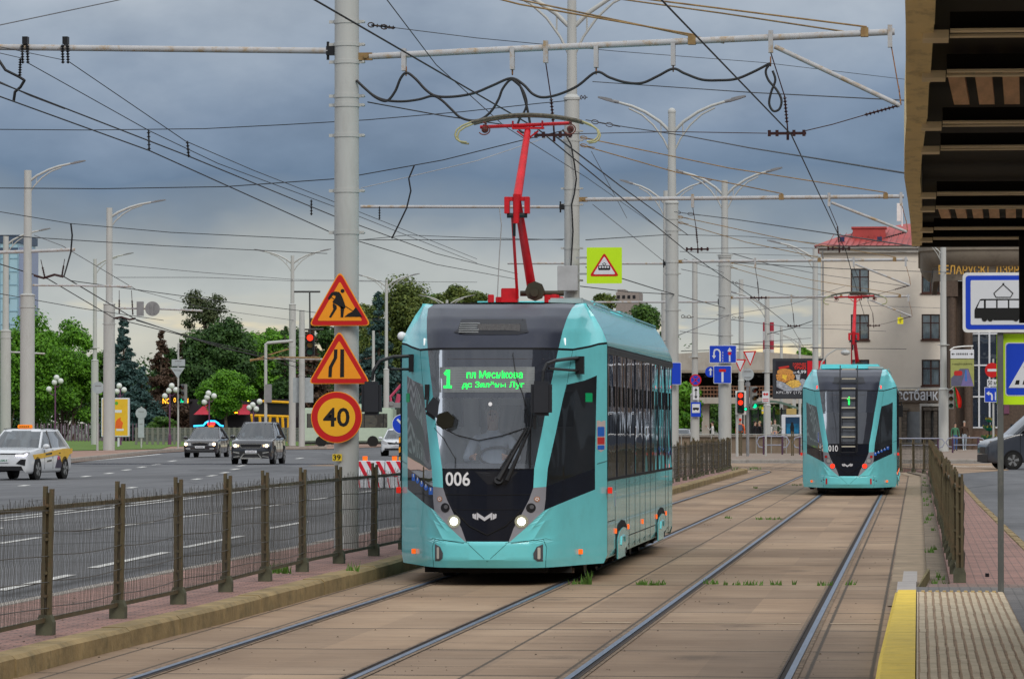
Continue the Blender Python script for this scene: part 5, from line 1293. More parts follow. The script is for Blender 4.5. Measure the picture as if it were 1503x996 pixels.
wire('dark wire dipping from the left edge at mid height up to the pole with cabinet', [(-5, 276, 85), (150, 277, 85), (330, 274, 85), (500, 262, 85), (650, 235, 85), (770, 205, 85), (826, 192, 86)], .011)
wire('wire sloping from the left edge past both lamp poles to the speed sign pole', [(-5, 310, 90), (103, 328, 90), (250, 341, 90), (480, 352, 90), (760, 352, 90), (830, 351, 90)], .009)
wire('thin stay wire from top of thick pole to the right over the bracket', [(556, 38, 53), (700, 56, 60), (900, 75, 70), (1120, 92, 80), (1340, 118, 90)], .006)
wire('wire crossing diagonally from the top past the tram collector', [(565, -4, 40), (640, 95, 48), (740, 185, 60), (860, 260, 80), (960, 330, 110)], .006)
wire('rusty cable at the top right entering from above', [(750, -3, 60), (1062, 63, 53)], .014, RUSTY)
wire('dark cable from the cabinet pole to the canopy', [(860, 176, 88), (915, 186, 80), (1010, 200, 70), (1100, 217, 60), (1200, 233, 50), (1340, 256, 40)], .010)
wire('second dark cable starting at the ball topped pole', [(990, 311, 120), (1080, 322, 100), (1200, 340, 85), (1345, 362, 70)], .012)
wire('pale span wire from left to the cabinet pole', [(530, 276, 86), (700, 236, 86), (820, 196, 87)], .008, mat('wire_pale', (.35, .35, .35), .5))
wire('grey hanging cable beside the raised red collector', [(733, 305, 86), (736, 330, 86), (733, 375, 86), (731, 415, 86), (730, 438, 86)], .012, mat('wire_pale', (.35, .35, .35), .5))
wire('black drop cable hanging from the dark wire in front of the pipe', [(608, 243, 85), (600, 262, 85), (603, 280, 85), (597, 305, 85), (585, 330, 85), (575, 350, 85)], .018, BLACKM)
wire('black jumper cable looping at the upper left edge', [(-4, 85, 53), (8, 103, 53), (28, 113, 53), (36, 118, 53), (30, 128, 53), (22, 135, 53), (20, 149, 53)], .02, BLACKM)
wire('heavy jumper cable hanging beside the lamp pole on the left', [(104, 328, 90), (106, 345, 90), (104, 370, 90), (97, 395, 95), (94, 405, 100)], .02, BLACKM)
wire('cable from left edge lamp pole down to the red traffic light pair', [(-5, 386, 205), (70, 409, 205), (168, 467, 250), (300, 500, 280), (420, 527, 290)], .03)
wire('trolley wire from the first avenue bracket down to the right', [(94, 406, 205), (198, 468, 250), (330, 512, 285), (440, 532, 300)], .03)
wire('thin grey wire over the park trees from the poster pole', [(168, 388, 250), (300, 400, 270), (430, 410, 300), (560, 412, 330)], .02, WIREG)
wire('thin grey wire lower over the park trees', [(168, 407, 250), (300, 407, 260), (430, 412, 290), (700, 414, 330)], .02, WIREG)
wire('faint wire rising from the sign backs to the left pole', [(50, 345, 205), (92, 361, 205), (200, 425, 230), (300, 452, 280), (432, 470, 300)], .018, WIREG)
wire('wire from the cabinet pole down left to the roadworks signs', [(826, 352, 88), (700, 349, 90), (600, 345, 95), (530, 352, 100)], .008)
wire('long wire across the middle right reaching the beige building', [(860, 352, 88), (985, 344, 122), (1100, 347, 150), (1230, 360, 200), (1345, 372, 240)], .012)
wire('wire between ball topped pole and building at roof level', [(998, 369, 122), (1100, 373, 150), (1200, 376, 190), (1345, 384, 250)], .010, WIREG)
wire('lower wire from blue sign pole toward the billboard', [(1075, 372, 157), (1130, 388, 200), (1200, 402, 240), (1330, 420, 290)], .018, WIREG)
wire('thin wire from blue sign pole crossing above the give way signs', [(1075, 414, 157), (1150, 432, 200), (1260, 448, 240), (1380, 452, 250)], .014, WIREG)
wire('thin wire low above the billboard', [(1000, 466, 170), (1075, 469, 170), (1160, 480, 220), (1300, 486, 260)], .016, WIREG)
wire('wire climbing from the tram roof to the blue sign pole', [(860, 500, 122), (930, 520, 122), (1000, 490, 122), (1070, 462, 157), (1160, 447, 200), (1240, 420, 220)], .012, WIREG)
WX = (('left edge up to the thick pole clamp', (-5, 118), (95, 160), 70, 90), ('above the amber glow at left', (105, 412), (560, 470), 205, 330), ('below the sign backs', (200, 470), (470, 548), 250, 300), ('grazing the crown of the left trees', (-5, 430), (240, 470), 200, 260),
 ('from the thick pole to the collector, lower', (540, 150), (760, 186), 53, 60), ('from the collector head to the right', (810, 196), (1010, 345), 53, 120), ('parallel to the first long span', (-5, 345), (480, 372), 120, 160), ('rising to the canopy under the bracket', (870, 120), (1340, 148), 88, 60),
 ('crossing before the beige facade high', (1075, 385), (1400, 400), 157, 250), ('crossing before the beige facade low', (1075, 505), (1330, 512), 157, 230), ('joining the two middle poles', (852, 420), (990, 432), 88, 122), ('crossing the pale sky right of the tram roof', (860, 392), (1064, 452), 88, 157),
 ('just over the bridge deck', (1000, 515), (1200, 505), 170, 230), ('running to the far lamp over the billboard', (1126, 490), (1195, 470), 235, 225))
for lb, a, b, da, db in WX: wire('thin grey wire ' + lb, [(*a, da), ((a[0] + b[0]) / 2, (a[1] + b[1]) / 2 + 2, 2 / (1 / da + 1 / db)), (*b, db)], .005 + .00007 * (da + db) / 2, WIREM)
wire('rusty tie cable at the very top right', [(890, -4, 60), (1062, 20, 57), (1262, 50, 53)], .013, RUSTY)
for i, (a, b) in enumerate((((998, 486), (1060, 493)), ((1000, 395), (1062, 408)), ((1004, 380), (1062, 400)), ((870, 300), (985, 392)), ((868, 222), (920, 320)), ((1072, 505), (1190, 496)))):
    wire('short thin stay wire number pair %s of the pole row in the middle' % ['lowest', 'second', 'third', 'long', 'steep', 'bottom right'][i], [(*a, 122), (*b, 157)], .010, WIREG)
for (T, d, x0, y0, x1, y1) in ((TC, 122, 990, 311, 1028, 316), (TC, 122, 1000, 464, 1018, 465), (TD, 157, 1075, 466, 1092, 466), (TD, 157, 1074, 414, 1085, 416), (TB, 88, 852, 143, 862, 143), (TB, 88, 868, 178, 910, 186), (TA, 53, 540, 36, 578, 42)):
    mb = MB(); chain(mb, P(x0, y0, d), P(x1, y1, d), 4, .045 if d > 60 else .03); mb.build('turnbuckle', mat('dark_rust', (.05, .03, .02), .7), T, w=True)
mb = MB(); insulator(mb, P(545, 37, 53), P(580, 41, 53), .03, 6); mb.build('insulator', BLACKM, TA, w=True)
for (a, b), lb in zip((((218, 192, 56), (219, 221, 56)), ((275, 207, 56), (277, 231, 56)), ((457, 293, 70), (457, 316, 70)), ((557, 303, 80), (557, 322, 80))), ('leftmost, on the lower trolley wire', 'second from left, on the upper trolley wire', 'just left of the thick pole', 'hanging from the thin pipe right of the thick pole')):
    mb = MB(); insulator(mb, P(*a), P(*b), .03, 5); tag(mb.build('wire_spacer', BLACKM), 'black insulated spacer ' + lb, 'insulator', 'insulated spacers on the trolley wires')
# ---------------------------------------------------------------- signs on the thick pole
ORG = mat('sign_orange', (.85, .30, .015), .4, var=.03); YEL = mat('sign_yellow', (.80, .40, .02), .4, var=.03); SRED = mat('sign_red', (.52, .012, .012), .4, var=.03)
FLUO = mat('sign_fluorescent', (.50, .78, .01), .45, var=.02); SBLK = mat('sign_black', (.008, .008, .008), .5, var=0); SWHT = mat('sign_white', (.62, .64, .68), .45, var=.03)
SBLU = mat('sign_blue', (.008, .05, .50), .4, var=.04)
def sgn(name, label, x, d, z, cat='road sign', group=None): return thing(name, label, cat, (x, d, z), group=group)
def plate(T, name, m, poly, y0, y1): mb = MB(); mb.prism(poly, y0, y1); return mb.build(name, m, T)
dS = 52.75; sc = dS / F
def triangle_sign(label, pxc, pyb, pyt, halfpx):
    p = P(pxc, pyb, dS); T = sgn('road_sign', label, p.x, dS, p.z); hf = halfpx * sc; h = (pyb - pyt) * sc
    plate(T, 'plate', ORG, rtri(0, 0, hf, h, .05), -.01, .01)
    plate(T, 'border', SRED, rtri(0, .008, hf - .02, h - .032, .045), -.013, -.009)
    plate(T, 'field', ORG, rtri(0, .066, hf - .118, h - .21, .014), -.017, -.012)
    mb = MB(); mb.box(-.2, .2, .01, .06, .1, .13); mb.box(-.2, .2, .01, .06, .35, .38); mb.build('bracket', STEEL, T)
    return T, hf, h
T, hf, h = triangle_sign('orange triangular roadworks sign with a digging man, topmost of three', 499, 478, 396, 47)
mb = MB(); U = .01
def q(u, v): return ((u - 245) / 182 * hf, (325 - v) / 329 * h)     # zoomed photo coordinates
figure = [[(196, 128), (216, 121), (240, 124), (252, 138), (262, 160), (278, 208), (276, 221), (258, 224), (236, 204), (206, 188), (203, 180), (216, 165), (222, 148), (206, 142), (192, 162), (184, 170), (176, 160)],
          [(206, 190), (226, 205), (228, 222), (208, 255), (194, 277), (183, 272), (196, 248), (208, 226), (204, 206)],
          [(248, 206), (272, 220), (268, 245), (265, 275), (250, 274), (250, 240)],
          [(272, 272), (292, 254), (318, 240), (338, 214), (376, 272)]]
for f in figure: mb.prism([q(*a) for a in f], -.022, -.016)
c = q(261, 118); mb.prism(circ(c[0], c[1], .026, 14), -.022, -.016)
for s_ in stroke([q(196, 155), q(322, 238)], .008): mb.prism(s_, -.0225, -.0165)
mb.build('symbol', SBLK, T)
T, hf, h = triangle_sign('orange triangular sign showing the road narrowing on the left, middle of three', 498, 563, 483, 47)
mb = MB()
def q(u, v): return ((u - 240) / 190 * hf, (682 - v) / 340 * h)
mb.prism([q(*a) for a in ((210, 465), (230, 465), (228, 520), (198, 580), (195, 640), (175, 640), (178, 575), (208, 518))], -.022, -.016)
mb.prism([q(*a) for a in ((248, 465), (270, 465), (270, 640), (246, 640))], -.022, -.016); mb.build('symbol', SBLK, T)
p = P(494, 612, dS); R0 = 37 * sc; T = sgn('road_sign', 'round yellow speed limit 40 sign with red rim, lowest of three', p.x, dS, p.z)
plate(T, 'plate', ORG, circ(0, 0, R0 * 1.03, 48), -.01, .01); plate(T, 'border', SRED, circ(0, 0, R0 * 1.0, 48), -.013, -.009); plate(T, 'field', YEL, circ(0, 0, R0 * .76, 48), -.017, -.012)
mb = MB(); text(mb, '40', -.175, -.125, .35, .25, -.019, True); mb.build('number', SBLK, T)
mb = MB(); mb.box(-.2, .2, .01, .06, .1, .13); mb.box(-.2, .2, .01, .06, -.13, -.1); mb.build('bracket', STEEL, T)
p = P(494.5, 671, 52.8); T = sgn('number_plate', 'tiny yellow plate reading 39 low on the thick pole', p.x, 52.8, p.z, 'plate')
plate(T, 'plate', mat('plate_yellow', (.70, .50, .02), .5), rrect(-.06, .065, -.045, .045, .01), 0, .02); mb = MB(); text(mb, '39', -.05, -.035, .10, .07, -.003, True); mb.build('number', SBLK, T)
# fluorescent square with tram warning triangle on the cabinet pole
dB = 87.6; k = dB / F; p = P(887, 389.5, dB); T = sgn('road_sign', 'yellow green square sign with red triangle and small tram symbol', p.x, dB, p.z)
plate(T, 'plate', FLUO, rrect(-26 * k, 26 * k, -26.5 * k, 26.5 * k, .02), -.01, .01)
plate(T, 'border', SRED, rtri(0, -16 * k, 22 * k, 35 * k, .04), -.014, -.010); plate(T, 'field', SWHT, rtri(0, -13 * k, 16.5 * k, 26.5 * k, .02), -.018, -.013)
mb = MB(); mb.prism(rrect(-.13, .13, -.10, .0, .02), -.022, -.017); 
for s_ in stroke([(0, .0), (-.04, .03), (0, .06), (.04, .03), (0, 0)], .01): mb.prism(s_, -.0225, -.017)
mb.build('symbol', SBLK, T); mb = MB()
for kx in range(4): mb.prism(rrect(-.11 + kx * .058, -.07 + kx * .058, -.055, -.015, .004), -.026, -.021)
mb.build('symbol_window', SWHT, T)
mb = MB(); mb.box(-.62, -.1, .012, .05, .15, .19); mb.box(-.62, -.1, .012, .05, -.2, -.16); mb.build('bracket', STEEL, T)
# ---------------------------------------------------------------- signs on the post at the platform
dP = 38.6; k = dP / F; gp = G(1466, 876, .2)
post = thing('sign_post', 'dark grey square post on the platform holding the tram stop sign', 'post', (XD(1468.5, dP), dP, PZ - .01))
mb = MB(); mb.box(-.028, .028, -.028, .028, 0, ZD(405, dP, 1468) - PZ); mb.build('post', mat('post_grey', (.10, .105, .10), .5, var=.25, vs=5, dirt=.5, dirtcol=(.2, .19, .16), stretch=(1, 1, .3)), post, bevel=.004)
p = P(1472.6, 444, dP); T = sgn('road_sign', 'white and blue tram stop sign with black tram symbol', p.x, dP - .05, p.z)
W2, H2 = 59 * k, 43.5 * k
plate(T, 'plate', mat('plate_white', (.68, .69, .70), .4), rrect(-W2, W2, -H2, H2, .04), -.012, .0)
plate(T, 'border', SBLU, rrect(-W2 + .028, W2 - .028, -H2 + .028, H2 - .028, .03), -.015, -.011)
plate(T, 'field', SWHT, rrect(-W2 + .075, W2 - .075, -H2 + .072, H2 - .072, .012), -.018, -.014)
def q(u, v): return (((u / 3.113 + 1380) - 1472.6) * k, (444 - (v / 3.113 + 380)) * k)
mb = MB(); mb.prism([q(*a) for a in ((158, 233), (182, 186), (190, 183), (386, 183), (394, 186), (418, 233), (418, 270), (158, 270))], -.022, -.017)
mb.prism([q(*a) for a in ((242, 262), (336, 262), (336, 280), (242, 280))], -.0215, -.0165)
for cx in (203, 229, 344, 370): c = q(cx, 272); mb.prism(circ(c[0], c[1], 13 / 3.113 * k, 14), -.024, -.019)
for s_ in stroke([q(255, 176), q(245, 158), q(288, 118), q(331, 158), q(320, 176), q(255, 176)], .008): mb.prism(s_, -.022, -.017)
c = q(288, 116); mb.prism(rrect(c[0] - .008, c[0] + .008, c[1] - .01, c[1] + .01, .002), -.0225, -.0175)
mb.build('symbol', SBLK, T)
mb = MB(); mb.prism([q(*a) for a in ((170, 224), (183, 192), (200, 190), (200, 224))], -.026, -.021); mb.prism([q(*a) for a in ((376, 190), (393, 192), (406, 224), (376, 224))], -.026, -.021)
for a in (209, 262, 315): mb.prism([q(*b) for b in ((a, 190), (a + 46, 190), (a + 46, 224), (a, 224))], -.026, -.021)
for cx in (203, 229, 344, 370):
    pass
mb.build('symbol_window', SWHT, T)
p = P(1514, 541.5, dP); T = sgn('road_sign', 'fluorescent square with blue pedestrian crossing sign below the tram stop sign', p.x, dP + .045, p.z)
W2 = 50.5 * k
plate(T, 'plate', FLUO, rrect(-W2, W2, -51.5 * k, 51.5 * k, .012), -.012, .0)
plate(T, 'border', SWHT, rrect(-38 * k, 38 * k, -39 * k, 39 * k, .03), -.0150, -.0110); plate(T, 'field', SBLU, rrect(-36.5 * k, 36.5 * k, -37.5 * k, 37.5 * k, .028), -.018, -.014)
plate(T, 'triangle', SWHT, [(-33 * k, -27 * k), (33 * k, -27 * k), (0, 30 * k)], -.0215, -.0175)
mb = MB()
for i in range(5): x = (-24 + i * 11) * k; mb.prism([(x, -22 * k), (x + 6 * k, -22 * k), (x + 7 * k, -16 * k), (x + 2 * k, -16 * k)], -.025, -.021)
mb.prism(circ(-2 * k, 16 * k, 3 * k, 12), -.025, -.021)
for a, b, w_ in (((-2, 12), (0, 0), 7), ((0, 0), (-8, -14), 4), ((0, 0), (8, -13), 4), ((-2, 10), (-10, 2), 3), ((-1, 10), (8, 3), 3)):
    for s_ in stroke([(a[0] * k, a[1] * k), (b[0] * k, b[1] * k)], w_ * k): mb.prism(s_, -.0255, -.0212)
mb.build('symbol', SBLK, T)
# ---------------------------------------------------------------- signs in the middle distance
def sign_at(label, px, py, d, shape, size, m, border=None, cat='road sign'):
    p = P(px, py, d); T = sgn('road_sign', label, p.x, d, p.z, cat)
    k = d / F
    return T, k
dD = 156.6
T, k = sign_at('wide blue sign with white u turn and straight arrows', 1061, 519.5, dD, 0, 0, 0)
plate(T, 'plate', SWHT, rrect(-20 * k, 20 * k, -13 * k, 13 * k, .04), -.02, .0); plate(T, 'field', SBLU, rrect(-19.2 * k, 19.2 * k, -12.2 * k, 12.2 * k, .03), -.025, -.019)
mb = MB()
for s_ in stroke([(-4 * k, -11 * k), (-4 * k, 3 * k), (-6 * k, 6 * k), (-9 * k, 7 * k), (-12 * k, 6 * k), (-13 * k, 2 * k), (-13 * k, -2 * k)], 2.2 * k): mb.prism(s_, -.03, -.024)
mb.prism([(-16 * k, -2 * k), (-10 * k, -2 * k), (-13 * k, -7 * k)], -.0302, -.0242)
for s_ in stroke([(10 * k, -11 * k), (10 * k, 5 * k)], 2.2 * k): mb.prism(s_, -.03, -.024)
mb.prism([(6.5 * k, 4 * k), (13.5 * k, 4 * k), (10 * k, 10 * k)], -.0302, -.0242)
for i in range(4): mb.prism(rrect(-.4 * k, .4 * k, (-11 + i * 4) * k, (-8.5 + i * 4) * k, .002), -.03, -.024)
mb.build('symbol', SWHT, T)
mb = MB(); mb.prism(circ(10 * k, 1 * k, 2.6 * k, 14), -.036, -.030); mb.build('symbol_ring', SRED, T)
T, k = sign_at('square blue dead end sign with a red bar on top of a white stem', 1060.5, 549.5, dD, 0, 0, 0)
plate(T, 'plate', SWHT, rrect(-13.2 * k, 13.2 * k, -13.2 * k, 13.2 * k, .04), -.02, .0); plate(T, 'field', SBLU, rrect(-12.4 * k, 12.4 * k, -12.4 * k, 12.4 * k, .03), -.025, -.019)
plate(T, 'symbol', SWHT, rrect(-1.5 * k, 1.5 * k, -11 * k, 6 * k, .01), -.03, -.024); plate(T, 'symbol_bar', SRED, rrect(-5 * k, 5 * k, 4 * k, 8 * k, .01), -.036, -.028)
T, k = sign_at('small round blue sign with a white arrow peeking left of the dead end sign', 1043, 545.5, dD + .1, 0, 0, 0); plate(T, 'plate', SBLU, circ(0, 0, 8 * k, 20), -.02, .0)
mb = MB(); mb.prism([(-1 * k, -5 * k), (1 * k, -5 * k), (1 * k, 2 * k), (3 * k, 2 * k), (0, 6 * k), (-3 * k, 2 * k), (-1 * k, 2 * k)], -.026, -.019); mb.build('symbol', SWHT, T)
T, k = sign_at('blue sign edge seen just right of the front tram tail', 992, 548, 121.6, 0, 0, 0); plate(T, 'plate', SWHT, rrect(-8 * k, 8 * k, -16.5 * k, 16.5 * k, .03), -.02, 0); plate(T, 'field', SBLU, rrect(-7 * k, 7.3 * k, -15.7 * k, 15.7 * k, .02), -.025, -.019)
dM = 169.7
T, k = sign_at('round no stopping sign with red cross on blue', 1021, 557.5, dM, 0, 0, 0); plate(T, 'plate', SRED, circ(0, 0, 8.6 * k, 24), -.02, .0); plate(T, 'field', SBLU, circ(0, 0, 6.7 * k, 24), -.025, -.019)
mb = MB()
for a in (45, 135): c_, s__ = math.cos(R_(a)), math.sin(R_(a)); [mb.prism(s_, -.030, -.024) for s_ in stroke([(-6 * k * c_, -6 * k * s__), (6 * k * c_, 6 * k * s__)], 1.4 * k)]
mb.build('symbol', SRED, T)
T, k = sign_at('white plate with black up and down arrow under the no stopping sign', 1021.5, 577, dM, 0, 0, 0); plate(T, 'plate', SWHT, rrect(-4.5 * k, 4.5 * k, -9.5 * k, 9.5 * k, .02), -.02, .0)
mb = MB(); mb.prism([(-.7 * k, -4 * k), (.7 * k, -4 * k), (.7 * k, 4 * k), (-.7 * k, 4 * k)], -.026, -.019); mb.prism([(-2.5 * k, 4 * k), (2.5 * k, 4 * k), (0, 8 * k)], -.0262, -.0192); mb.prism([(-2.5 * k, -4 * k), (2.5 * k, -4 * k), (0, -8 * k)], -.0262, -.0192); mb.build('symbol', SBLK, T)
T, k = sign_at('blue bus stop sign with black vehicle symbol on white', 1021.5, 600.5, dM, 0, 0, 0); plate(T, 'plate', SBLU, rrect(-7.3 * k, 7.3 * k, -10.7 * k, 10.7 * k, .03), -.02, .0); plate(T, 'field', SWHT, rrect(-5.6 * k, 5.6 * k, -5 * k, 8 * k, .01), -.025, -.019)
mb = MB(); mb.prism(rrect(-4.5 * k, 4.5 * k, -.5 * k, 2.6 * k, .03), -.03, -.024); mb.prism(circ(-2.6 * k, -.8 * k, .9 * k, 10), -.0302, -.0242); mb.prism(circ(2.6 * k, -.8 * k, .9 * k, 10), -.0302, -.0242); mb.build('symbol', SBLK, T)
def giveway(label, px, pyt, d, half, h, rot=0.0):
    T, k = sign_at(label, px, pyt + h, d, 0, 0, 0); T.rotation_euler = (0, rot, 0)
    plate(T, 'plate', SRED, rtri(0, 0, half * k, h * k, .03, flip=True), -.02, 0); plate(T, 'field', SWHT, rtri(0, 3.2 * k, (half - 3.2) * k, (h - 5) * k, .01, flip=True), -.025, -.019)
giveway('white give way triangle with red rim, higher of the two', 1101.5, 515, 211.6, 10, 22, R_(-3)); giveway('white give way triangle with red rim, lower left of the two', 1086.5, 527, 209.5, 9, 19)
T, k = sign_at('grey round back of a sign above the middle traffic lights', 1097.5, 549, 210, 0, 0, 0); plate(T, 'plate', mat('board_back', (.36, .40, .42), .5), circ(0, 0, 9 * k, 24), -.02, .0)
mb = MB(); mb.box(-5 * k, 5 * k, -.04, -.02, 4 * k, 5 * k); mb.box(-5 * k, 5 * k, -.04, -.02, -5 * k, -4 * k); mb.build('bracket', SIGB, T)
T = thing('signal_post', 'grey post under the round sign back between the traffic lights', 'post', (XD(1097.5, 210.2), 210.2, 0)); mb = MB(); mb.tube([(0, 0, .1), (0, 0, ZD(540, 210))], .08, 10); mb.tube([(0, 0, ZD(567, 210)), (0, 0, ZD(561, 210))], .13, 8); mb.build('post', mat('post_mid_grey', (.22, .22, .23), .5), T)
T = thing('signal_post', 'grey post under the white framed traffic light', 'post', (XD(1081.5, 209), 209.2, 0)); mb = MB(); mb.tube([(0, 0, .1), (0, 0, ZD(600, 209))], .07, 10); mb.build('post', POLEM, T)
traffic_light('traffic light with white frame and two red lamps lit', 1087, 575, 606, 208.8, (1, 1, 0), 10, board=.10)
traffic_light('traffic light turned sideways with its green lamp lit', 1107.5, 567, 601, 209.8, (0, 0, 1), 9, rz=R_(25), small=True)
T, k = sign_at('tiny green repeater lamp between the middle traffic lights', 1094.5, 600, 208.5, 0, 0, 0, cat='traffic light'); plate(T, 'lamp_case', BLACKM, circ(0, 0, 3 * k, 12), -.05, .1); plate(T, 'lens', mat('green_lamp', (.0, .8, .4), .4), circ(0, 0, 1.9 * k, 12), -.07, -.045)
T = thing('notice_post', 'thin post carrying a white notice with red writing', 'notice', (XD(1124, 212), 212, 0)); mb = MB(); mb.tube([(0, 0, .1), (0, 0, ZD(575, 212))], .05, 8); mb.build('post', POLEM, T)
k = 212 / F; z = ZD(582, 212); plate(T, 'board', SWHT, rrect(-5 * k, 5 * k, z - 8 * k, z + 8 * k, .01), -.09, -.06)
mb = MB(); mb.prism([(-4 * k, z + 4 * k), (-2 * k, z + 6 * k), (0, z + 4 * k), (2 * k, z + 6 * k), (4 * k, z + 4 * k), (2 * k, z + 1.5 * k), (0, z + 3 * k), (-2 * k, z + 1.5 * k)], -.1, -.09); mb.box(-4 * k, 4 * k, -.1, -.09, z - 4 * k, z - 3 * k); mb.box(-4 * k, 4 * k, -.1, -.09, z - 6.5 * k, z - 5.5 * k); mb.build('marking', SRED, T)
T = thing('notice_board', 'yellow striped notice at the far stop shelter', 'notice', tuple(P(1124, 602, 240))); k = 240 / F
plate(T, 'board', mat('notice_yellow', (.65, .50, .03), .5), rrect(-6 * k, 6 * k, -5 * k, 5 * k, .02), 0, .05); mb = MB(); mb.box(-6.1 * k, 6.1 * k, -.01, .0, -.8 * k, .8 * k); mb.build('stripe', SWHT, T)
# right side cluster
dR = 205; k = dR / F
T = thing('sign_post', 'slim light post behind the van holding no entry and arrow signs', 'post', (XD(1458, dR), dR, .1)); mb = MB(); mb.tube([(0, 0, 0), (0, 0, ZD(530, dR))], .05, 8); mb.build('post', POLEM, T)
T, _ = sign_at('round red no entry sign partly behind the dark post', 1456.5, 543, dR - .1, 0, 0, 0); plate(T, 'plate', SRED, circ(0, 0, 10.8 * k, 24), -.02, 0); plate(T, 'bar', SWHT, rrect(-7 * k, 7 * k, -1.8 * k, 1.8 * k, .01), -.028, -.019)
T, _ = sign_at('small white distance plate reading 50 m', 1456.5, 561.5, dR - .1, 0, 0, 0); plate(T, 'plate', SWHT, rrect(-7.5 * k, 7.5 * k, -5 * k, 5 * k, .01), -.02, 0); mb = MB(); text(mb, '50 м', -6.2 * k, -3.4 * k, 12.4 * k, 6.8 * k, -.024, True); mb.build('writing', SBLK, T)
T, _ = sign_at('square blue sign with white arrow turning left', 1456, 579, dR - .1, 0, 0, 0); plate(T, 'plate', SWHT, rrect(-11 * k, 11 * k, -11 * k, 11 * k, .03), -.02, 0); plate(T, 'field', SBLU, rrect(-10.2 * k, 10.2 * k, -10.2 * k, 10.2 * k, .02), -.026, -.019)
mb = MB(); [mb.prism(s_, -.032, -.025) for s_ in stroke([(0, -8 * k), (0, -1 * k), (-1.5 * k, 1.5 * k), (-4 * k, 2 * k)], 2.4 * k)]; mb.prism([(-4 * k, -1.5 * k), (-4 * k, 5.5 * k), (-8.5 * k, 2 * k)], -.0322, -.0252); [mb.prism(s_, -.0324, -.0254) for s_ in stroke([(5 * k, -8 * k), (5 * k, 4 * k)], 1.6 * k)]; mb.build('symbol', SWHT, T)
# banner on the right pole
dN = 244; k = dN / F; T = thing('street_banner', 'hanging street banner with a car and road picture under a small white arrow plate', 'banner', tuple(P(1412.5, 567, dN)))
plate(T, 'board', mat('banner_olive', (.30, .32, .10), .6), [(-17 * k, 0), (17 * k, 0), (17 * k, 40 * k), (-17 * k, 40 * k)], 0, .06)
plate(T, 'picture', mat('banner_road', (.10, .10, .16), .6), [(-16.5 * k, .5 * k), (16.5 * k, .5 * k), (9 * k, 26 * k), (-3 * k, 26 * k), (-16.5 * k, 12 * k)], -.006, .001)
plate(T, 'picture', mat('banner_violet', (.16, .13, .30), .6), [(-2 * k, .5 * k), (16.5 * k, .5 * k), (8 * k, 25 * k), (5 * k, 25 * k)], -.012, -.005)
plate(T, 'picture', mat('banner_red', (.45, .02, .02), .6), rrect(-12 * k, 0, 16 * k, 23 * k, .1), -.017, -.004)
plate(T, 'picture', mat('banner_blue', (.03, .15, .45), .6), [(4 * k, 8 * k), (7 * k, 8 * k), (6 * k, 24 * k), (4 * k, 24 * k)], -.018, -.004)
mb = MB(); text(mb, 'У КАЖДОГО СВОЙ ПУТЬ', -14.5 * k, 31 * k, 29 * k, 3.6 * k, -.008, True); mb.build('writing', SBLK, T)
plate(T, 'arrow_plate', SWHT, rrect(-17 * k, 17 * k, 41 * k, 54 * k, .02), 0, .06)
mb = MB(); text(mb, '1-й КАРАЧЫ', -9 * k, 45.5 * k, 18 * k, 3.4 * k, -.004)
mb = MB()
for s in (-1, 1): [mb.prism(q_, -.006, .001) for q_ in stroke([(s * 10.5 * k, 47.3 * k), (s * 14 * k, 47.3 * k)], .8 * k)]; mb.prism([(s * 13 * k, 45.5 * k), (s * 13 * k, 49 * k), (s * 16 * k, 47.3 * k)], -.0064, .001)
for i in range(7): mb.box((-8.5 + i * 2.5) * k, (-7 + i * 2.5) * k, -.004, .001, 46 * k, 48.8 * k)
mb.build('marking', SBLK, T)
mb = MB(); mb.tube([(-18 * k, 0, 53 * k), (-12 * k, .03, 57 * k), (0, .03, 58.5 * k), (16 * k, .03, 59 * k)], .04, 8); mb.tube([(14 * k, .03, 59 * k), (14 * k, .03, 54 * k)], .02, 6); mb.build('hanger', WHITEP, T)
traffic_light('dark traffic light seen edge on beside the right pole', 1396, 570, 600, 243.5, (0, 0, 0), 8, small=True)
dF = 262; T = thing('flag', 'red flag with green edge drooping below the street banner', 'flag', tuple(P(1400, 568, dF))); k = dF / F
mb = MB()
rows = []
for i in range(9):
    u = i / 8; rows.append([((1 + 5 * u + j * (.3 + 1.1 * math.sin(u * 2.6))) * k, .12 * math.sin(j * 1.6 + u * 3), -u * 30 * k) for j in range(6)])
mb.grid(rows[:9]); mb.build('cloth', mat('flag_red', (.55, .02, .01), .7), T, smooth=60, recalc=False)
mb = MB(); mb.grid([[(p[0] - .1 * k, p[1] - .015, p[2]) for p in r[4:6]] for r in rows] if 0 else [[(r[0][0] - 1.4 * k * (i % 2) - k * .8, r[0][1] - .02, r[0][2]), (r[0][0] + .2 * k, r[0][1] - .02, r[0][2])] for i, r in enumerate(rows)]); mb.build('border', mat('flag_green', (.0, .20, .05), .7), T, recalc=False)
mb = MB(); mb.tube([(-1 * k, .15, 3 * k), (.4 * k, .0, 1 * k)], .03, 6); mb.tube([(-14 * k, .9, -10 * k), (.4 * k, 0, 1.5 * k)], .03, 6); mb.build('staff', WHITEP, T)
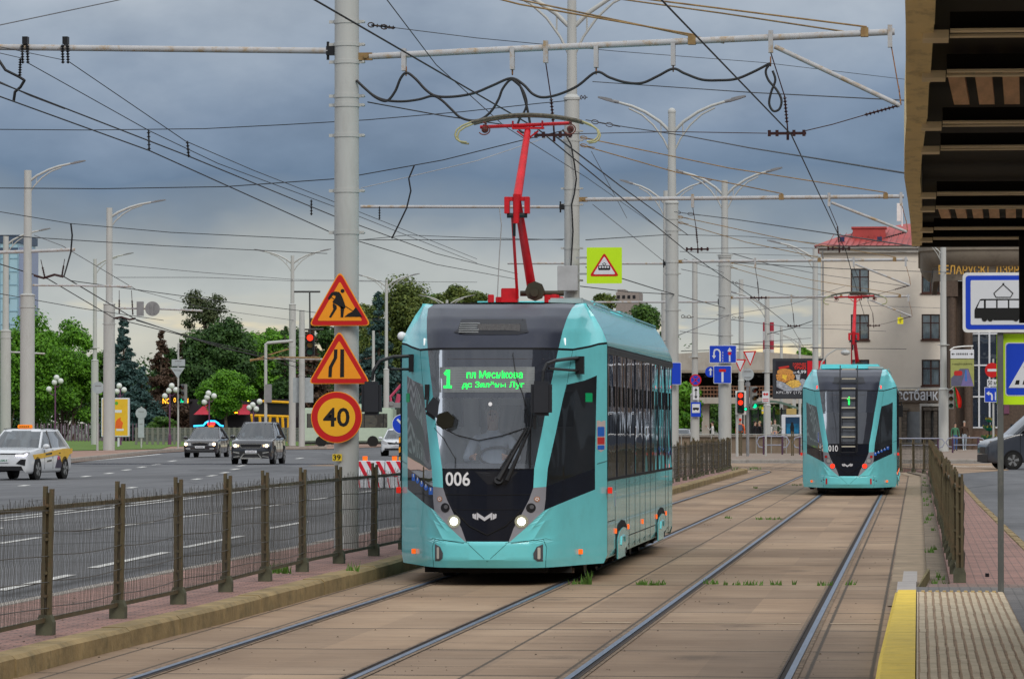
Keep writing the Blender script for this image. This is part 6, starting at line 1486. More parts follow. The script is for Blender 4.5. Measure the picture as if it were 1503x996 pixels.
# yellow notice stuck on the wire near the building
T = thing('tag_plate', 'little yellow plate hanging on wires in front of the beige wall', 'plate', tuple(P(1321.5, 470.5, 235))); k = 235 / F; plate(T, 'plate', mat('tag_yellow', (.75, .68, .02), .5), [(-4.2 * k, -4.5 * k), (4.2 * k, -5 * k), (4.5 * k, 4.5 * k), (-4 * k, 5 * k)], 0, .03)
mb = MB(); mb.tube([(0, .04, 4 * k), (0, .04, 9 * k)], .02, 4); mb.prism([(-1 * k, -3 * k), (1 * k, -3 * k), (2 * k, 2.5 * k), (-2 * k, 2.5 * k)], -.01, 0); mb.build('marking', mat('tag_ink', (.35, .32, .02), .6), T)
# ---------------------------------------------------------------- fences
OLIVE = mat('fence_olive', (.095, .078, .043), .5, var=.25, vs=5, dirt=.55, dirtcol=(.17, .09, .05), metal=.15)
FWIRE = mat('fence_wire', (.06, .055, .045), .55, metal=.2)
BOOT = mat('post_boot', (.085, .085, .055), .8, var=.3, vs=8)
def post_mesh():
    mb = MB(); mb.box(-.038, -.010, -.03, .03, .12, 1.15); mb.box(.012, .040, -.03, .03, .12, 1.13); mb.box(-.010, .012, .0, .02, .12, 1.10)
    for z in (.3, .48, .74, .95, 1.0): mb.tube([(.0, -.04, z), (.0, -.02, z)], .014, 6)
    mb.cur = 1; mb.box(-.065, .065, -.065, .065, 0, .10); mb.prism([(-.065, .10), (.065, .10), (.045, .155), (-.045, .155)], -.055, .055)
    return mb
def mesh_panel(L, seed, lod=0):
    """wire mesh panel from (0,0) to (0,L) along +Y"""
    rr = random.Random(seed); mb = MB(); step = .045 if lod == 0 else .075; n = int(L / step)
    sag = rr.uniform(-.02, .02); tw = .0034 if lod == 0 else .0055
    for i in range(1, n):
        y = i * step; u = y / L; bx = .03 + .02 * math.sin(u * 3.1 + seed) + rr.uniform(-.003, .003)
        top = 1.035 + rr.uniform(-.03, .04) if rr.random() > .12 else 1.0
        y2 = y + rr.uniform(-.012, .012)
        V = [(bx, y, .13), (bx + .008, y, .30), (bx - .008, y, .34), (bx + .004, y, .55), (bx - .006, y, .60), (bx + .006, y + rr.uniform(-.005, .005), .82), (bx - .004, y, .87), (bx, y2, .99), (bx + rr.uniform(-.01, .01), y2 + rr.uniform(-.03, .03), top)]
        vs = []
        for p in V: vs += [(p[0] - tw / 2, p[1], p[2]), (p[0] + tw / 2, p[1], p[2])]
        mb.add(vs, [(2 * k, 2 * k + 1, 2 * k + 3, 2 * k + 2) for k in range(len(V) - 1)])
    for z in (.22, .42, .62, .80, .97): mb.tube([(.03 + .01 * math.sin(t * 3), t * L, z + .012 * math.sin(t * 3.14 + seed) + sag * math.sin(t * 3.14)) for t in np.linspace(0, 1, 7)], .004, 4)
    return mb
def rail_mesh(L): mb = MB(); mb.box(.0, .022, 0, L, .955, 1.0) if 0 else mb.box(-.012, .012, .04, L - .04, .965, 1.0); mb.box(-.012, .012, .04, L - .04, .10, .135); return mb
def fence(label, nodes, z0, lod_after, group=None):
    T = thing('fence', label, 'fence', (nodes[0][0], nodes[0][1], z0)); o = Vector((nodes[0][0], nodes[0][1]))
    pm = None; panels = {}; rails = {}
    for i, n in enumerate(nodes):
        ang = 0.0
        if i + 1 < len(nodes): dv = Vector(nodes[i + 1]) - Vector(n); L = dv.length; ang = math.atan2(-dv.x, dv.y)
        if pm is None: pm = post_mesh().build('post', [OLIVE, BOOT], T)
        else:
            c = pm.copy(); COL.objects.link(c); c.parent = T; c.location = (n[0] - o.x, n[1] - o.y, 0); c.rotation_euler = (fold_wave(i) * .02 - .01, fold_wave(i + 7) * .04 - .02, ang)
        if i + 1 < len(nodes):
            lod = 0 if n[1] < lod_after else 1
            key = (round(L, 2), (i % 4, lod))
            if key not in panels:
                panels[key] = mesh_panel(L, i + 1, lod).build('mesh_panel', FWIRE, T, recalc=False); rails[key] = rail_mesh(L).build('rail', OLIVE, T)
                q, r2 = panels[key], rails[key]
            else:
                q = panels[key].copy(); COL.objects.link(q); q.parent = T; r2 = rails[key].copy(); COL.objects.link(r2); r2.parent = T
            for e in (q, r2): e.location = (n[0] - o.x, n[1] - o.y, 0); e.rotation_euler = (0, 0, ang)
    return T
base = [(67, 934), (169, 911.5), (254, 891), (330, 871), (387, 853), (445, 838.5), (494, 828), (537, 818.5), (578, 810)]
g0 = [G(x, y, .15) for x, y in base]
nodes = [(-6.72, 30.95 - 2.7 * k) for k in (6, 5, 4, 3, 2, 1, 0)]
while nodes[-1][1] < 146: nodes.append((-6.74 + .0 * nodes[-1][1], nodes[-1][1] + 2.7))
nodes = [(x if i < 7 else -6.72 + .05 * math.sin(i), y) for i, (x, y) in enumerate(nodes)]
ly = nodes[-1][1]
nodes += [(-6.9, ly + 1.6), (-7.5, ly + 2.6), (-8.2, ly + 2.2)]
fence('olive wire mesh fence along the paved strip left of the trams', nodes, .15, 62)
nr = [(.43, 42.6)]
while nr[-1][1] < 132: nr.append((.40 + .012 * math.sin(len(nr)), nr[-1][1] + 2.45))
nr += [(.2, 136.5), (-.15, 139.5), (-.6, 142), (-1.3, 144.6)]
fence('olive metal fence seen end on between track and right pavement', nr, .13, 60)
# ---------------------------------------------------------------- platform canopy
CREAM = mat('canopy_cream', (.80, .64, .34), .7, var=.12, vs=3, dirt=.5, dirtcol=(.12, .09, .05), stretch=(1, .25, 1))
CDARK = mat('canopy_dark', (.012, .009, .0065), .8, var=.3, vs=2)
CWOOD = mat('canopy_plank', (.62, .38, .23), .7, var=.25, vs=4, stretch=(4, .4, 1))
CBEAM = mat('canopy_beam', (.75, .62, .42), .55, var=.2, vs=3)
cz = 3.2; Tc = thing('platform_canopy', 'dark platform roof with cream fascia hanging into the upper right corner', 'canopy', (2.4, 22, PZ))
mb = MB()
ys = [8, 10, 12.5, 14.5, 17, 19, 21, 23.5, 26, 28.5, 31, 32.6]
ox = [-.045, -.045, -.04, -.04, -.047, -.05, -.065, -.075, -.06, -.05, -.045, -.045]
for (ya, xa), (yb, xb) in zip(zip(ys, ox), zip(ys[1:], ox[1:])):
    wd = .108 - .0012 * (ya - 8)
    mb.add([(xa, ya, cz), (xb, yb, cz), (xb + wd, yb, cz), (xa + wd, ya, cz), (xa, ya, cz + .32), (xb, yb, cz + .32), (xb + wd, yb, cz + .32), (xa + wd, ya, cz + .32)], [(0, 1, 2, 3), (4, 5, 6, 7), (0, 1, 5, 4), (2, 3, 7, 6)])
mb.build('fascia', CREAM, Tc, w=True)
mb = MB(); mb.box(.0, 5.2, 8, 32.5, cz + .18, cz + .22)
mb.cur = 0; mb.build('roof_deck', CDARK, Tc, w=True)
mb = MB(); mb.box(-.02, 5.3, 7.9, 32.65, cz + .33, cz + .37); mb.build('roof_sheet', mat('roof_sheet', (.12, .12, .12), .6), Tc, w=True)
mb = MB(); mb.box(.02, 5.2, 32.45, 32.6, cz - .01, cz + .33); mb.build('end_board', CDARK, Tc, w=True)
for i, y in enumerate((10.0, 11.6, 14.9, 16.6, 19.4, 21.1, 25.3, 26.9, 29.8, 31.4)):
    mb = MB(); hh = .035
    mb.box(.02, .115, y - .10, y + .10, cz - .02, cz + .01); mb.build('beam_stub', CBEAM, Tc, w=True)
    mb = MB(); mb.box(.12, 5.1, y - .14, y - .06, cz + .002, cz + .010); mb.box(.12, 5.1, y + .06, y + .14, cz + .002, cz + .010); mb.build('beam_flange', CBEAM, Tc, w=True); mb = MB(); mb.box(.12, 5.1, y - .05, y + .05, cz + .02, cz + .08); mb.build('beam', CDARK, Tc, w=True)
for ya, yb in ((17.3, 18.8), (27.5, 29.2)):
    mb = MB()
    for kx in range(26): x = .13 + kx * .115; mb.add([(x, ya, cz + .05), (x + .07, ya, cz + .05), (x + .11, yb, cz + .05), (x + .04, yb, cz + .05), (x, ya, cz + .08), (x + .07, ya, cz + .08), (x + .11, yb, cz + .08), (x + .04, yb, cz + .08)], [(0, 1, 2, 3), (4, 7, 6, 5), (0, 4, 5, 1), (1, 5, 6, 2), (2, 6, 7, 3), (3, 7, 4, 0)])
    mb.build('ceiling_plank', CWOOD, Tc, w=True)
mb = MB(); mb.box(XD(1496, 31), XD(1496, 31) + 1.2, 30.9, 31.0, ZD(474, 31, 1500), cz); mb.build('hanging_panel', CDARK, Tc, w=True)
for y in (12, 20, 28):
    mb = MB(); mb.box(2.55, 2.7, y - .08, y + .08, PZ, cz + .2); mb.build('column', CDARK, Tc, w=True)
# ---------------------------------------------------------------- road vehicles
def crs(P_, n):
    """Catmull-Rom through rows of numbers, n steps per span"""
    P_ = [np.array(p, float) for p in P_]; out = []
    for i in range(len(P_) - 1):
        a, b, c, d = P_[max(i - 1, 0)], P_[i], P_[i + 1], P_[min(i + 2, len(P_) - 1)]
        for k in range(n): t = k / n; out.append(.5 * (2 * b + (c - a) * t + (2 * a - 5 * b + 4 * c - d) * t * t + (3 * b - a - 3 * c + d) * t ** 3))
    return out + [P_[-1]]
def car(label, loc, rz, L=4.5, W=1.84, H=1.65, paint=None, van=False, details='suv', cat='car', taxi=False, plate_green=False, glassm=None):
    T = thing('parked_car' if 0 else ('van' if van else 'car'), label, cat, loc, rz)
    y0 = -L / 2; s = H / 1.68 if not van else 1.0
    hw = W / 2
    if not van:
        U = [0, .012, .05, .12, .26, .33, .5, .75, .93, .985, 1.0]
        Wf = [.84, .92, .975, 1, 1, 1, 1, 1, .97, .93, .86]
        Zt = [.78, .86, .95, .99, 1.05, 1.06, 1.06, 1.08, 1.10, 1.02, .9]
        Zb = [.34, .24, .20, .20, .22, .22, .22, .22, .24, .28, .36]
    else:
        U = [0, .012, .05, .11, .19, .26, .5, .9, .985, 1.0]
        Wf = [.82, .90, .97, 1, 1, 1, 1, 1, .98, .95]
        Zt = [.95, 1.05, 1.16, 1.25, 1.38, 1.42, 1.42, 1.42, 1.42, 1.4]
        Zb = [.36, .28, .24, .24, .26, .26, .26, .26, .3, .36]
    rows = []
    for u, wf, zt, zb in crs(list(zip(U, Wf, Zt, Zb)), 4):
        w_ = hw * wf; zt *= s; y = y0 + u * L; h = zt - zb
        half = [(w_ * .93, zb), (w_ * .985, zb + .08), (w_, zb + h * .42), (w_ * .985, zb + h * .72), (w_ * .965, zt - .07), (w_ * .90, zt - .012), (w_ * .55, zt + .015), (0, zt + .022)]
        half = [(float(a), float(b)) for a, b in crs(half, 3)]
        rows.append([(-x, y, z) for x, z in half] + [(x, y, z) for x, z in reversed(half[:-1])])
    mb = MB(); mb.grid(rows); n = len(rows[0]); mb.add(rows[0], [tuple(range(n))]); mb.add(rows[-1], [tuple(range(n))[::-1]])
    body = mb.build('body', paint, T, smooth=50, merge=True)
    # greenhouse
    zb_ = 1.04 * s if not van else 1.40; zr = H
    if not van: ub = (.255, .955); ur = (.44, .83) if details != 'sedan' else (.45, .70)
    else: ub = (.17, 1.0); ur = (.33, .995)
    if details == 'sedan': ub = (.26, .90)
    bw, rw = hw * .925, hw * (.70 if not van else .86)
    def ring(f, ins=0):
        yb0 = y0 + L * (ub[0] + (ur[0] - ub[0]) * f); yb1 = y0 + L * (ub[1] + (ur[1] - ub[1]) * f); w_ = bw + (rw - bw) * f - ins; z = zb_ + (zr - .05 - zb_) * f
        ym = (yb0 + yb1) / 2
        return [(-w_ * .90, yb0 + .09, z), (-w_, yb0 + .30, z), (-w_, yb1 - .25, z), (-w_ * .90, yb1 - .03, z), (w_ * .90, yb1 - .03, z), (w_, yb1 - .25, z), (w_, yb0 + .30, z), (w_ * .90, yb0 + .09, z), (w_ * .5, yb0, z), (-w_ * .5, yb0, z)]
    mb = MB(); mb.grid([ring(-.05), [(x * 1.03, y * 1.01, z) for x, y, z in ring(.5)], ring(1.0)], close=True)
    mb.build('window_glass', glassm or GCAR, T, smooth=30)
    mb = MB(); r1 = ring(1.0, -.012); r0 = ring(.94, -.014); tops = [[(x * q, (r1[0][1] + r1[3][1]) / 2 + (y - (r1[0][1] + r1[3][1]) / 2) * (1 - (1 - q) * .6), H - .045 + g_) for x, y, z in r1] for q, g_ in ((.95, .022), (.84, .038), (.6, .05), (.3, .055))]; r2 = tops[-1]
    mb.grid([r0, r1] + tops, close=True); mb.add(r2, [tuple(range(len(r2)))]); mb.build('roof', paint, T, smooth=75)
    R0, R1 = ring(-.02, -.004), ring(1.0, -.004)
    mb = MB()
    for k in (1, 6, 2, 5): 
        a, b = Vector(R0[k]), Vector(R1[k])
        if k in (1, 6): a = Vector(((R0[k][0] + R0[0 if k == 1 else 7][0]) / 2, (R0[k][1] + R0[0][1]) / 2, R0[k][2])); b = Vector(((R1[k][0] + R1[0 if k == 1 else 7][0]) / 2, (R1[k][1] + R1[0][1]) / 2, R1[k][2]))
        mb.tube([a, b], .045 if k in (1, 6) else .07, 6)
    mb.build('pillar', paint, T, smooth=50)
    mb = MB()
    if van:
        for sx in (-1, 1): mb.box(*sorted((sx * (bw - .005), sx * (bw + .006))), y0 + L * .42, y0 + L * .995, 1.35, zr - .12)
        mb.build('cargo_side', paint, T)
    else:
        for sx in (-1, 1):
            for f in (.50,):
                a = Vector((sx * (bw + .004), y0 + L * .53, zb_)); b = Vector((sx * (rw + .004), y0 + L * .55, zr - .06)); mb.tube([a, b], .035, 6)
            mb.tube([(sx * (rw - .02), y0 + L * ur[0] + .1, H), (sx * (rw - .03), y0 + L * (ur[0] + ur[1]) / 2, H + .02), (sx * (rw - .02), y0 + L * ur[1] - .1, H)], .014, 6)
        mb.build('roof_rail', BLACKM, T)
    if not van:   # cabin: seats and dash behind the glass
        mb = MB()
        for sx in (-.4, .4): mb.box(sx * W / 1.84 - .22, sx * W / 1.84 + .22, y0 + L * .50, y0 + L * .54, .7, 1.34 * s)
        mb.box(-bw + .1, bw - .1, y0 + L * .30, y0 + L * .36, .8, 1.08 * s); mb.build('cabin', mat('cabin_dark', (.03, .03, .032), .8), T, bevel=.03)
    # wheels
    wr = .345 * (1 if not van else 1.0) * (s if s > .9 else .93)
    ya, yb = (y0 + L * .19, y0 + L * .795) if not van else (y0 + L * .17, y0 + L * .80)
    for sx in (-1, 1):
        for yy in (ya, yb):
            mb = MB(); mb.prism(circ(yy, wr + .02, wr * 1.14, 24), *sorted((sx * (hw - .10), sx * (hw + .004))), 'x'); mb.build('wheel_arch', GAPM, T)
            mb = MB(); a, b = sx * (hw - .21), sx * (hw + .012)
            mb.tube([(a, yy, wr), (a * .2 + b * .8, yy, wr), (b, yy, wr)], [wr, wr, wr * .93], 24); wh = mb.build('wheel', RUBBER, T, smooth=40)
            mb = MB(); mb.prism(circ(yy, wr, wr * .66, 20), *sorted((b, b + sx * .006)), 'x'); mb.build('rim_well', mat('rim_dark', (.03, .03, .03), .5), wh)
            mb = MB()
            for k in range(5):
                a_ = R_(72 * k + 10); c_, s_ = math.cos(a_), math.sin(a_)
                pr = [(yy + c_ * r - s_ * q, wr + s_ * r + c_ * q) for r, q in ((.04, -.03), (wr * .66, -.055), (wr * .66, .055), (.04, .03))]
                mb.prism(pr, *sorted((b + sx * .006, b + sx * .016)), 'x')
            mb.build('rim', mat('alloy', (.32, .33, .34), .3, metal=.7), wh)
    yf = y0 - .006
    HL = mat('headlamp_glass', (.42, .43, .45), .12, var=.2)
    def front(name, m, poly, off=.0, both=True, parent=T, depth=.10):
        for sx in ((-1, 1) if both else (1,)):
            mb = MB(); mb.prism([(sx * x, z) for x, z in poly], yf - off, yf - off + depth); o = mb.build(name, m, parent)
        return o
    if van:
        front('headlight', HL, [(.50, .80), (.80, .98), (.86, 1.12), (.72, 1.06), (.46, .90)], -.10, depth=.30)
        front('grille', BLACKM, [(-.45, .62), (.45, .62), (.42, .88), (-.42, .88)], .004, False); front('bumper', mat('bumper_grey', (.02, .02, .022), .6), [(-.80, .28), (.80, .28), (.81, .56), (.5, .58), (-.5, .58), (-.81, .56)], .01, False, depth=.1)
        mb = MB()
        for sx in (-1, 1): mb.box(*sorted((sx * (hw - .0), sx * (hw + .22))), y0 + L * .245, y0 + L * .27, 1.42, 1.78)
        mb.build('side_mirror', BLACKM, T, bevel=.03)
        mb = MB()
        for sx in (-1, 1):
            X = sx * (bw + .012); mb.add([(X, y0 + L * .245, 1.42), (X, y0 + L * .40, 1.42), (X - sx * .07, y0 + L * .40, 1.92), (X - sx * .07, y0 + L * .325, 1.92)], [(0, 1, 2, 3)])
        mb.build('door_window', glassm or GCAR, T, recalc=False)
        mb = MB()
        for sx in (-1, 1):
            for u in (.22, .41, .62): mb.box(*sorted((sx * (hw - .01), sx * (hw + .003))), y0 + L * u, y0 + L * u + .015, .42, 1.38)
            mb.box(*sorted((sx * (hw - .01), sx * (hw + .012))), y0 + L * .25, y0 + L * .95, .60, .70)
        mb.build('door_gap', GAPM, T)
        return T
    mb = MB()
    for sx in (-1, 1):
        mb.sphere((sx * (hw + .10), y0 + L * .315, 1.10 * s), .11, 10, 8, 1.1, .65, .75); mb.tube([(sx * (hw - .04), y0 + L * .32, 1.04 * s), (sx * (hw + .06), y0 + L * .318, 1.07 * s)], .025, 6)
    mb.build('side_mirror', paint, T, smooth=50)
    mb = MB()
    for sx in (-1, 1):
        for u in (.345, .53, .72): mb.box(*sorted((sx * (hw - .01), sx * (hw + .0025))), y0 + L * u, y0 + L * u + .012, .34, 1.0 * s)
        for u in (.47, .66): mb.box(*sorted((sx * (hw - .01), sx * (hw + .018))), y0 + L * u, y0 + L * u + .14, .86 * s, .885 * s)
    mb.build('door_gap', GAPM, T)
    pl = [(-.26, .0), (.26, .0), (.26, .115), (-.26, .115)]
    if details == 'suv':
        front('bumper', mat('bumper_grey', (.02, .02, .022), .6), [(-.76, .26), (.76, .26), (.78, .58), (-.78, .58)], .006, False)
        front('grille', BLACKM, [(-.42, .74), (.42, .74), (.50, .90), (-.50, .90)], .014, False)
        front('grille_frame', CHROME, [(-.50, .895), (.50, .895), (.50, .915), (-.50, .915)], .022, False); front('grille_frame', CHROME, [(.42, .735), (.445, .735), (.525, .905), (.50, .905)], .022); front('grille_frame', CHROME, [(-.43, .725), (.43, .725), (.43, .742), (-.43, .742)], .022, False)
        front('headlight', HL, [(.52, .75), (.70, .74), (.84, .79), (.85, .90), (.55, .90)], .01, depth=.22)
        front('lamp_bulb', mat('car_lamp_warm', (1, .85, .6), .4, emit=7, ecol=(1, .72, .4)), circ(.70, .82, .065, 12), .022)
        front('lamp_bulb', mat('car_lamp_dim', (1, .7, .4), .4, emit=2, ecol=(1, .55, .25)), circ(.57, .82, .04, 10), .022)
        front('lower_trim', CHROME, [(-.46, .24), (.46, .24), (.50, .30), (-.50, .30)], .03, False); front('lower_trim', CHROME, [(.44, .28), (.50, .28), (.34, .47), (.29, .47)], .03); front('lower_trim', CHROME, [(-.30, .45), (.30, .45), (.30, .475), (-.30, .475)], .03, False)
        front('fog_trim', CHROME, [(.52, .46), (.80, .52), (.80, .56), (.52, .53)], .03); front('fog_trim', CHROME, [(.50, .34), (.78, .30), (.80, .33), (.52, .38)], .03)
    elif details == 'sedan':
        front('bumper', mat('bumper_grey', (.02, .02, .022), .6), [(-.74, .26), (.74, .26), (.72, .40), (-.72, .40)], .006, False)
        front('grille', BLACKM, [(-.32, .62), (.32, .62), (.42, .76), (.1, .78), (0, .74), (-.1, .78), (-.42, .76)], .014, False)
        front('grille_frame', CHROME, [(-.44, .765), (-.08, .785), (0, .82), (.08, .785), (.44, .765), (.44, .785), (.08, .805), (0, .84), (-.08, .805), (-.44, .785)], .022, False); front('grille_frame', CHROME, [(-.32, .60), (.32, .60), (.32, .62), (-.32, .62)], .022, False)
        front('headlight', HL, [(.46, .64), (.72, .62), (.84, .68), (.85, .79), (.50, .78)], .01, depth=.22)
        front('lamp_bulb', mat('car_lamp_warm', (1, .85, .6), .4, emit=7, ecol=(1, .72, .4)), circ(.76, .71, .08, 12), .022)
        front('lower_trim', mat('alloy', (.32, .33, .34), .3, metal=.7), [(-.7, .40), (.7, .40), (.7, .415), (-.7, .415)], .02, False); front('fog_lamp', HL, [(.52, .45), (.76, .45), (.76, .50), (.52, .50)], .02)
    elif details == 'taxi':
        front('grille', BLACKM, [(-.75, .30), (.75, .30), (.68, .44), (-.68, .44)], .014, False); front('bumper_line', BLACKM, [(-.82, .83), (.82, .83), (.84, .85), (-.84, .85)], .008, False)
        front('side_intake', BLACKM, [(.50, .52), (.80, .46), (.82, .66), (.66, .66)], .012)
        front('headlight', HL, [(.45, .78), (.78, .76), (.90, .86), (.88, .90), (.52, .82)], .012, depth=.22)
        front('lamp_bulb', mat('car_lamp_white', (1, .95, 1), .4, emit=4, ecol=(.9, .85, 1)), [(.48, .775), (.78, .758), (.88, .83), (.86, .845), (.76, .785), (.50, .80)], .02)
    else:
        front('grille', BLACKM, [(-.42, .66), (.42, .66), (.50, .78), (.12, .74), (-.12, .74), (-.50, .78)], .014, False); front('grille', BLACKM, [(-.62, .32), (.62, .32), (.66, .44), (-.66, .44)], .014, False)
        front('headlight', HL, [(.50, .66), (.72, .70), (.86, .86), (.74, .88), (.52, .78)], .012, depth=.25)
        front('emblem', CHROME, [(0, .66), (.07, .74), (0, .83), (-.07, .74)], .024, False)
    o = front('number_plate', SWHT, [(x, z + (.50 if details != 'taxi' else .56)) for x, z in pl], .036, False)
    mb = MB(); zp = .50 if details != 'taxi' else .56
    if details == 'taxi': text(mb, '07 AAM-5', -.22, zp + .025, .44, .07, yf - .040, True); mb.build('plate_writing', mat('plate_green', (.0, .18, .07), .5), o)
    else:
        for i in range(6): mb.box(-.19 + i * .065, -.155 + i * .065, yf - .040, yf - .034, zp + .03, zp + .085)
        mb.build('plate_writing', mat('plate_ink', (.16, .12, .12), .5), o)
    if taxi:
        mb = MB(); mb.box(-.24, .24, y0 + L * .50, y0 + L * .53, H + .02, H + .14) if details == 'taxi' else mb.box(.05, .36, y0 + L * .5, y0 + L * .53, H + .01, H + .11)
        mb.build('taxi_sign', mat('taxi_orange', (.85, .24, .01), .4, emit=.25), T, bevel=.02)
        if details == 'taxi':
            mb = MB(); 
            for i in range(5): mb.box(-.17 + i * .07, -.12 + i * .07, y0 + L * .50 - .004, y0 + L * .50, H + .055, H + .10)
            mb.build('taxi_sign_marking', mat('taxi_ink', (.25, .07, .01), .5), T)
            YT = mat('taxi_yellow', (.72, .42, .01), .3, coat=.4); X = hw + .004
            def side(name, m, poly, off=0):
                mb = MB()
                for sx in (-1, 1): mb.prism(poly, *sorted((sx * (hw * .975), sx * (X + off))), 'x')
                return mb.build(name, m, T)
            side('side_band', YT, [(y0 + L * .10, .80), (y0 + L * .30, .84), (y0 + L * .75, .98), (y0 + L * .97, .98), (y0 + L * .97, .84), (y0 + L * .90, .78), (y0 + L * .84, .60), (y0 + L * .72, .44), (y0 + L * .70, .74), (y0 + L * .62, .78), (y0 + L * .28, .68), (y0 + L * .12, .66)])
            side('side_picture', mat('taxi_dark', (.04, .03, .06), .4), [(y0 + L * .58, .36), (y0 + L * .71, .36), (y0 + L * .73, .50), (y0 + L * .68, .72), (y0 + L * .63, .68)], .003)
            side('side_picture', mat('taxi_pink', (.55, .05, .12), .4), [(y0 + L * .63, .62), (y0 + L * .67, .64), (y0 + L * .67, .74), (y0 + L * .64, .74)], .006)
            side('side_lettering', mat('taxi_lettering', (.08, .08, .07), .4), [(y0 + L * .37, .77), (y0 + L * .50, .80), (y0 + L * .50, .87), (y0 + L * .37, .83)], .003)
            side('side_lettering', mat('taxi_lettering', (.08, .08, .07), .4), [(y0 + L * .40, .56), (y0 + L * .50, .58), (y0 + L * .50, .64), (y0 + L * .40, .61)], .003)
    return T
GCAR = glass('car_glass', (.75, .8, .8), .55, (.035, .04, .042), .02)
WCAR = mat('car_paint_white', (.55, .57, .60), .2, var=.02, coat=.8); DCAR = mat('car_paint_dark', (.018, .019, .024), .15, var=.1, coat=1.0); GCARP = mat('car_paint_slate', (.040, .046, .060), .2, var=.05, coat=.8)
BCAR = mat('car_paint_brown', (.022, .018, .020), .15, var=.1, coat=1.0)
SILV = mat('car_paint_silver', (.25, .26, .28), .25, var=.05, coat=.6)
g = G(27, 704, 0); car('white crossover taxi with yellow side band at the left edge', (g.x - .3, g.y + 2.2, 0), R_(-6.5), 4.5, 1.86, 1.62, WCAR, details='taxi', taxi=True)
g = G(293, 671, 0); car('dark liftback taxi with small amber roof sign driving left of the bigger dark car', (g.x, g.y + 2.3, 0), R_(.5), 4.66, 1.86, 1.60, BCAR, details='sedan', taxi=True)
g = G(368, 681, 0); car('black off-road style car with chrome trim and lit headlights', (g.x, g.y + 2.2, 0), R_(.5), 4.5, 1.90, 1.86, DCAR, details='suv')
g = G(579, 669, 0); car('white hatchback partly hidden by the front corner of tram 006', (g.x, g.y + 2.0, 0), R_(3), 4.2, 1.78, 1.52, WCAR, details='hatch')
car('dark slate delivery van entering at the right edge', (XD(1439, 162) + 2.9, 162.4, 0), R_(-77), 5.8, 2.0, 2.26, GCARP, van=True, details='van', cat='van', glassm=glass('van_glass', (.4, .42, .45), .25, (.02, .022, .025), .02))
g = G(1003, 657, 0); car('grey car with red tail light behind the tail of tram 006', (XD(996, 235), 237, 0), R_(176), 4.4, 1.8, 1.5, SILV, details='hatch')
mb = MB(); p = P(1008, 649, 234.2); T = thing('car_tail_lamp_bar', 'x', 'x'); bpy.data.objects.remove(T)
# buses far back
def bus(label, px0, px1, ytop, ybase, d, m1, m2, cat='bus', ang=0):
    x0, x1 = XD(px0, d), XD(px1, d); T = thing('bus', label, cat, (x0, d, 0), ang); L = x1 - x0; z1 = ZD(ytop, d); zb = .35
    mb = MB(); mb.box(0, L, 0, 2.5, zb, z1); mb.build('body', m1, T, bevel=.12, smooth=40)
    mb = MB(); mb.box(.3, L - .4, -.01, .02, zb + 1.15, z1 - .45); W_ = mb.build('window_band', glass('bus_glass', (.4, .4, .38), .35, (.05, .045, .04), .02, .08, 1.2), T)
    mb = MB()
    for i in range(int(L / 1.5) + 1): mb.box(.3 + i * 1.5, .36 + i * 1.5, -.02, .0, zb + 1.15, z1 - .45)
    mb.build('window_post', BLACKM, W_)
    for u in (.2, .78):
        mb = MB(); mb.tube([(L * u, -.02, .43), (L * u, .3, .43)], .43, 20); mb.build('wheel', RUBBER, T)
    mb = MB(); mb.box(0, L, .0, 2.4, zb - .15, zb + .02); mb.build('underframe', UNDER, T)
    mb = MB(); mb.box(L * .2, L * .7, .5, 2.0, z1 + .003, z1 + .3); mb.build('roof_unit', m2, T)
    return T
PALEG = mat('bus_pale_green', (.42, .52, .42), .3, var=.05, coat=.4); TEALB = mat('bus_teal', (.10, .33, .38), .3)
bus('pale green low floor bus passing behind the speed sign', 445, 576, 598, 655, 315, PALEG, PALEG)
T = bus('teal bus with orange doors just behind the pale green bus', 574, 640, 590, 652, 335, TEALB, TEALB)
mb = MB(); mb.box(.5, 1.0, -.03, .02, .6, 2.0); mb.box(1.2, 1.7, -.03, .02, .6, 2.0); mb.build('door', mat('door_orange', (.7, .25, .02), .4), T)
# pink crane-like boom behind the mirror
T = thing('crane_truck', 'small pink folded crane boom seen above the buses', 'crane', tuple(P(583, 592, 330))); k = 330 / F
mb = MB(); PINK = mat('crane_pink', (.45, .06, .12), .5); mb.tube([(-9 * k, 0, 0), (-10 * k, 0, 10 * k), (6 * k, 0, 28 * k)], .12, 6); mb.tube([(0, 0, 0), (3 * k, 0, 14 * k)], .2, 6); mb.build('boom', PINK, T)
mb = MB(); mb.box(-12 * k, 12 * k, -.3, 1.0, -6 * k, 1.5 * k); mb.tube([(-8 * k, -.4, 0), (-8 * k, 0, 0)], .2, 10); mb.build('base', SIGB, T)
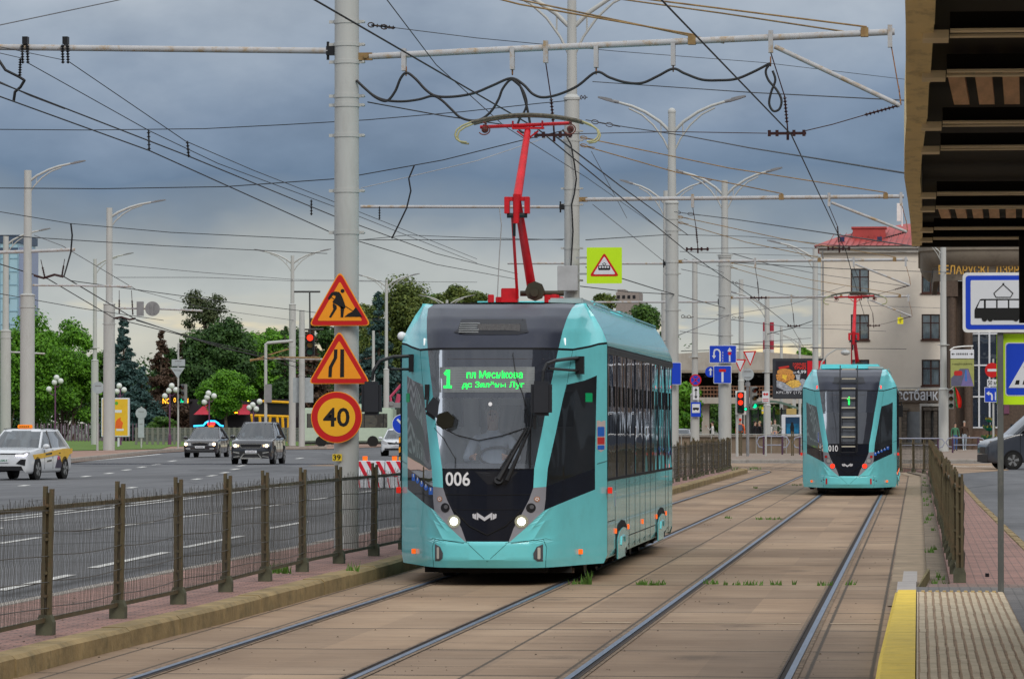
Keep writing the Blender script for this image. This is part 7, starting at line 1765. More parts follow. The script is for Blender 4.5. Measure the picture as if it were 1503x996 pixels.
# roadworks barrier
def barrier(label, px0, px1, d):
    x0, x1 = XD(px0, d), XD(px1, d); T = thing('barrier', label, 'barrier', (x0, d, 0), group='plastic roadworks barriers'); L = x1 - x0; h = ZD(676, d)
    mb = MB(); mb.prism([(-.0, .30), (-.0, h), (L, h), (L, .30)], 0, .35); mb.prism([(0.02, .0), (L - .02, 0), (L - .02, .30), (.02, .30)], -.12, .47); mb.build('block', SWHT, T, bevel=.02)
    mb = MB(); n = 3
    for i in range(n):
        a = (i + .1) * L / n; mb.prism([(a + .22, .32), (a + .22 + L / n * .42, .32), (a + L / n * .42, h - .02), (a, h - .02)], -.006, .0)
        mb.prism([(a + .1, .02), (a + L / n * .5, .02), (a + L / n * .5 - .06, .29), (a + .05, .29)], -.126, -.119)
    mb.build('stripe', mat('barrier_red', (.55, .01, .03), .5), T)
    mb = MB(); mb.tube([(L * .3, .17, h), (L * .3, .17, h + .12)], .07, 10); mb.build('beacon', ORANGE, T)
    return T
barrier('red and white striped barrier block behind the thick pole', 522, 564, 112); barrier('red and white striped barrier block beside the front corner of tram 006', 565, 608, 112)
T = thing('marker_post', 'black and orange striped post with round blue keep right sign beside the front tram', 'post', (XD(590, 118), 118, 0)); k = 118 / F
mb = MB(); mb.box(-.09, .09, -.03, .03, 0, ZD(640, 118)); mb.build('post', BLACKM, T)
mb = MB(); H_ = ZD(640, 118)
for i in range(5): z = .08 + i * H_ / 5; mb.prism([(-.09, z), (.09, z + .1), (.09, z + .26), (-.09, z + .16)], -.036, -.029)
mb.build('stripe', mat('stripe_orange', (.8, .3, .01), .5), T)
z = ZD(622, 118); mb = MB(); mb.prism(circ(.0, z, .29, 24), -.06, -.03); D_ = mb.build('plate', SWHT, T); mb = MB(); mb.prism(circ(0, z, .27, 24), -.066, -.058); mb.build('field', SBLU, D_); mb = MB(); [mb.prism(q, -.072, -.064) for q in stroke([(-.13, z + .14), (.1, z - .1)], .06)]; mb.build('symbol', SWHT, D_)
# ---------------------------------------------------------------- buildings
def facade(mb, x0, x1, z0, z1, y0, y1, opens):
    xs = sorted({x0, x1, *[a for o in opens for a in (o[0], o[1])]}); zs = sorted({z0, z1, *[a for o in opens for a in (o[2], o[3])]})
    for i in range(len(xs) - 1):
        run = None
        for j in range(len(zs) - 1):
            cx, cz = (xs[i] + xs[i + 1]) / 2, (zs[j] + zs[j + 1]) / 2
            hole = any(o[0] < cx < o[1] and o[2] < cz < o[3] for o in opens)
            if not hole: run = (run[0], zs[j + 1]) if run else (zs[j], zs[j + 1])
            if (hole or j == len(zs) - 2) and run: mb.box(xs[i], xs[i + 1], y0, y1, run[0], run[1]); run = None
BEIGE = mat('stucco_beige', (.68, .62, .54), .9, var=.05, vs=.3, dirt=.12, dirtcol=(.34, .29, .23), bump=.15, bs=6)
STONE = mat('stone_taupe', (.165, .135, .105), .85, var=.12, vs=.5, dirt=.35, dirtcol=(.08, .065, .05))
GRANITE = mat('granite_brown', (.085, .058, .042), .5, var=.3, vs=8, dirt=.4, dirtcol=(.03, .02, .02))
WFRAME = mat('window_frame_brown', (.055, .022, .015), .5); CURT = mat('curtain', (.80, .86, .86), .8, var=.35, vs=1.5)
WGLASS = glass('building_glass', (.9, .95, .98), .85, (.08, .09, .10), .02)
REDROOF = mat('red_metal_roof', (.36, .055, .05), .5, var=.2, vs=.5, dirt=.4, dirtcol=(.22, .05, .04))
d1_ = 300.0
def bx(px): return XD(px, d1_)
def bz(py): return ZD(py, d1_)
B = thing('office_building', 'beige rendered building with brown windows and red metal roof behind tram 010', 'building', (bx(1205), d1_, 0))
x0, x1 = bx(1205), bx(1402)
opens = []
colx = [(1249, 1276), (1353, 1380)]
rows_ = [(395, 431), (462, 499), (528, 566)]
for a, b in colx:
    for t, bt in rows_: opens.append((bx(a), bx(b), bz(bt), bz(t)))
mb = MB(); facade(mb, x0, x1, bz(569), bz(372), d1_, d1_ + .5, opens); mb.box(x0, x0 + .3, d1_ + .5, d1_ + 14, .0, bz(372)); mb.build('wall', BEIGE, B, w=True)
mb = MB(); mb.box(x0 - .1, x1, d1_ - .35, d1_ + .3, bz(372), bz(366)); mb.box(x0 - .3, x1, d1_ - .6, d1_ + .3, bz(366), bz(362)); mb.build('cornice', mat('cornice_pale', (.42, .40, .37), .8), B, w=True)
for o in opens:
    mb = MB(); a, b, c, e = o; f = .09; yy = d1_ + .18
    mb.box(a, a + f, yy, yy + .1, c, e); mb.box(b - f, b, yy, yy + .1, c, e); mb.box(a + f, b - f, yy, yy + .1, c, c + f); mb.box(a + f, b - f, yy, yy + .1, e - f, e)
    m_ = (a + b) / 2; mb.box(m_ - .05, m_ + .05, yy - .01, yy + .1, c + f, e - f); mb.box(a + f, b - f, yy + .01, yy + .09, e - (e - c) * .36, e - (e - c) * .36 + .07)
    W_ = mb.build('window', WFRAME, B, w=True)
    mb = MB(); mb.box(a + f, b - f, yy + .06, yy + .07, c + f, e - f); mb.build('pane', WGLASS, W_, w=True)
    mb = MB()
    n = 9; wv = [(a + f + (b - a - 2 * f) * i / 28, yy + .12 + .03 * math.sin(i * 1.9)) for i in range(29)]
    mb.grid([[(x, y, c + f) for x, y in wv], [(x, y, e - f) for x, y in wv]]); mb.build('curtain', CURT, W_, w=True, recalc=False)
    mb = MB(); mb.box(a - .08, b + .08, d1_ - .12, d1_ + .05, c - .1, c); mb.build('sill', WFRAME, W_, w=True)
mb = MB()   # hipped red roof
e0 = (x0 - .5, d1_ - .75, bz(362)); e1 = (x1 + 2, d1_ - .75, bz(362)); zr = ZD(330, 308); zl = ZD(346, 305)
mb.add([e0, e1, (x1 + 2, 308, zr), (XD(1330, 308), 308, zr), (XD(1238, 305), 305, zl), (x0 - .5, 314, bz(362)), (x1 + 2, 318, bz(362))], [(0, 1, 2, 3, 4), (0, 4, 5), (4, 3, 2, 6, 5)])
RF = mb.build('roof', REDROOF, B, w=True)
mb = MB()
for px in range(1215, 1345, 9): mb.tube([(XD(px, 300) , d1_ - .7, bz(361.5)), (XD(px + 10, 305), 305, zl + .08 + (px - 1215) * .004)], .03, 4)
mb.build('standing_seam', mat('red_seam', (.22, .03, .03), .5), RF, w=True)
mb = MB(); mb.box(XD(1252, 303), XD(1300, 303), 303, 305, ZD(352, 303), ZD(335, 303)); mb.box(XD(1250, 303), XD(1302, 303), 302.9, 305.1, ZD(336.5, 303), ZD(334, 303)); mb.build('dormer', REDROOF, RF, w=True)
mb = MB()
for px in (1236, 1291): p = P(px, 352, 301.5); mb.cb(p, .35, .5, .45)
mb.build('roof_vent', mat('vent_dark_blue', (.02, .03, .09), .5), RF, w=True)
mb = MB(); mb.tube([P(1324, 332, 306), P(1324, 298, 306)], .06, 6); mb.box(*(XD(1317, 306), XD(1323, 306)), 305.9, 306.2, ZD(326, 306), ZD(300, 306)); mb.build('antenna', WHITEP, RF, w=True)
mb = MB(); mb.tube([P(1207, 368, 299.4), P(1208, 380, 299.6), P(1208, 560, 299.6)], .06, 6); mb.build('downpipe', SIGB, B, w=True)
# ground floor with the fascia lettering
SIGNB = mat('fascia_taupe', (.135, .105, .085), .6)
mb = MB(); mb.box(bx(1258), bx(1378), d1_ - .25, d1_ - .02, bz(590), bz(572)); S_ = mb.build('sign_fascia', SIGNB, B, w=True)
mb = MB(); text(mb, 'Белинвестбанк', bx(1262.5), bz(587.5), bx(1377) - bx(1262.5), bz(570.5) - bz(587.5), d1_ - .30, True); mb.build('lettering', mat('letters_white', (.60, .62, .66), .5, var=.02), S_, w=True)
LOWW = mat('ground_floor_stone', (.27, .215, .165), .85, var=.12, vs=1)
op2 = [(bx(1331), bx(1349), .3, bz(606)), (bx(1354), bx(1380), .3, bz(598))]
mb = MB(); facade(mb, x0, bx(1390), 0, bz(572), d1_, d1_ + .5, op2); mb.build('ground_floor', LOWW, B, w=True)
mb = MB(); mb.box(x0, bx(1380), d1_ - .12, d1_ + .0, bz(571.5), bz(568.5)); mb.build('string_course', mat('cornice_pale', (.42, .40, .37), .8), B, w=True)
mb = MB(); mb.box(bx(1350), bx(1352.5), d1_ - .2, d1_ - .002, .1, bz(592)); mb.box(bx(1352.5), bx(1380), d1_ - .2, d1_ - .002, bz(596), bz(592)); mb.build('portal_frame', mat('cornice_pale', (.42, .40, .37), .8), B, w=True)
BRP = brick_mat('taupe_brick', (.16, .13, .105), (.12, .10, .08), (.06, .05, .04), .5, .25, vert=True, msize=.02)
mb = MB()
for a, b in ((1323, 1331), (1357, 1366), (1370, 1376)): mb.box(bx(a), bx(b), d1_ - .7, d1_ - .1, .1, bz(602)); mb.box(bx(a) - .12, bx(b) + .12, d1_ - .8, d1_ - .05, bz(602), bz(598))
mb.build('brick_pillar', BRP, B, w=True)
mb = MB()
for a, b in ((1332, 1350), (1366.5, 1369.5)):
    mb.box(bx(a), bx(b), d1_ - .1, d1_ - .02, bz(606), bz(604)); mb.box(bx(a), bx(b), d1_ - .1, d1_ - .02, .2, .3)
    n = int((b - a) * 1.2)
    for i in range(n + 1): X = bx(a) + (bx(b) - bx(a)) * i / max(n, 1); mb.box(X - .02, X + .02, d1_ - .09, d1_ - .05, .2, bz(605))
mb.build('iron_gate', mat('gate_grey', (.27, .29, .31), .5), B, w=True)
mb = MB(); mb.box(bx(1331), bx(1380), d1_ + .55, d1_ + .6, .1, bz(598)); mb.build('entrance_back', mat('entrance_back', (.16, .14, .12), .9), B, w=True)
# stone corner building with gold inscription
d2 = 268.0
def cx_(px): return XD(px, d2)
def cz_(py): return ZD(py, d2)
B2 = thing('stone_building', 'brown stone building with heavy curved cornice and gold inscription at the right', 'building', (cx_(1440), d2, 0))
R2 = 2.2; xc = cx_(1372) + R2
path = [(xc - R2, d2 + 30)] + [(xc - R2 * math.cos(R_(a)), d2 + R2 - R2 * math.sin(R_(a))) for a in range(0, 91, 10)] + [(cx_(1503) + 18, d2)]
def sweep(mb, prof, path):
    rows = []
    for i, p in enumerate(path):
        a = Vector(path[max(i - 1, 0)]); b = Vector(path[min(i + 1, len(path) - 1)]); t = (b - a).normalized(); n = Vector((t.y, -t.x))
        if n.y > 0 and i == len(path) - 1: n = -n
        if (Vector(p) + n - Vector((xc + 5, d2 + 8))).length < (Vector(p) - n - Vector((xc + 5, d2 + 8))).length: n = -n
        rows.append([(p[0] + n.x * o, p[1] + n.y * o, z) for o, z in prof])
    mb.grid(rows)
mb = MB(); sweep(mb, [(-.3, cz_(350)), (.6, cz_(352)), (1.05, cz_(359)), (1.05, cz_(369)), (.92, cz_(370.5)), (.90, cz_(375)), (.72, cz_(383)), (.35, cz_(391)), (.14, cz_(393)), (.12, cz_(395))], path); mb.build('cornice', mat('cornice_stone', (.20, .17, .135), .85, var=.12, vs=.8, dirt=.4, dirtcol=(.09, .075, .06)), B2, w=True, smooth=25)
mb = MB(); sweep(mb, [(.0, cz_(384)), (.06, cz_(384)), (.06, cz_(413)), (-.3, cz_(413))], path); mb.build('frieze', STONE, B2, w=True, smooth=25)
mb = MB(); text(mb, 'БЕЛАРУСКІ  ДЗЯРЖАЎНЫ ЦЫРК', cx_(1378), cz_(406.5), (cx_(1503) - cx_(1378)) * 1.70, cz_(387) - cz_(406.5), d2 - .20, True); mb.v = [(a, b + (0 if j % 2 else 0), c) for j, (a, b, c) in enumerate(mb.v)]
mb.build('inscription', mat('gold_letters', (.60, .34, .07), .35, metal=.3, var=.2), B2, w=True)
XR = cx_(1503); bays = [(XR + 1.6 + i * 4.2, XR + 4.2 + i * 4.2, cz_(628), cz_(440)) for i in range(4)]
mb = MB(); opb = [(cx_(1424), cx_(1467), cz_(628), cz_(440))] + bays
facade(mb, cx_(1388), cx_(1503) + 18, 0, cz_(413), d2 + 1.0, d2 + 1.5, opb); mb.box(cx_(1388), cx_(1388) + .4, d2 + 1.5, d2 + 30, 0, cz_(413)); mb.build('wall', GRANITE, B2, w=True)
mb = MB()
for px in (1398, 1421.5): mb.tube([(cx_(px), d2 + .5, .1), (cx_(px), d2 + .5, cz_(436))], .30, 16); mb.box(cx_(px) - .38, cx_(px) + .38, d2 + .12, d2 + .88, cz_(436), cz_(413)); mb.tube([(cx_(px), d2 + .5, cz_(596)), (cx_(px), d2 + .5, cz_(594))], .325, 16)
mb.build('column', GRANITE, B2, w=True, smooth=50)
wa, wb, wc, we = opb[0]
for wa, wb, wc, we in opb[::-1]: mb = MB(); mb.box(wa, wb, d2 + 1.2, d2 + 1.22, wc, we); mb.build('window', glass('bay_glass', (.2, .22, .25), .3, (.025, .035, .06), .03, .4, .8), B2, w=True)
mb = MB()
for px in (1424.5, 1437.5, 1453, 1465.5): X = cx_(px); mb.box(X - .055, X + .055, d2 + 1.1, d2 + 1.19, wc, we)
for a, b, _, _ in bays:
    for X in (a + .06, (a + b) / 2, b - .06): mb.box(X - .055, X + .055, d2 + 1.1, d2 + 1.19, wc, we)
    for Z in (wc + .06, (wc + we) / 2, we - .06): mb.box(a, b, d2 + 1.09, d2 + 1.185, Z - .05, Z + .05)
for py in (627, 582, 536, 490, 450): Z = cz_(py); mb.box(wa, wb, d2 + 1.09, d2 + 1.185, Z - .05, Z + .05)
mb.build('window_frame', SWHT, B2, w=True)
mb = MB(); mb.box(cx_(1423), cx_(1503) + 18, d2 + .7, d2 + .98, 0, cz_(632)); mb.build('plinth', mat('plinth_brown', (.11, .07, .05), .7, var=.3, vs=3), B2, w=True)
mb = MB(); mb.box(cx_(1474), cx_(1482), d2 + .9, d2 + .97, cz_(607), cz_(592)); mb.build('wall_plaque', mat('plaque', (.14, .05, .09), .5), B2, w=True)
# bowls of flowers
T = thing('flower_tower', 'tiered green flower bowls on a stand behind the van', 'planter', (XD(1452, 250), 250, .12)); zt = ZD(612, 250) - .12; zb = ZD(640, 250)
FLOW = mat('flowers_mixed', (.30, .22, .04), .8, var=.8, vs=12); LEAFG = mat('planter_green', (.03, .11, .04), .7, var=.4, vs=9)
mb = MB(); mb.tube([(0, 0, 0), (0, 0, zt)], .05, 8); mb.build('stand', BLACKM, T)
for py, r in ((617, .22), (628, .34), (642, .44)):
    z = ZD(py, 250) - .12; mb = MB(); mb.tube([(0, 0, z - r * .5), (0, 0, z - r * .1), (0, 0, z + .03)], [r * .45, r * .9, r], 16); o = mb.build('bowl', mat('bowl_green', (.0, .13, .08), .5), T)
    mb = MB()
    for k in range(90): a = random.random() * 6.28; q = random.random() ** .5 * r * 1.1; c = Vector((q * math.cos(a), q * math.sin(a), z + .05 + random.random() * .12)); mb.cur = 0 if random.random() < .6 else 1; s_ = .05; mb.add([c + Vector((-s_, 0, -s_)), c + Vector((s_, 0, -s_)), c + Vector((0, -.03, s_))], [(0, 1, 2)])
    mb.build('flowers', [LEAFG, FLOW], o, recalc=False)
# purple tipped railings along the far pavement
def loop_rail(label, px0, px1, ytop, ybot, d, z0=.12):
    x0, x1 = XD(px0, d), XD(px1, d); T = thing('pedestrian_railing', label, 'railing', (x0, d, z0), group='grey pedestrian railings at the crossing'); L = x1 - x0; h = ZD(ytop, d) - z0; r = .035
    mb = MB(); pts = [(.35, 0, h * .38), (.15, 0, h * .42), (.02, 0, h * .7), (.15, 0, h * .95), (.4, 0, h), (L - .4, 0, h), (L - .15, 0, h * .95), (L - .02, 0, h * .7), (L - .15, 0, h * .42), (L - .35, 0, h * .38)]
    mb.tube(pts, r, 8); mb.tube([(.45, 0, h * .52), (L - .45, 0, h * .52)], r * .9, 8); mb.build('rail', mat('rail_lilac_grey', (.26, .27, .34), .4), T, smooth=60)
    mb = MB()
    for x in (.4, L - .4): mb.tube([(x, 0, 0), (x, 0, h)], .05, 8)
    mb.build('post', mat('post_purple', (.07, .03, .06), .5), T); return T
loop_rail('railing section just left of the right grey pole', 1310, 1387, 643, 665, 236); loop_rail('railing section in front of the two walking people', 1388, 1446, 642, 665, 236); loop_rail('railing section disappearing behind the van', 1446, 1520, 643, 665, 236)
loop_rail('railing section in front of the concrete parapet', 1110, 1159, 640, 671, 222); loop_rail('railing section next to the left flank of tram 010', 1163, 1215, 641, 671, 222)
# parapet of the underpass and its fence posts
CONC = mat('parapet_concrete', (.215, .165, .12), .9, var=.22, vs=.6, dirt=.5, dirtcol=(.10, .075, .055), bump=.3, bs=6, stretch=(1, 1, .35))
T = thing('underpass_parapet', 'weathered concrete parapet wall behind the curving track', 'wall', (XD(1100, 232), 232, 0)); zt = ZD(641, 232)
mb = MB(); x0 = XD(985, 232); x1 = XD(1206, 232); n = 8
for i in range(n): a = x0 + (x1 - x0) * i / n; mb.box(a + .012, a + (x1 - x0) / n - .012, 232, 232.35, .1, zt)
mb.build('wall_slab', CONC, T, w=True); mb = MB(); mb.box(x0, x1, 231.9, 232.45, zt + .002, zt + .09); mb.build('coping', KERBG, T, w=True)
mb = MB(); mb.tube([(x0, 231.7, zt + .15), (x1, 231.7, zt + .15)], .035, 6)
for px in range(1000, 1205, 22): X = XD(px, 231.7); mb.tube([(X, 231.7, .1), (X, 231.7, zt + .15)], .03, 6)
mb.build('handrail', mat('handrail_grey', (.3, .3, .28), .5), T, w=True)
for px, lab in ((1087, 'left'), (1163, 'right')):
    T = thing('bollard_post', 'thin steel fence post on the kerb before the parapet, %s one' % lab, 'post', (XD(px, 214), 214, .02), group='fence posts at the parapet'); mb = MB(); mb.box(-.07, .0, -.04, .04, 0, ZD(633, 214)); mb.box(.02, .08, -.04, .04, 0, ZD(634, 214)); mb.cb((0, 0, .04), .2, .2, .1); mb.build('post', OLIVE, T)
sheet('sidewalk', [(XD(900, 212), 212), (XD(1500, 212), 212), (XD(1500, 246), 262), (XD(900, 262), 262)], .10, mat('far_paving', (.22, .17, .135), .9))
# two level road bridge
BR = mat('bridge_concrete', (.37, .34, .30), .85, var=.12, vs=.25, dirt=.45, dirtcol=(.2, .16, .12), stretch=(1, 1, .4)); dB = 400
T = thing('road_bridge', 'two level concrete overpass behind the crossing with rusty railing', 'bridge', (XD(1080, dB), dB, 0))
X0, X1 = XD(900, dB), XD(1235, dB); zB = lambda y: ZD(y, dB)
mb = MB()
n = 24
for i in range(n): a = X0 + (X1 - X0) * i / n; b = X0 + (X1 - X0) * (i + 1) / n; r0 = .9 * math.sin(3.0 * i / n); r1 = .9 * math.sin(3.0 * (i + 1) / n); mb.add([(a, dB, zB(545)), (b, dB, zB(545)), (b, dB, zB(529) + r1), (a, dB, zB(529) + r0), (a, dB + 9, zB(545)), (b, dB + 9, zB(545)), (b, dB + 9, zB(529) + r1), (a, dB + 9, zB(529) + r0)], [(0, 1, 2, 3), (3, 2, 6, 7), (0, 4, 5, 1), (4, 7, 6, 5)])
mb.build('upper_deck', BR, T, w=True)
mb = MB(); mb.box(X0, X1, dB - .3, dB - .05, zB(547), zB(543)); mb.build('edge_beam', mat('bridge_edge', (.28, .24, .19), .9, dirt=.6, dirtcol=(.12, .08, .05)), T, w=True)
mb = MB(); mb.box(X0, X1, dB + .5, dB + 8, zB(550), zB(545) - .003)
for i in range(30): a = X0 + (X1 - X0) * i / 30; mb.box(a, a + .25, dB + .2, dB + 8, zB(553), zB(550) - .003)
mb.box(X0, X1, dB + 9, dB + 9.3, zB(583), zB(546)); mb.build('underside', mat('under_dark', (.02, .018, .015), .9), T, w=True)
mb = MB(); mb.box(X0, X1, dB - .8, dB + 7, zB(592), zB(583)); mb.build('lower_deck', BR, T, w=True)
mb = MB()
for py in (568, 573, 579): mb.box(X0, X1, dB - .8, dB - .72, zB(py), zB(py) + .12)
for i in range(70): a = X0 + (X1 - X0) * i / 70; mb.box(a, a + .07, dB - .79, dB - .73, zB(583), zB(567))
mb.build('railing', mat('railing_rust', (.17, .085, .05), .8, var=.4, vs=3), T, w=True)
for px in (1035, 1093, 1150, 1196): mb = MB(); mb.box(XD(px, dB) - .35, XD(px, dB) + .35, dB + .5, dB + 2, 0, zB(592)); mb.build('pier', BR, T, w=True)
# billboard with burger picture
dK = 262; k = dK / F; zc = ZD(555, dK); p = P(1134, 583, dK)
T = thing('billboard', 'large dark framed billboard advertising a burger meal beside tram 010', 'billboard', (p.x, dK, 0)); z0_ = ZD(585, dK); z1_ = ZD(526, dK); Wb = 78 * k
mb = MB(); mb.box(0, Wb, 0, .35, z0_, z1_); FR = mb.build('frame', mat('billboard_frame', (.035, .038, .045), .5), T, bevel=.03)
def bp(u, v): return ((u - 442) / 8.3 * k, zc + (615 - v) / 8.3 * k - (ZD(555, dK) - ZD(555, dK)))
mb = MB(); mb.prism([bp(480, 405), bp(870, 405), bp(870, 800), bp(480, 800)], -.01, .0); SCR = mb.build('poster', mat('poster_dark', (.02, .018, .025), .4, emit=0), T)
def pic(name, m, poly, off, par=SCR): mb = MB(); mb.prism([bp(*a) for a in poly], -.01 - off, -.01); return mb.build(name, m, par)
pic('red_panel', mat('poster_red', (.55, .01, .02), .4), [(865, 405), (1075, 405), (1075, 800), (865, 800)], .004)
pic('wrap_paper', mat('poster_paper', (.30, .32, .36), .5, var=.5, vs=5), [(490, 640), (560, 660), (640, 700), (800, 620), (860, 640), (850, 760), (600, 770), (490, 720)], .006)
bun = mat('poster_bun', (.55, .25, .06), .5, var=.2, vs=8)
pic('bun', bun, [(497, 560), (500, 525), (530, 503), (590, 496), (650, 505), (690, 530), (692, 560), (640, 568), (560, 566)], .010)
pic('filling', mat('poster_filling', (.50, .22, .05), .5, var=.7, vs=14), [(484, 570), (560, 562), (690, 558), (715, 590), (700, 630), (640, 645), (600, 668), (500, 640), (486, 610)], .014)
pic('cheese', mat('poster_cheese', (.75, .48, .05), .5, var=.3, vs=14), [(560, 570), (620, 580), (600, 640), (560, 610)], .018)
pic('fries', mat('poster_fries', (.65, .40, .08), .5, var=.6, vs=18), [(600, 680), (640, 650), (700, 635), (760, 640), (790, 690), (760, 720), (680, 735), (640, 705)], .018)
pic('ribbon', mat('poster_ribbon', (.5, .03, .02), .5), [(515, 480), (640, 460), (645, 485), (520, 505)], .018)
pic('cup', mat('poster_cup', (.35, .38, .42), .5, var=.3, vs=6), [(720, 570), (780, 570), (770, 640), (735, 640)], .014)
mb = MB(); a, b = bp(690, 472), bp(850, 430); text(mb, 'ГОРЯЧЕЕ', a[0], a[1], b[0] - a[0], b[1] - a[1], -.034, True); a, b = bp(700, 508), bp(848, 474); text(mb, 'ТРИО', a[0], a[1], b[0] - a[0], b[1] - a[1], -.034, True); mb.build('writing', mat('poster_red_text', (.75, .04, .03), .5), SCR)
mb = MB(); a, b = bp(690, 560), bp(730, 535); text(mb, 'ЗА', a[0], a[1], b[0] - a[0], b[1] - a[1], -.034, True); a, b = bp(735, 565), bp(850, 518); text(mb, '4,99', a[0], a[1], b[0] - a[0], b[1] - a[1], -.034, True)
a, b = bp(488, 812), bp(790, 772); text(mb, 'KFC.BY (17)', a[0], a[1], b[0] - a[0], b[1] - a[1], -.034, False); mb.build('writing', SWHT, SCR)
mb = MB(); mb.box(29 * k, 34 * k, .05, .3, .1, z0_); mb.build('post', POLEM, T)
# far stop shelter, lightbox and people
T = thing('stop_shelter', 'dark glazed tram stop shelter with arched green roof behind the parapet', 'shelter', (XD(1130, 250), 250, .1)); k = 250 / F
zt = ZD(598, 250) - .1; w_ = 42 * k
mb = MB(); mb.grid([[(-w_ + 2 * w_ * i / 16, y, zt + .45 * math.sin(math.pi * (i / 16))) for i in range(17)] for y in (-.8, 1.2)]); mb.grid([[(-w_ + 2 * w_ * i / 16, -.8, zt + .45 * math.sin(math.pi * (i / 16)) - q) for i in range(17)] for q in (0, .14)]); mb.build('roof', mat('shelter_roof', (.10, .15, .12), .4), T)
for i in range(8):
    mb = MB(); x = -w_ + .1 + i * (2 * w_ - .2) / 7; mb.box(x - .05, x + .05, 0, .08, 0, zt); mb.build('post', mat('shelter_post', (.02, .02, .022), .5), T)
mb = MB(); mb.box(-w_ + .2, w_ - .2, .9, .93, .3, zt - .1); mb.build('glass_wall', glass('shelter_glass', (.6, .68, .64), .7, (.05, .07, .06), .02), T)
T = thing('poster_box', 'white framed light box with dark blue poster beside tram 010', 'advertising', (XD(1147, 240), 240, .1)); k = 240 / F; w_ = 29 * k; zt = ZD(608, 240) - .1
mb = MB(); mb.box(0, w_, 0, .25, 0, zt); mb.build('frame', SWHT, T, bevel=.03)
mb = MB(); mb.box(w_ * .2, w_ * .92, -.01, .0, .5, zt - .15); PB = mb.build('poster', mat('poster_night', (.01, .04, .09), .4, var=.4, vs=1.5), T)
mb = MB(); mb.box(w_ * .25, w_ * .87, -.018, -.01, 1.0, zt - .55); mb.build('glow', mat('poster_glow', (.01, .13, .26), .4, var=.6, vs=2), PB)
mb = MB(); c = w_ * .54; mb.prism([(c - .12, zt - .75), (c - .05, zt - .45), (c + .05, zt - .45), (c + .12, zt - .75), (c + .1, zt - 1.1), (c - .1, zt - 1.1)], -.026, -.018); mb.build('figure', BLACKM, PB)
mb = MB()
for i, q in enumerate((.68, .78, .86)): mb.box(w_ * (.28 + .04 * i), w_ * (.85 - .04 * i), -.03, -.018, zt * .28 + (2 - i) * .17, zt * .28 + (2 - i) * .17 + .10)
mb.build('writing', SWHT, PB)
mb = MB(); mb.box(w_ * .25, w_ * .75, 0, .15, zt + .003, zt + .35); mb.build('top_sign', mat('top_sign_yellow', (.45, .33, .12), .5), T)
Z0 = .28
JN = mat('jeans', (.05, .10, .25), .9); DKC = mat('cloth_black', (.012, .012, .014), .9); GRC = mat('cloth_green', (.06, .17, .10), .9); BRC = mat('cloth_brown', (.05, .028, .018), .8); LTJ = mat('jeans_light', (.28, .33, .38), .9)
ORC = mat('cloth_orange', (.85, .13, .02), .7); WHC = mat('cloth_white', (.55, .53, .50), .9); PLC = mat('cloth_plaid', (.24, .24, .21), .9, var=.6, vs=18)
sheet('platform', [(XD(985, 233), 233), (XD(1210, 233), 233), (XD(1210, 256), 256), (XD(985, 256), 256)], Z0, GREYP, th=.2)
person('woman in green jacket and blue jeans walking on the right pavement', XD(1402, 254), 254, .12, 1.74, R_(14), GRC, JN, stride=.10, bag=mat('bag_dark', (.02, .03, .03), .8))
person('man in dark brown jacket and pale trousers walking beside the woman in green', XD(1415.5, 254), 254.3, .12, 1.84, R_(12), BRC, LTJ, hair=HAIRG, shoes=mat('shoe_white', (.55, .55, .55), .6), stride=.20)
person('person in bright orange jacket and cap with grey backpack behind the parapet', XD(1086.5, 238), 238, Z0, 1.82, R_(175), ORC, DKC, cap=mat('cap_red', (.7, .03, .01), .6), bag=mat('bag_grey', (.10, .12, .16), .8))
person('dark haired person in black, left of the seated looking pair', XD(1108, 240), 240, Z0, 1.68, R_(60), DKC, DKC)
person('blond person in black leaning towards the other one in black', XD(1114.5, 240), 240.4, Z0, 1.66, R_(-60), DKC, DKC, hair=mat('hair_blond', (.35, .25, .13), .7))
person('fair haired person in white shirt left of the man in checked shirt', XD(1131, 240), 240, Z0, 1.68, R_(30), WHC, DKC, hair=mat('hair_pale', (.45, .38, .34), .7))
person('man in grey checked shirt with hands on hips next to the poster box', XD(1137.5, 239), 239, Z0, 1.80, R_(-5), PLC, JN, armL=((-.42, .02, 1.2), (-.22, -.06, 1.02)), armR=((.42, .02, 1.2), (.22, -.06, 1.02)))
person('person in pale top with raised hand standing left of the blue sign pole', XD(1046, 240), 240, Z0 - .1, 1.76, R_(-90), WHC, DKC, armL=((-.25, -.2, 1.25), (-.1, -.35, 1.45)))
# ---------------------------------------------------------------- far skyline, left side
dT = 1000; T = thing('glass_tower', 'pale blue glass office tower at the far left edge', 'building', (XD(5, dT), dT, 0)); TG = glass('tower_glass', (.3, .4, .5), .0, (.16, .29, .37), .15)
x0, x1 = XD(-230, dT), XD(26, dT); zt = ZD(352, dT)
mb = MB(); mb.box(x0, x1, dT, dT + 20, 0, zt); mb.build('body', mat('tower_skin', (.33, .50, .58), .3, var=.1, vs=.1), T, w=True)
mb = MB(); mb.box(x1 + .01, XD(33, dT), dT + 1, dT + 18, 0, ZD(358, dT)); mb.build('side_tower', mat('tower_mauve', (.26, .30, .42), .5), T, w=True)
mb = MB()
for i in range(30): z = zt - 4 - i * 3.3; mb.box(x0, x1, dT - .15, dT - .01, z, z + .25)
for i in range(20): x = x1 - i * 2.2; mb.box(x - .1, x + .02, dT - .16, dT - .012, 0, zt)
mb.build('mullion', mat('tower_line', (.22, .36, .44), .5), T, w=True)
mb = MB()
for i in range(14):
    for j in range(7): x = x1 - 2.8 - j * 4.4; z = zt - 8 - i * 6; mb.box(x - .7, x + .7, dT - .2, dT - .17, z - 1.2, z)
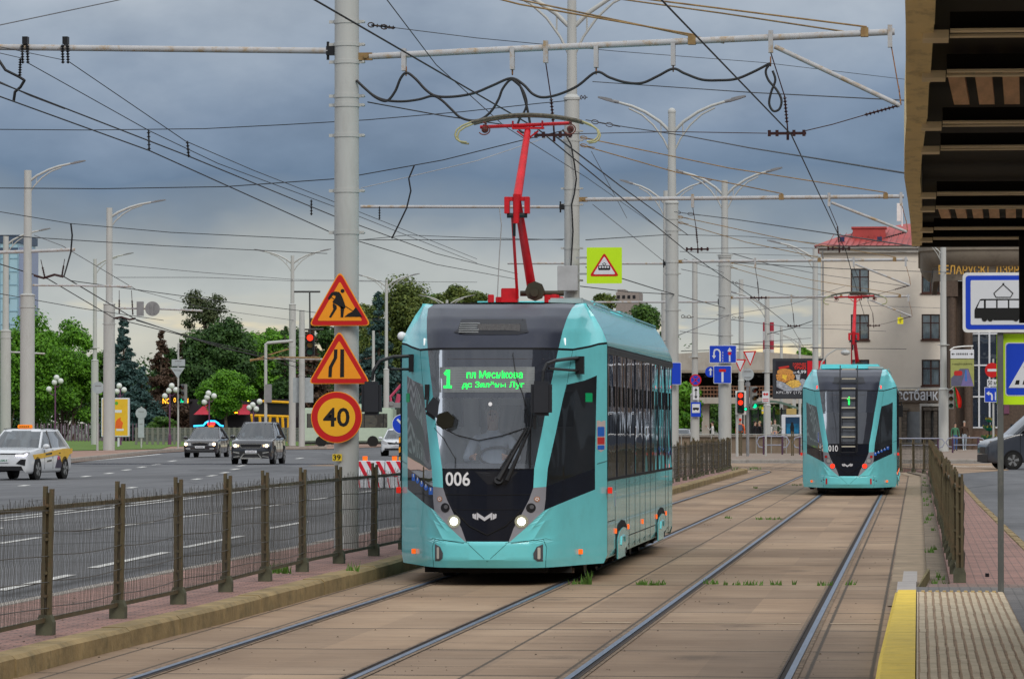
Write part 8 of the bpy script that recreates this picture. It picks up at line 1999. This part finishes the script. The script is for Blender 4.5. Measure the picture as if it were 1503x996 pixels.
mb.build('window', mat('tower_window', (.06, .13, .19), .3), T, w=True)
mb = MB(); mb.box(x0, x1 + .5, dT - .4, dT + 20.5, zt + .01, zt + 2); mb.box(x0, x1, dT - .3, dT - .21, zt - 2.5, zt - 1.2); mb.build('crown', mat('tower_crown', (.05, .08, .13), .5), T, w=True)
for px, w_, lab in ((1122, 4.2, 'left thinner'), (1133, 6.2, 'right wider')):
    dC = 1300; T = thing('chimney', '%s of two red and white banded factory chimneys' % lab, 'chimney', (XD(px, dC), dC, 0), group='banded chimneys'); r = w_ / 2 * dC / F; zt = ZD(473, dC)
    for i in range(7):
        z1 = zt - i * 2.9; mb = MB(); mb.tube([(0, 0, z1 - 2.88 if i < 6 else 0), (0, 0, z1)], r, 16); mb.build('band', mat('chimney_red', (.33, .02, .04), .7) if i % 2 == 0 else mat('chimney_white', (.5, .47, .47), .7), T, smooth=40)
T = thing('apartment_block', 'distant grey brown flat roofed block just above the tram roof', 'building', (XD(921, 700), 700, 0)); mb = MB(); mb.box(-2, 2, 0, 10, 0, ZD(428, 700)); mb.box(-1.8, -.5, 1, 9, ZD(428, 700) + .01, ZD(424, 700)); mb.build('wall', mat('far_block', (.26, .22, .20), .9), T)
mb = MB()
for i in range(4): mb.box(-1.8 + i * .9, -1.3 + i * .9, -.05, -.01, ZD(438, 700), ZD(433, 700))
mb.build('window', BLACKM, T)
# kiosk with lit letters and red awning, yellow framed structure
dK = 430; k = dK / F
T = thing('cafe_pavilion', 'dark cafe pavilion with red awning and glowing yellow orange letters under the trees', 'building', (XD(340, dK), dK, 0)); z = lambda y: ZD(y, dK); X = lambda p: XD(p, dK) - XD(340, dK)
mb = MB(); mb.box(X(278), X(425), 0, 8, 0, z(585)); mb.build('wall', mat('pavilion_dark', (.025, .02, .025), .6), T)
mb = MB(); mb.add([(X(290), -2.5, z(608)), (X(372), -2.5, z(608)), (X(368), 0, z(593)), (X(300), 0, z(593))], [(0, 1, 2, 3)]); mb.build('awning', mat('awning_red', (.40, .01, .03), .6), T)
AM = mat('sign_amber_lit', (1, .5, .05), .5, emit=2.2, ecol=(1, .42, .02)); GL = mat('sign_yellow_lit', (1, .9, .1), .5, emit=1.6, ecol=(.9, .8, .05)); CY = mat('sign_cyan_lit', (.1, .6, .6), .5, emit=1.0, ecol=(.03, .5, .45)); RL = mat('sign_red_lit', (1, .05, .05), .5, emit=2.0, ecol=(1, .02, .03)); BL = mat('neon_blue', (.05, .5, .9), .5, emit=1.8, ecol=(.03, .45, .9))
for i, (a, b, c, e, m_) in enumerate(((244, 258, 593, 583, AM), (260, 266, 591, 582, AM), (270, 276, 592, 584, CY), (277, 284, 592, 583, AM), (320, 326, 591, 582, GL), (342, 350, 590, 581, GL), (368, 374, 590, 582, GL), (339, 348, 607, 603, RL), (346, 356, 607, 603, AM))):
    mb = MB(); mb.box(X(a), X(b), -2.6, -2.5, z(c), z(e)); mb.box(X(a) + .1, X(b) - .1, -2.5, -.01, z(c) + .2, z(c) + .3); o = mb.build('lit_panel', SBLK , T)
    mb = MB(); 
    if i in (0, 1, 3): text(mb, ['NO', 'O', '', 'N'][i], X(a) + .1, z(c) + .08, X(b) - X(a) - .2, z(e) - z(c) - .16, -2.64, True)
    else: mb.box(X(a) + .08, X(b) - .08, -2.63, -2.61, z(c) + .1, z(c) + .22); mb.box(X(a) + .08, X(b) - .08, -2.63, -2.61, z(e) - .22, z(e) - .1); mb.box(X(a) + .08, X(a) + .2, -2.63, -2.61, z(c) + .25, z(e) - .25)
    mb.build('lit_lettering', m_, o)
T = thing('blue_kiosk', 'small kiosk with curved glowing blue roof and red sign behind the dark taxi', 'kiosk', (XD(311, 400), 400, 0)); k = 400 / F; zz_ = lambda y: ZD(y, 400)
mb = MB(); mb.box(-18 * k, 18 * k, 0, 2, 0, zz_(626)); mb.build('wall', mat('pavilion_dark', (.025, .02, .025), .6), T)
mb = MB(); mb.tube([(-27 * k, -.2, zz_(625)), (-12 * k, -.2, zz_(624)), (-9 * k, -.2, zz_(620)), (-4 * k, -.2, zz_(617.5)), (5 * k, -.2, zz_(617.5)), (9 * k, -.2, zz_(620)), (13 * k, -.2, zz_(624)), (18 * k, -.2, zz_(625))], .10, 6); mb.build('neon_roof', BL, T)
mb = MB(); mb.box(-6 * k, 5 * k, -.25, -.1, zz_(624), zz_(619.5)); mb.build('lit_sign', RL, T)
T = thing('yellow_pergola', 'open dark pavilion with bright yellow frame right of the round tree', 'pavilion', (XD(395, 360), 360, 0)); k = 360 / F; z = lambda y: ZD(y, 360); YF = mat('frame_yellow', (.75, .38, .01), .5)
mb = MB(); mb.box(-28 * k, 30 * k, .3, 5, z(612), z(588)); mb.build('roof_band', BLACKM, T)
mb = MB(); mb.tube([(-28 * k, 0, z(609)), (30 * k, 0, z(611))], .13, 6); mb.tube([(-10 * k, 0, z(588)), (30 * k, 0, z(590))], .12, 6)
for a, b in ((-26, -20), (-14, -12), (2, -2), (12, 16), (20, 22), (29, 29)): mb.tube([(a * k, 0, z(610)), (b * k, 0, .1)], .13, 6)
mb.build('frame', YF, T)
# purple lamp posts with white globes
GLOBE = mat('globe_white', (.62, .64, .62), .35, var=.05)
def globe_lamp(label, px, ytop, ybase, d, globes):
    x = XD(px, d); T = thing('globe_lamp', label, 'street lamp', (x, d, .06), group='park lamps with white globes'); k = d / F
    mb = MB(); mb.tube([(0, 0, 0), (0, 0, .8), (0, 0, .9), (0, 0, ZD(ytop, d))], [.16, .12, .07, .06], 8); mb.build('post', mat('lamp_purple', (.13, .05, .11), .5), T)
    mb = MB()
    for gx, gy in globes:
        a = P(gx, gy, d); mb.tube([(a.x - x, 0, a.z - .3), ((a.x - x) * .5, 0, a.z - .55), (0, 0, a.z - .5)], .035, 6)
    mb.build('bracket', mat('lamp_purple', (.13, .05, .11), .5), T)
    for gx, gy in globes:
        a = P(gx, gy, d); mb = MB(); mb.sphere((a.x - x, 0, a.z - .06), 4.3 * k, 14, 10); mb.build('globe', GLOBE, T, smooth=80)
globe_lamp('globe lamp with purple post just right of the two thick left poles', 81, 560, 640, 330, [(72, 571), (80, 561), (89, 559), (90, 570 - 2)][:3] + [(83, 554)])
globe_lamp('globe lamp partly hidden behind the yellow poster box', 176, 565, 640, 330, [(172, 574), (182, 572), (175, 566)])
globe_lamp('globe lamp between the sign post and the dark conifers', 249, 566, 640, 335, [(242, 581), (248, 573), (252, 566), (258, 572)])
globe_lamp('globe lamp in front of the red awning', 307, 575, 640, 340, [(300, 590), (306, 577), (314, 581), (304, 586 - 3)])
globe_lamp('globe lamp standing before the yellow framed pavilion', 372, 592, 645, 340, [(366, 598), (371, 594), (381, 589), (376, 600)])
# yellow poster light box
dY = 305; T = thing('poster_box', 'tall yellow poster light box on the lawn behind a lamp pole', 'advertising', (XD(169, dY), dY, .05)); k = dY / F; z = lambda y: ZD(y, dY) - .05
mb = MB(); mb.box(-21 * k, 21 * k, 0, .35, z(641), z(583)); mb.box(-6 * k, -3 * k, .1, .25, 0, z(641)); mb.box(3 * k, 6 * k, .1, .25, 0, z(641)); mb.build('frame', SWHT, T, bevel=.03)
mb = MB(); mb.box(-19 * k, 19 * k, -.01, .0, z(639), z(585)); PB = mb.build('poster', mat('poster_yellow', (.72, .44, .03), .4, var=.05), T)
mb = MB(); mb.box(-4 * k, 10 * k, -.02, -.011, z(605), z(601)); mb.box(2 * k, 13 * k, -.02, -.011, z(632), z(629)); mb.build('writing', SWHT, PB)
mb = MB(); mb.prism([(x * k, z(y)) for x, y in ((0, 628), (10, 629), (12, 620), (8, 616), (9, 612), (4, 614), (1, 618))], -.02, -.011); mb.build('picture', mat('poster_orange', (.70, .12, .02), .5), PB)
mb = MB(); mb.prism(circ(2 * k, z(591), 2.6 * k, 12), -.02, -.011); mb.build('picture', mat('poster_green', (.1, .35, .03), .5), PB)
# sign backs on the left pavement
def back_sign(label, px, ytop, d, shapes, r=.055):
    T = thing('road_sign', label, 'road sign', (XD(px, d), d, .05)); k = d / F
    mb = MB(); mb.tube([(0, 0, 0), (0, 0, ZD(ytop, d))], r, 8); mb.build('post', POLEM, T)
    for kind, cx, cy, s1, s2 in shapes:
        z = ZD(cy, d) - .05; x = (cx - px) * k; mb = MB()
        if kind == 'c': mb.prism(circ(x, z, s1 * k, 24), -.1, -.07)
        elif kind == 't': mb.prism([(x - s1 * k, z + s2 * k), (x + s1 * k, z + s2 * k), (x, z - s2 * k)], -.1, -.07)
        else: mb.prism([(x - s1 * k, z - s2 * k), (x + s1 * k, z - s2 * k), (x + s1 * k, z + s2 * k), (x - s1 * k, z + s2 * k)], -.1, -.07)
        o = mb.build('plate', mat('board_back', (.36, .40, .42), .5), T)
        mb = MB(); mb.box(x - s1 * k * .5, x + s1 * k * .5, -.115, -.1, z + s2 * k * .4, z + s2 * k * .4 + .05) if kind != 'c' else mb.box(x - s1 * k * .5, x + s1 * k * .5, -.115, -.1, z + .1, z + .15); mb.build('bracket', SIGB, o)
    return T
back_sign('post with round grey sign back left of the poster box', 143, 560, 262, [('c', 144.5, 568, 9, 9)], .075)
back_sign('short post with round sign back and small plate on the lawn', 207.5, 597, 290, [('c', 207.5, 606, 8.5, 9), ('r', 207.5, 628, 4.5, 14)])
T = back_sign('tall post with rectangular and triangular sign backs before the conifers', 261.5, 503, 275, [('r', 262, 531, 10, 5), ('t', 261, 546, 11, 8)], .06)
T = traffic_light('grey traffic light with glowing green lens on the tall post at left', 268, 563, 592, 274.5, (0, 0, 1), 9, small=True, rz=R_(-40))
# low park fence
T = thing('park_fence', 'long low grey metal fence along the park lawn', 'fence', (XD(300, 335), 335, 0)); k = 335 / F
z1, z0 = ZD(627, 335), ZD(653, 335)
GF = mat('fence_grey', (.17, .17, .15), .6)
for px in list(range(200, 500, 8)): 
    mb = MB(); mb.box(-.10, .10, -.05, .05, .0, z1); o = mb.build('post', GF, T); o.location = (XD(px, 335) - T.location.x, 0, 0)
for a in (z1 - .1, z1 - .55, .35):
    mb = MB(); mb.box(XD(198, 335), XD(500, 335), 334.98, 335.02, a, a + .06); mb.build('rail', GF, T, w=True)
mb = MB(); mb.box(XD(198, 335), XD(500, 335), 335.03, 335.05, .3, z1 - .1); mb.build('mesh_infill', glass('fence_mesh', (1, 1, 1), .55, (.10, .11, .09), .5), T, w=True)
T = thing('picket_fence', 'purple grey picket fence with pale banners under the left trees', 'fence', (XD(80, 400), 400, 0)); zt = ZD(621, 400)
for px in range(40, 210, 5): mb = MB(); mb.box(-.06, .06, -.04, .04, 0, zt); o = mb.build('picket', mat('picket_purple', (.12, .08, .11), .6), T); o.location = (XD(px, 400) - T.location.x, 0, 0)
mb = MB()
for px in (92, 105, 112, 124, 133, 141): mb.box(XD(px, 400), XD(px + 4, 400), 400.1, 400.15, .8, zt - .2)
mb.build('banner', mat('banner_grey', (.30, .30, .33), .7, var=.3, vs=.6), T, w=True)
# ---------------------------------------------------------------- trees
def leaf_mat(name, c1, c2, vs=.5):
    m = bpy.data.materials.new(name); m.use_nodes = True; t = m.node_tree; b = t.nodes['Principled BSDF']
    o = nd(t, 'ShaderNodeTexCoord').outputs['Object']
    n = nd(t, 'ShaderNodeTexNoise', {'Vector': o, 'Scale': vs, 'Detail': 5, 'Roughness': .7}).outputs[0]
    g_ = nd(t, 'ShaderNodeNewGeometry').outputs['Random Per Island']
    f = ma(t, 'MULTIPLY_ADD', g_, .55, ma(t, 'MULTIPLY_ADD', n, 1.3, -.42), clamp=True)
    c = ramp(t, f, [(0.1, c1), (.9, c2)])
    t.links.new(c, b.inputs['Base Color']); b.inputs['Roughness'].default_value = .6; b.inputs['Specular IOR Level'].default_value = .3
    tr = nd(t, 'ShaderNodeBsdfTranslucent', {'Color': c}).outputs[0]
    mx = nd(t, 'ShaderNodeMixShader', {0: .25, 1: b.outputs[0], 2: tr}).outputs[0]
    t.links.new(mx, t.nodes['Material Output'].inputs[0]); return m
BARK = mat('bark', (.10, .075, .055), .95, var=.3, vs=3)
LF = {'lime': leaf_mat('leaf_lime', (.035, .12, .010), (.15, .36, .02)), 'mid': leaf_mat('leaf_mid', (.022, .065, .014), (.10, .20, .025)), 'dark': leaf_mat('leaf_dark', (.015, .048, .014), (.07, .15, .03)),
      'blue': leaf_mat('needle_blue', (.012, .035, .034), (.07, .14, .13)), 'brown': leaf_mat('needle_brown', (.035, .022, .014), (.14, .085, .055)), 'yellow': leaf_mat('leaf_yellowish', (.035, .07, .015), (.17, .21, .04)), 'ash': leaf_mat('leaf_ash', (.02, .04, .012), (.09, .11, .04))}
def leaf_cloud(name, centres, radii, n, size, m, parent, rng, droop=0.0, flat=False):
    """n small leaf clumps scattered through the outer part of many lobes"""
    n = int(n * 3.8); size *= .46
    C_ = np.array(centres); Rr = np.array(radii); k = len(C_)
    wgt = (Rr[:, 0] * Rr[:, 2]); wgt = wgt / wgt.sum(); idx = rng.choice(k, n, p=wgt)
    dirv = rng.normal(size=(n, 3)); dirv /= np.linalg.norm(dirv, axis=1)[:, None]
    rad = np.minimum(rng.random(n) ** .45 * (1 + .12 * rng.normal(size=n)), 1.12)
    pos = C_[idx] + dirv * rad[:, None] * Rr[idx]
    nrm = dirv + rng.normal(size=(n, 3)) * .55; nrm[:, 2] += .5; nrm /= np.linalg.norm(nrm, axis=1)[:, None]
    t = np.cross(nrm, rng.normal(size=(n, 3))); t /= np.linalg.norm(t, axis=1)[:, None]; b = np.cross(nrm, t)
    sz = size * (.6 + .8 * rng.random(n))
    V = np.empty((n, 5, 3)); shp = [(-1, -.3), (-.2, -.8), (.9, -.4), (.5, .7), (-.6, .8)]
    for i, (u, v) in enumerate(shp): V[:, i] = pos + t * (sz * (u + .2 * rng.normal(size=n)))[:, None] + b * (sz * (v + .2 * rng.normal(size=n)))[:, None]
    me = bpy.data.meshes.new(name); me.vertices.add(n * 5); me.loops.add(n * 5); me.polygons.add(n)
    me.vertices.foreach_set('co', V.reshape(-1)); me.loops.foreach_set('vertex_index', np.arange(n * 5, dtype=np.int32)); me.polygons.foreach_set('loop_start', np.arange(0, n * 5, 5, dtype=np.int32)); me.polygons.foreach_set('loop_total', np.full(n, 5, dtype=np.int32))
    me.materials.append(m); me.update(calc_edges=True); o = bpy.data.objects.new(name, me); COL.objects.link(o); o.parent = parent; return o
def tree(label, px, ytop, ybot, half, d, kind, seed, n=5200, size=.30, trunk=True, ybase=None, lobes=26, cat='tree', name='broadleaf_tree', group=None, shape=None, squash=1.0):
    rng = np.random.default_rng(seed); k = d / F; X = XD(px, d); T = thing(name, label, cat, (X, d, 0), group=group)
    zt, zb = ZD(ytop, d), ZD(ybot, d); hw = half * k * 1.12; hz = (zt - zb) / 2; zc = (zt + zb) / 2; lobes = int(lobes * 1.5)
    cen = []; rad = []
    for i in range(lobes):
        v = rng.normal(size=3); v /= np.linalg.norm(v); r = rng.random() ** .5
        f = (1 - .25 * max(0, v[2])) if shape is None else shape(v[2] * r)
        c = np.array([v[0] * r * hw * .80 * f, v[1] * r * hw * .7 * f, zc + v[2] * r * hz * .82]); q = rng.uniform(.20, .36)
        cen.append(c); rad.append([hw * q, hw * q, min(hw, hz) * q * .8])
    leaf_cloud('crown', cen, rad, n, size * max(1, d / 400), LF[kind], T, rng)
    mb = MB(); tr = max(.12, hw * .05)
    zb0 = 0.0
    top = zc + hz * .4
    mb.tube([(0, 0, zb0), (hw * .03, 0, zb * .5), (0, 0, zb), (-hw * .04, 0, zc), (0, 0, top)], [tr * 1.3, tr, tr * .9, tr * .55, tr * .2], 8)
    for i in range(9):
        c = cen[i]; z0 = zb + (zc - zb) * rng.uniform(-.2, .7); mb.tube([(0, 0, z0), (c[0] * .5, c[1] * .5, (z0 + c[2]) / 2 + .3), tuple(c)], [tr * .5, tr * .3, tr * .1], 5)
    mb.build('trunk', BARK, T, smooth=60); return T
def conifer(label, px, ytop, ybot, half, d, kind, seed, n=4200, size=.26, group=None, ragged=.35):
    rng = np.random.default_rng(seed); k = d / F; X = XD(px, d); T = thing('conifer_tree', label, 'tree', (X, d, 0), group=group)
    zt, zb = ZD(ytop, d), ZD(ybot, d); hw = half * k * 1.35; H = zt - zb; cen = []; rad = []; n = int(n * 1.3)
    mb = MB(); mb.tube([(0, 0, 0), (0, 0, zb), (0, 0, zt)], [.28, .22, .03], 8)
    lev = 26
    for i in range(lev):
        u = min(1, max(.01, (i + rng.uniform(-.5, .5)) / (lev - 1))); z = zt - u * H; r = hw * (.05 + .95 * u ** .9)
        nb = 3 + int(5 * u)
        for j in range(nb):
            a = rng.random() * 6.283; rr = r * (1.1 - ragged * 1.3 * rng.random()); z = zt - u * H + rng.uniform(-.5, .5) * H / lev * 1.6
            for q in (.45, .85):
                cen.append([rr * q * math.cos(a), rr * q * math.sin(a), z - rr * q * .28]); rad.append([max(.3, rr * .36), max(.3, rr * .36), .2 + rr * .07])
            mb.tube([(0, 0, z), (rr * math.cos(a), rr * math.sin(a), z - rr * .3)], [.05, .015], 4)
    leaf_cloud('needles', cen, rad, n, size * max(1, d / 400), LF[kind], T, rng); mb.build('trunk', BARK, T); return T
tree('broad dark green tree at the far left behind the thick poles', 48, 452, 628, 70, 440, 'lime', 1, 9000, .27, lobes=44)
tree('green tree reaching behind the pole with the poster box', 108, 470, 630, 44, 450, 'lime', 2, 5500, .27, lobes=30)
tree('small dark tree filling the gap right of the left trees', 140, 505, 640, 34, 470, 'dark', 3, 4500, .26)
conifer('narrow blue spruce rising next to the poster box pole', 181, 466, 622, 33, 420, 'blue', 4, 5200)
conifer('blue spruce with drooping boughs lower right of the narrow spruce', 208, 540, 640, 36, 410, 'blue', 5, 4600)
conifer('rust brown dying spruce behind the sign backs', 236, 486, 630, 40, 440, 'brown', 6, 4200, ragged=.6)
conifer('second brown spruce merging into the tall green tree', 268, 500, 630, 30, 450, 'brown', 66, 3200, ragged=.6)
tree('thin topped tall tree whose bare twiggy crown rises highest', 302, 412, 500, 42, 470, 'ash', 7, 1100, .22, lobes=16)
tree('large dense tree below the twiggy crown', 318, 448, 615, 62, 450, 'dark', 8, 9500, .27, lobes=48, shape=lambda v: 1 - .35 * max(0, v))
tree('bright round headed small tree on the lawn left of the mast', 331, 533, 612, 43, 400, 'lime', 9, 7500, .22, lobes=44)
tree('fresh green tree left of the double armed lamp', 386, 450, 620, 46, 455, 'lime', 10, 6500, .27, lobes=34)
conifer('dull green conifer behind the traffic light', 418, 480, 640, 30, 440, 'dark', 11, 3600)
tree('low hedge like bush beside the second spruce', 240, 610, 642, 26, 380, 'mid', 12, 1800, .2, lobes=14, name='shrub', cat='shrub')
conifer('brown needled spruce between the traffic light and thick pole', 458, 470, 640, 36, 440, 'brown', 13, 3800, ragged=.6)
tree('dark green tree above the speed sign left of the big lamp', 478, 440, 620, 36, 460, 'dark', 14, 4000)
conifer('large blue spruce right behind the thick sign pole', 556, 432, 620, 42, 430, 'blue', 15, 6500, ragged=.4)
tree('large yellow green tree directly left above the front tram', 604, 392, 600, 74, 460, 'yellow', 16, 9000, .27, lobes=44)
tree('brown green tree between mirror arm and tram', 540, 500, 640, 40, 450, 'brown', 17, 4500)
tree('tree showing above the middle of the front tram roof', 668, 402, 560, 44, 470, 'yellow', 18, 5200, .27, lobes=34)
tree('low tree top left of the raised red collector', 712, 425, 560, 32, 480, 'mid', 19, 3000)
tree('tree just right of the control cabinet above the tram', 884, 420, 560, 40, 470, 'yellow', 20, 3600)
tree('tree between the cabinet pole and the ball topped pole', 940, 434, 560, 52, 480, 'mid', 21, 6500, .27)
tree('bush like tree under the bridge right of the tram tail', 1004, 534, 660, 26, 300, 'lime', 22, 3000, .24)
tree('small green tree beyond the bridge piers', 1060, 578, 640, 40, 430, 'mid', 23, 3200, .22)
tree('low greenery seen through the far shelter', 1115, 590, 645, 60, 440, 'lime', 24, 4200, .22)
tree('little tree top above the burger billboard', 1182, 505, 560, 19, 420, 'lime', 25, 2200, .22)
sheet('hills', [(-400, 900), (400, 900), (400, 905), (-400, 905)], 1.0, mat('far_hedge', (.03, .05, .02), .9))
mb = MB(); rng = np.random.default_rng(5)
WD = thing('far_wood', 'x', 'x'); bpy.data.objects.remove(WD)
cen = [[XD(px, 520), 520, rng.uniform(2, 7)] for px in range(-30, 1210, 9)]; rad = [[3.0, 2.5, 3.2 + rng.random() * 2] for _ in cen]
o = leaf_cloud('distant_greenery', cen, rad, 16000, .45, LF['dark'], None, rng); tag(o, 'dark mass of far greenery closing the view behind the park and bridge', 'greenery', kind='stuff')
tree('dense green tree closing the gap left of the poster box pole', 12, 470, 640, 46, 470, 'lime', 31, 5000, .27)
tree('rounded tree mass between the blue spruces and the tall tree', 262, 500, 630, 46, 475, 'dark', 32, 5000, .27)
tree('deep green tree behind the mast and the double armed lamp', 430, 470, 640, 44, 480, 'dark', 33, 5000, .27)
tree('yellowish tree just left of the large blue spruce', 520, 430, 640, 40, 475, 'yellow', 34, 5000, .27)
# plain unseen blocks, added to give the tram glass something to reflect
for nm, (x0, x1, y0, y1, h) in (('plain block added far to the right of the tracks to be reflected in the tram windows', (27, 45, -70, 190, 19)), ('plain block added beyond the left edge of the view to be reflected in the tram', (-150, -128, 40, 430, 20)), ('plain block added behind the viewpoint to be reflected in the windscreens', (-60, 22, -110, -90, 17))):
    T = thing('reflection_block', nm, 'building', ((x0 + x1) / 2, (y0 + y1) / 2, 0)); mb = MB(); mb.box(x0, x1, y0, y1, 0, h); mb.build('wall', mat('row_grey', (.10, .105, .115), .8), T, w=True)
    mb = MB()
    for j in range(5):
        z = 1.5 + j * 3.4
        if x1 - x0 < 30:
            for i in range(int((y1 - y0) / 4.3) - 1): y = y0 + 2 + i * 4.3; q = x0 - .05 if x0 > 0 else x1 + .01; mb.box(q, q + .04, y, y + 1.8, z, z + 2.1)
        else:
            for i in range(19): x = x0 + 2 + i * 4.2; mb.box(x, x + 1.8, y1 + .01, y1 + .05, z, z + 2.1)
    mb.build('window_rows', mat('reflected_window', (.20, .22, .24), .3), T, w=True)
for a in ((92, 452, 640, 52, 455, 'lime', 41, 'leafy tree between the thick lamp pole and the poster box'), (160, 500, 640, 40, 480, 'mid', 42, 'dim tree behind the narrow blue spruce'), (355, 470, 630, 46, 485, 'mid', 43, 'tree mass behind the bright round tree'), (405, 456, 630, 34, 470, 'lime', 44, 'light green tree top left of the double armed lamp'),
          (575, 410, 600, 44, 480, 'mid', 45, 'leafy crown behind the double armed lamp near tram 006'), (640, 402, 580, 46, 485, 'mid', 46, 'second crown rising over the left end of the tram roof'), (694, 408, 570, 40, 475, 'yellow', 47, 'third crown over the tram roof left of the collector'), (548, 412, 600, 34, 490, 'yellow', 48, 'leafy crown rising directly behind the large blue spruce')):
    tree(a[7], *a[:7], n=5500, size=.27, lobes=34)
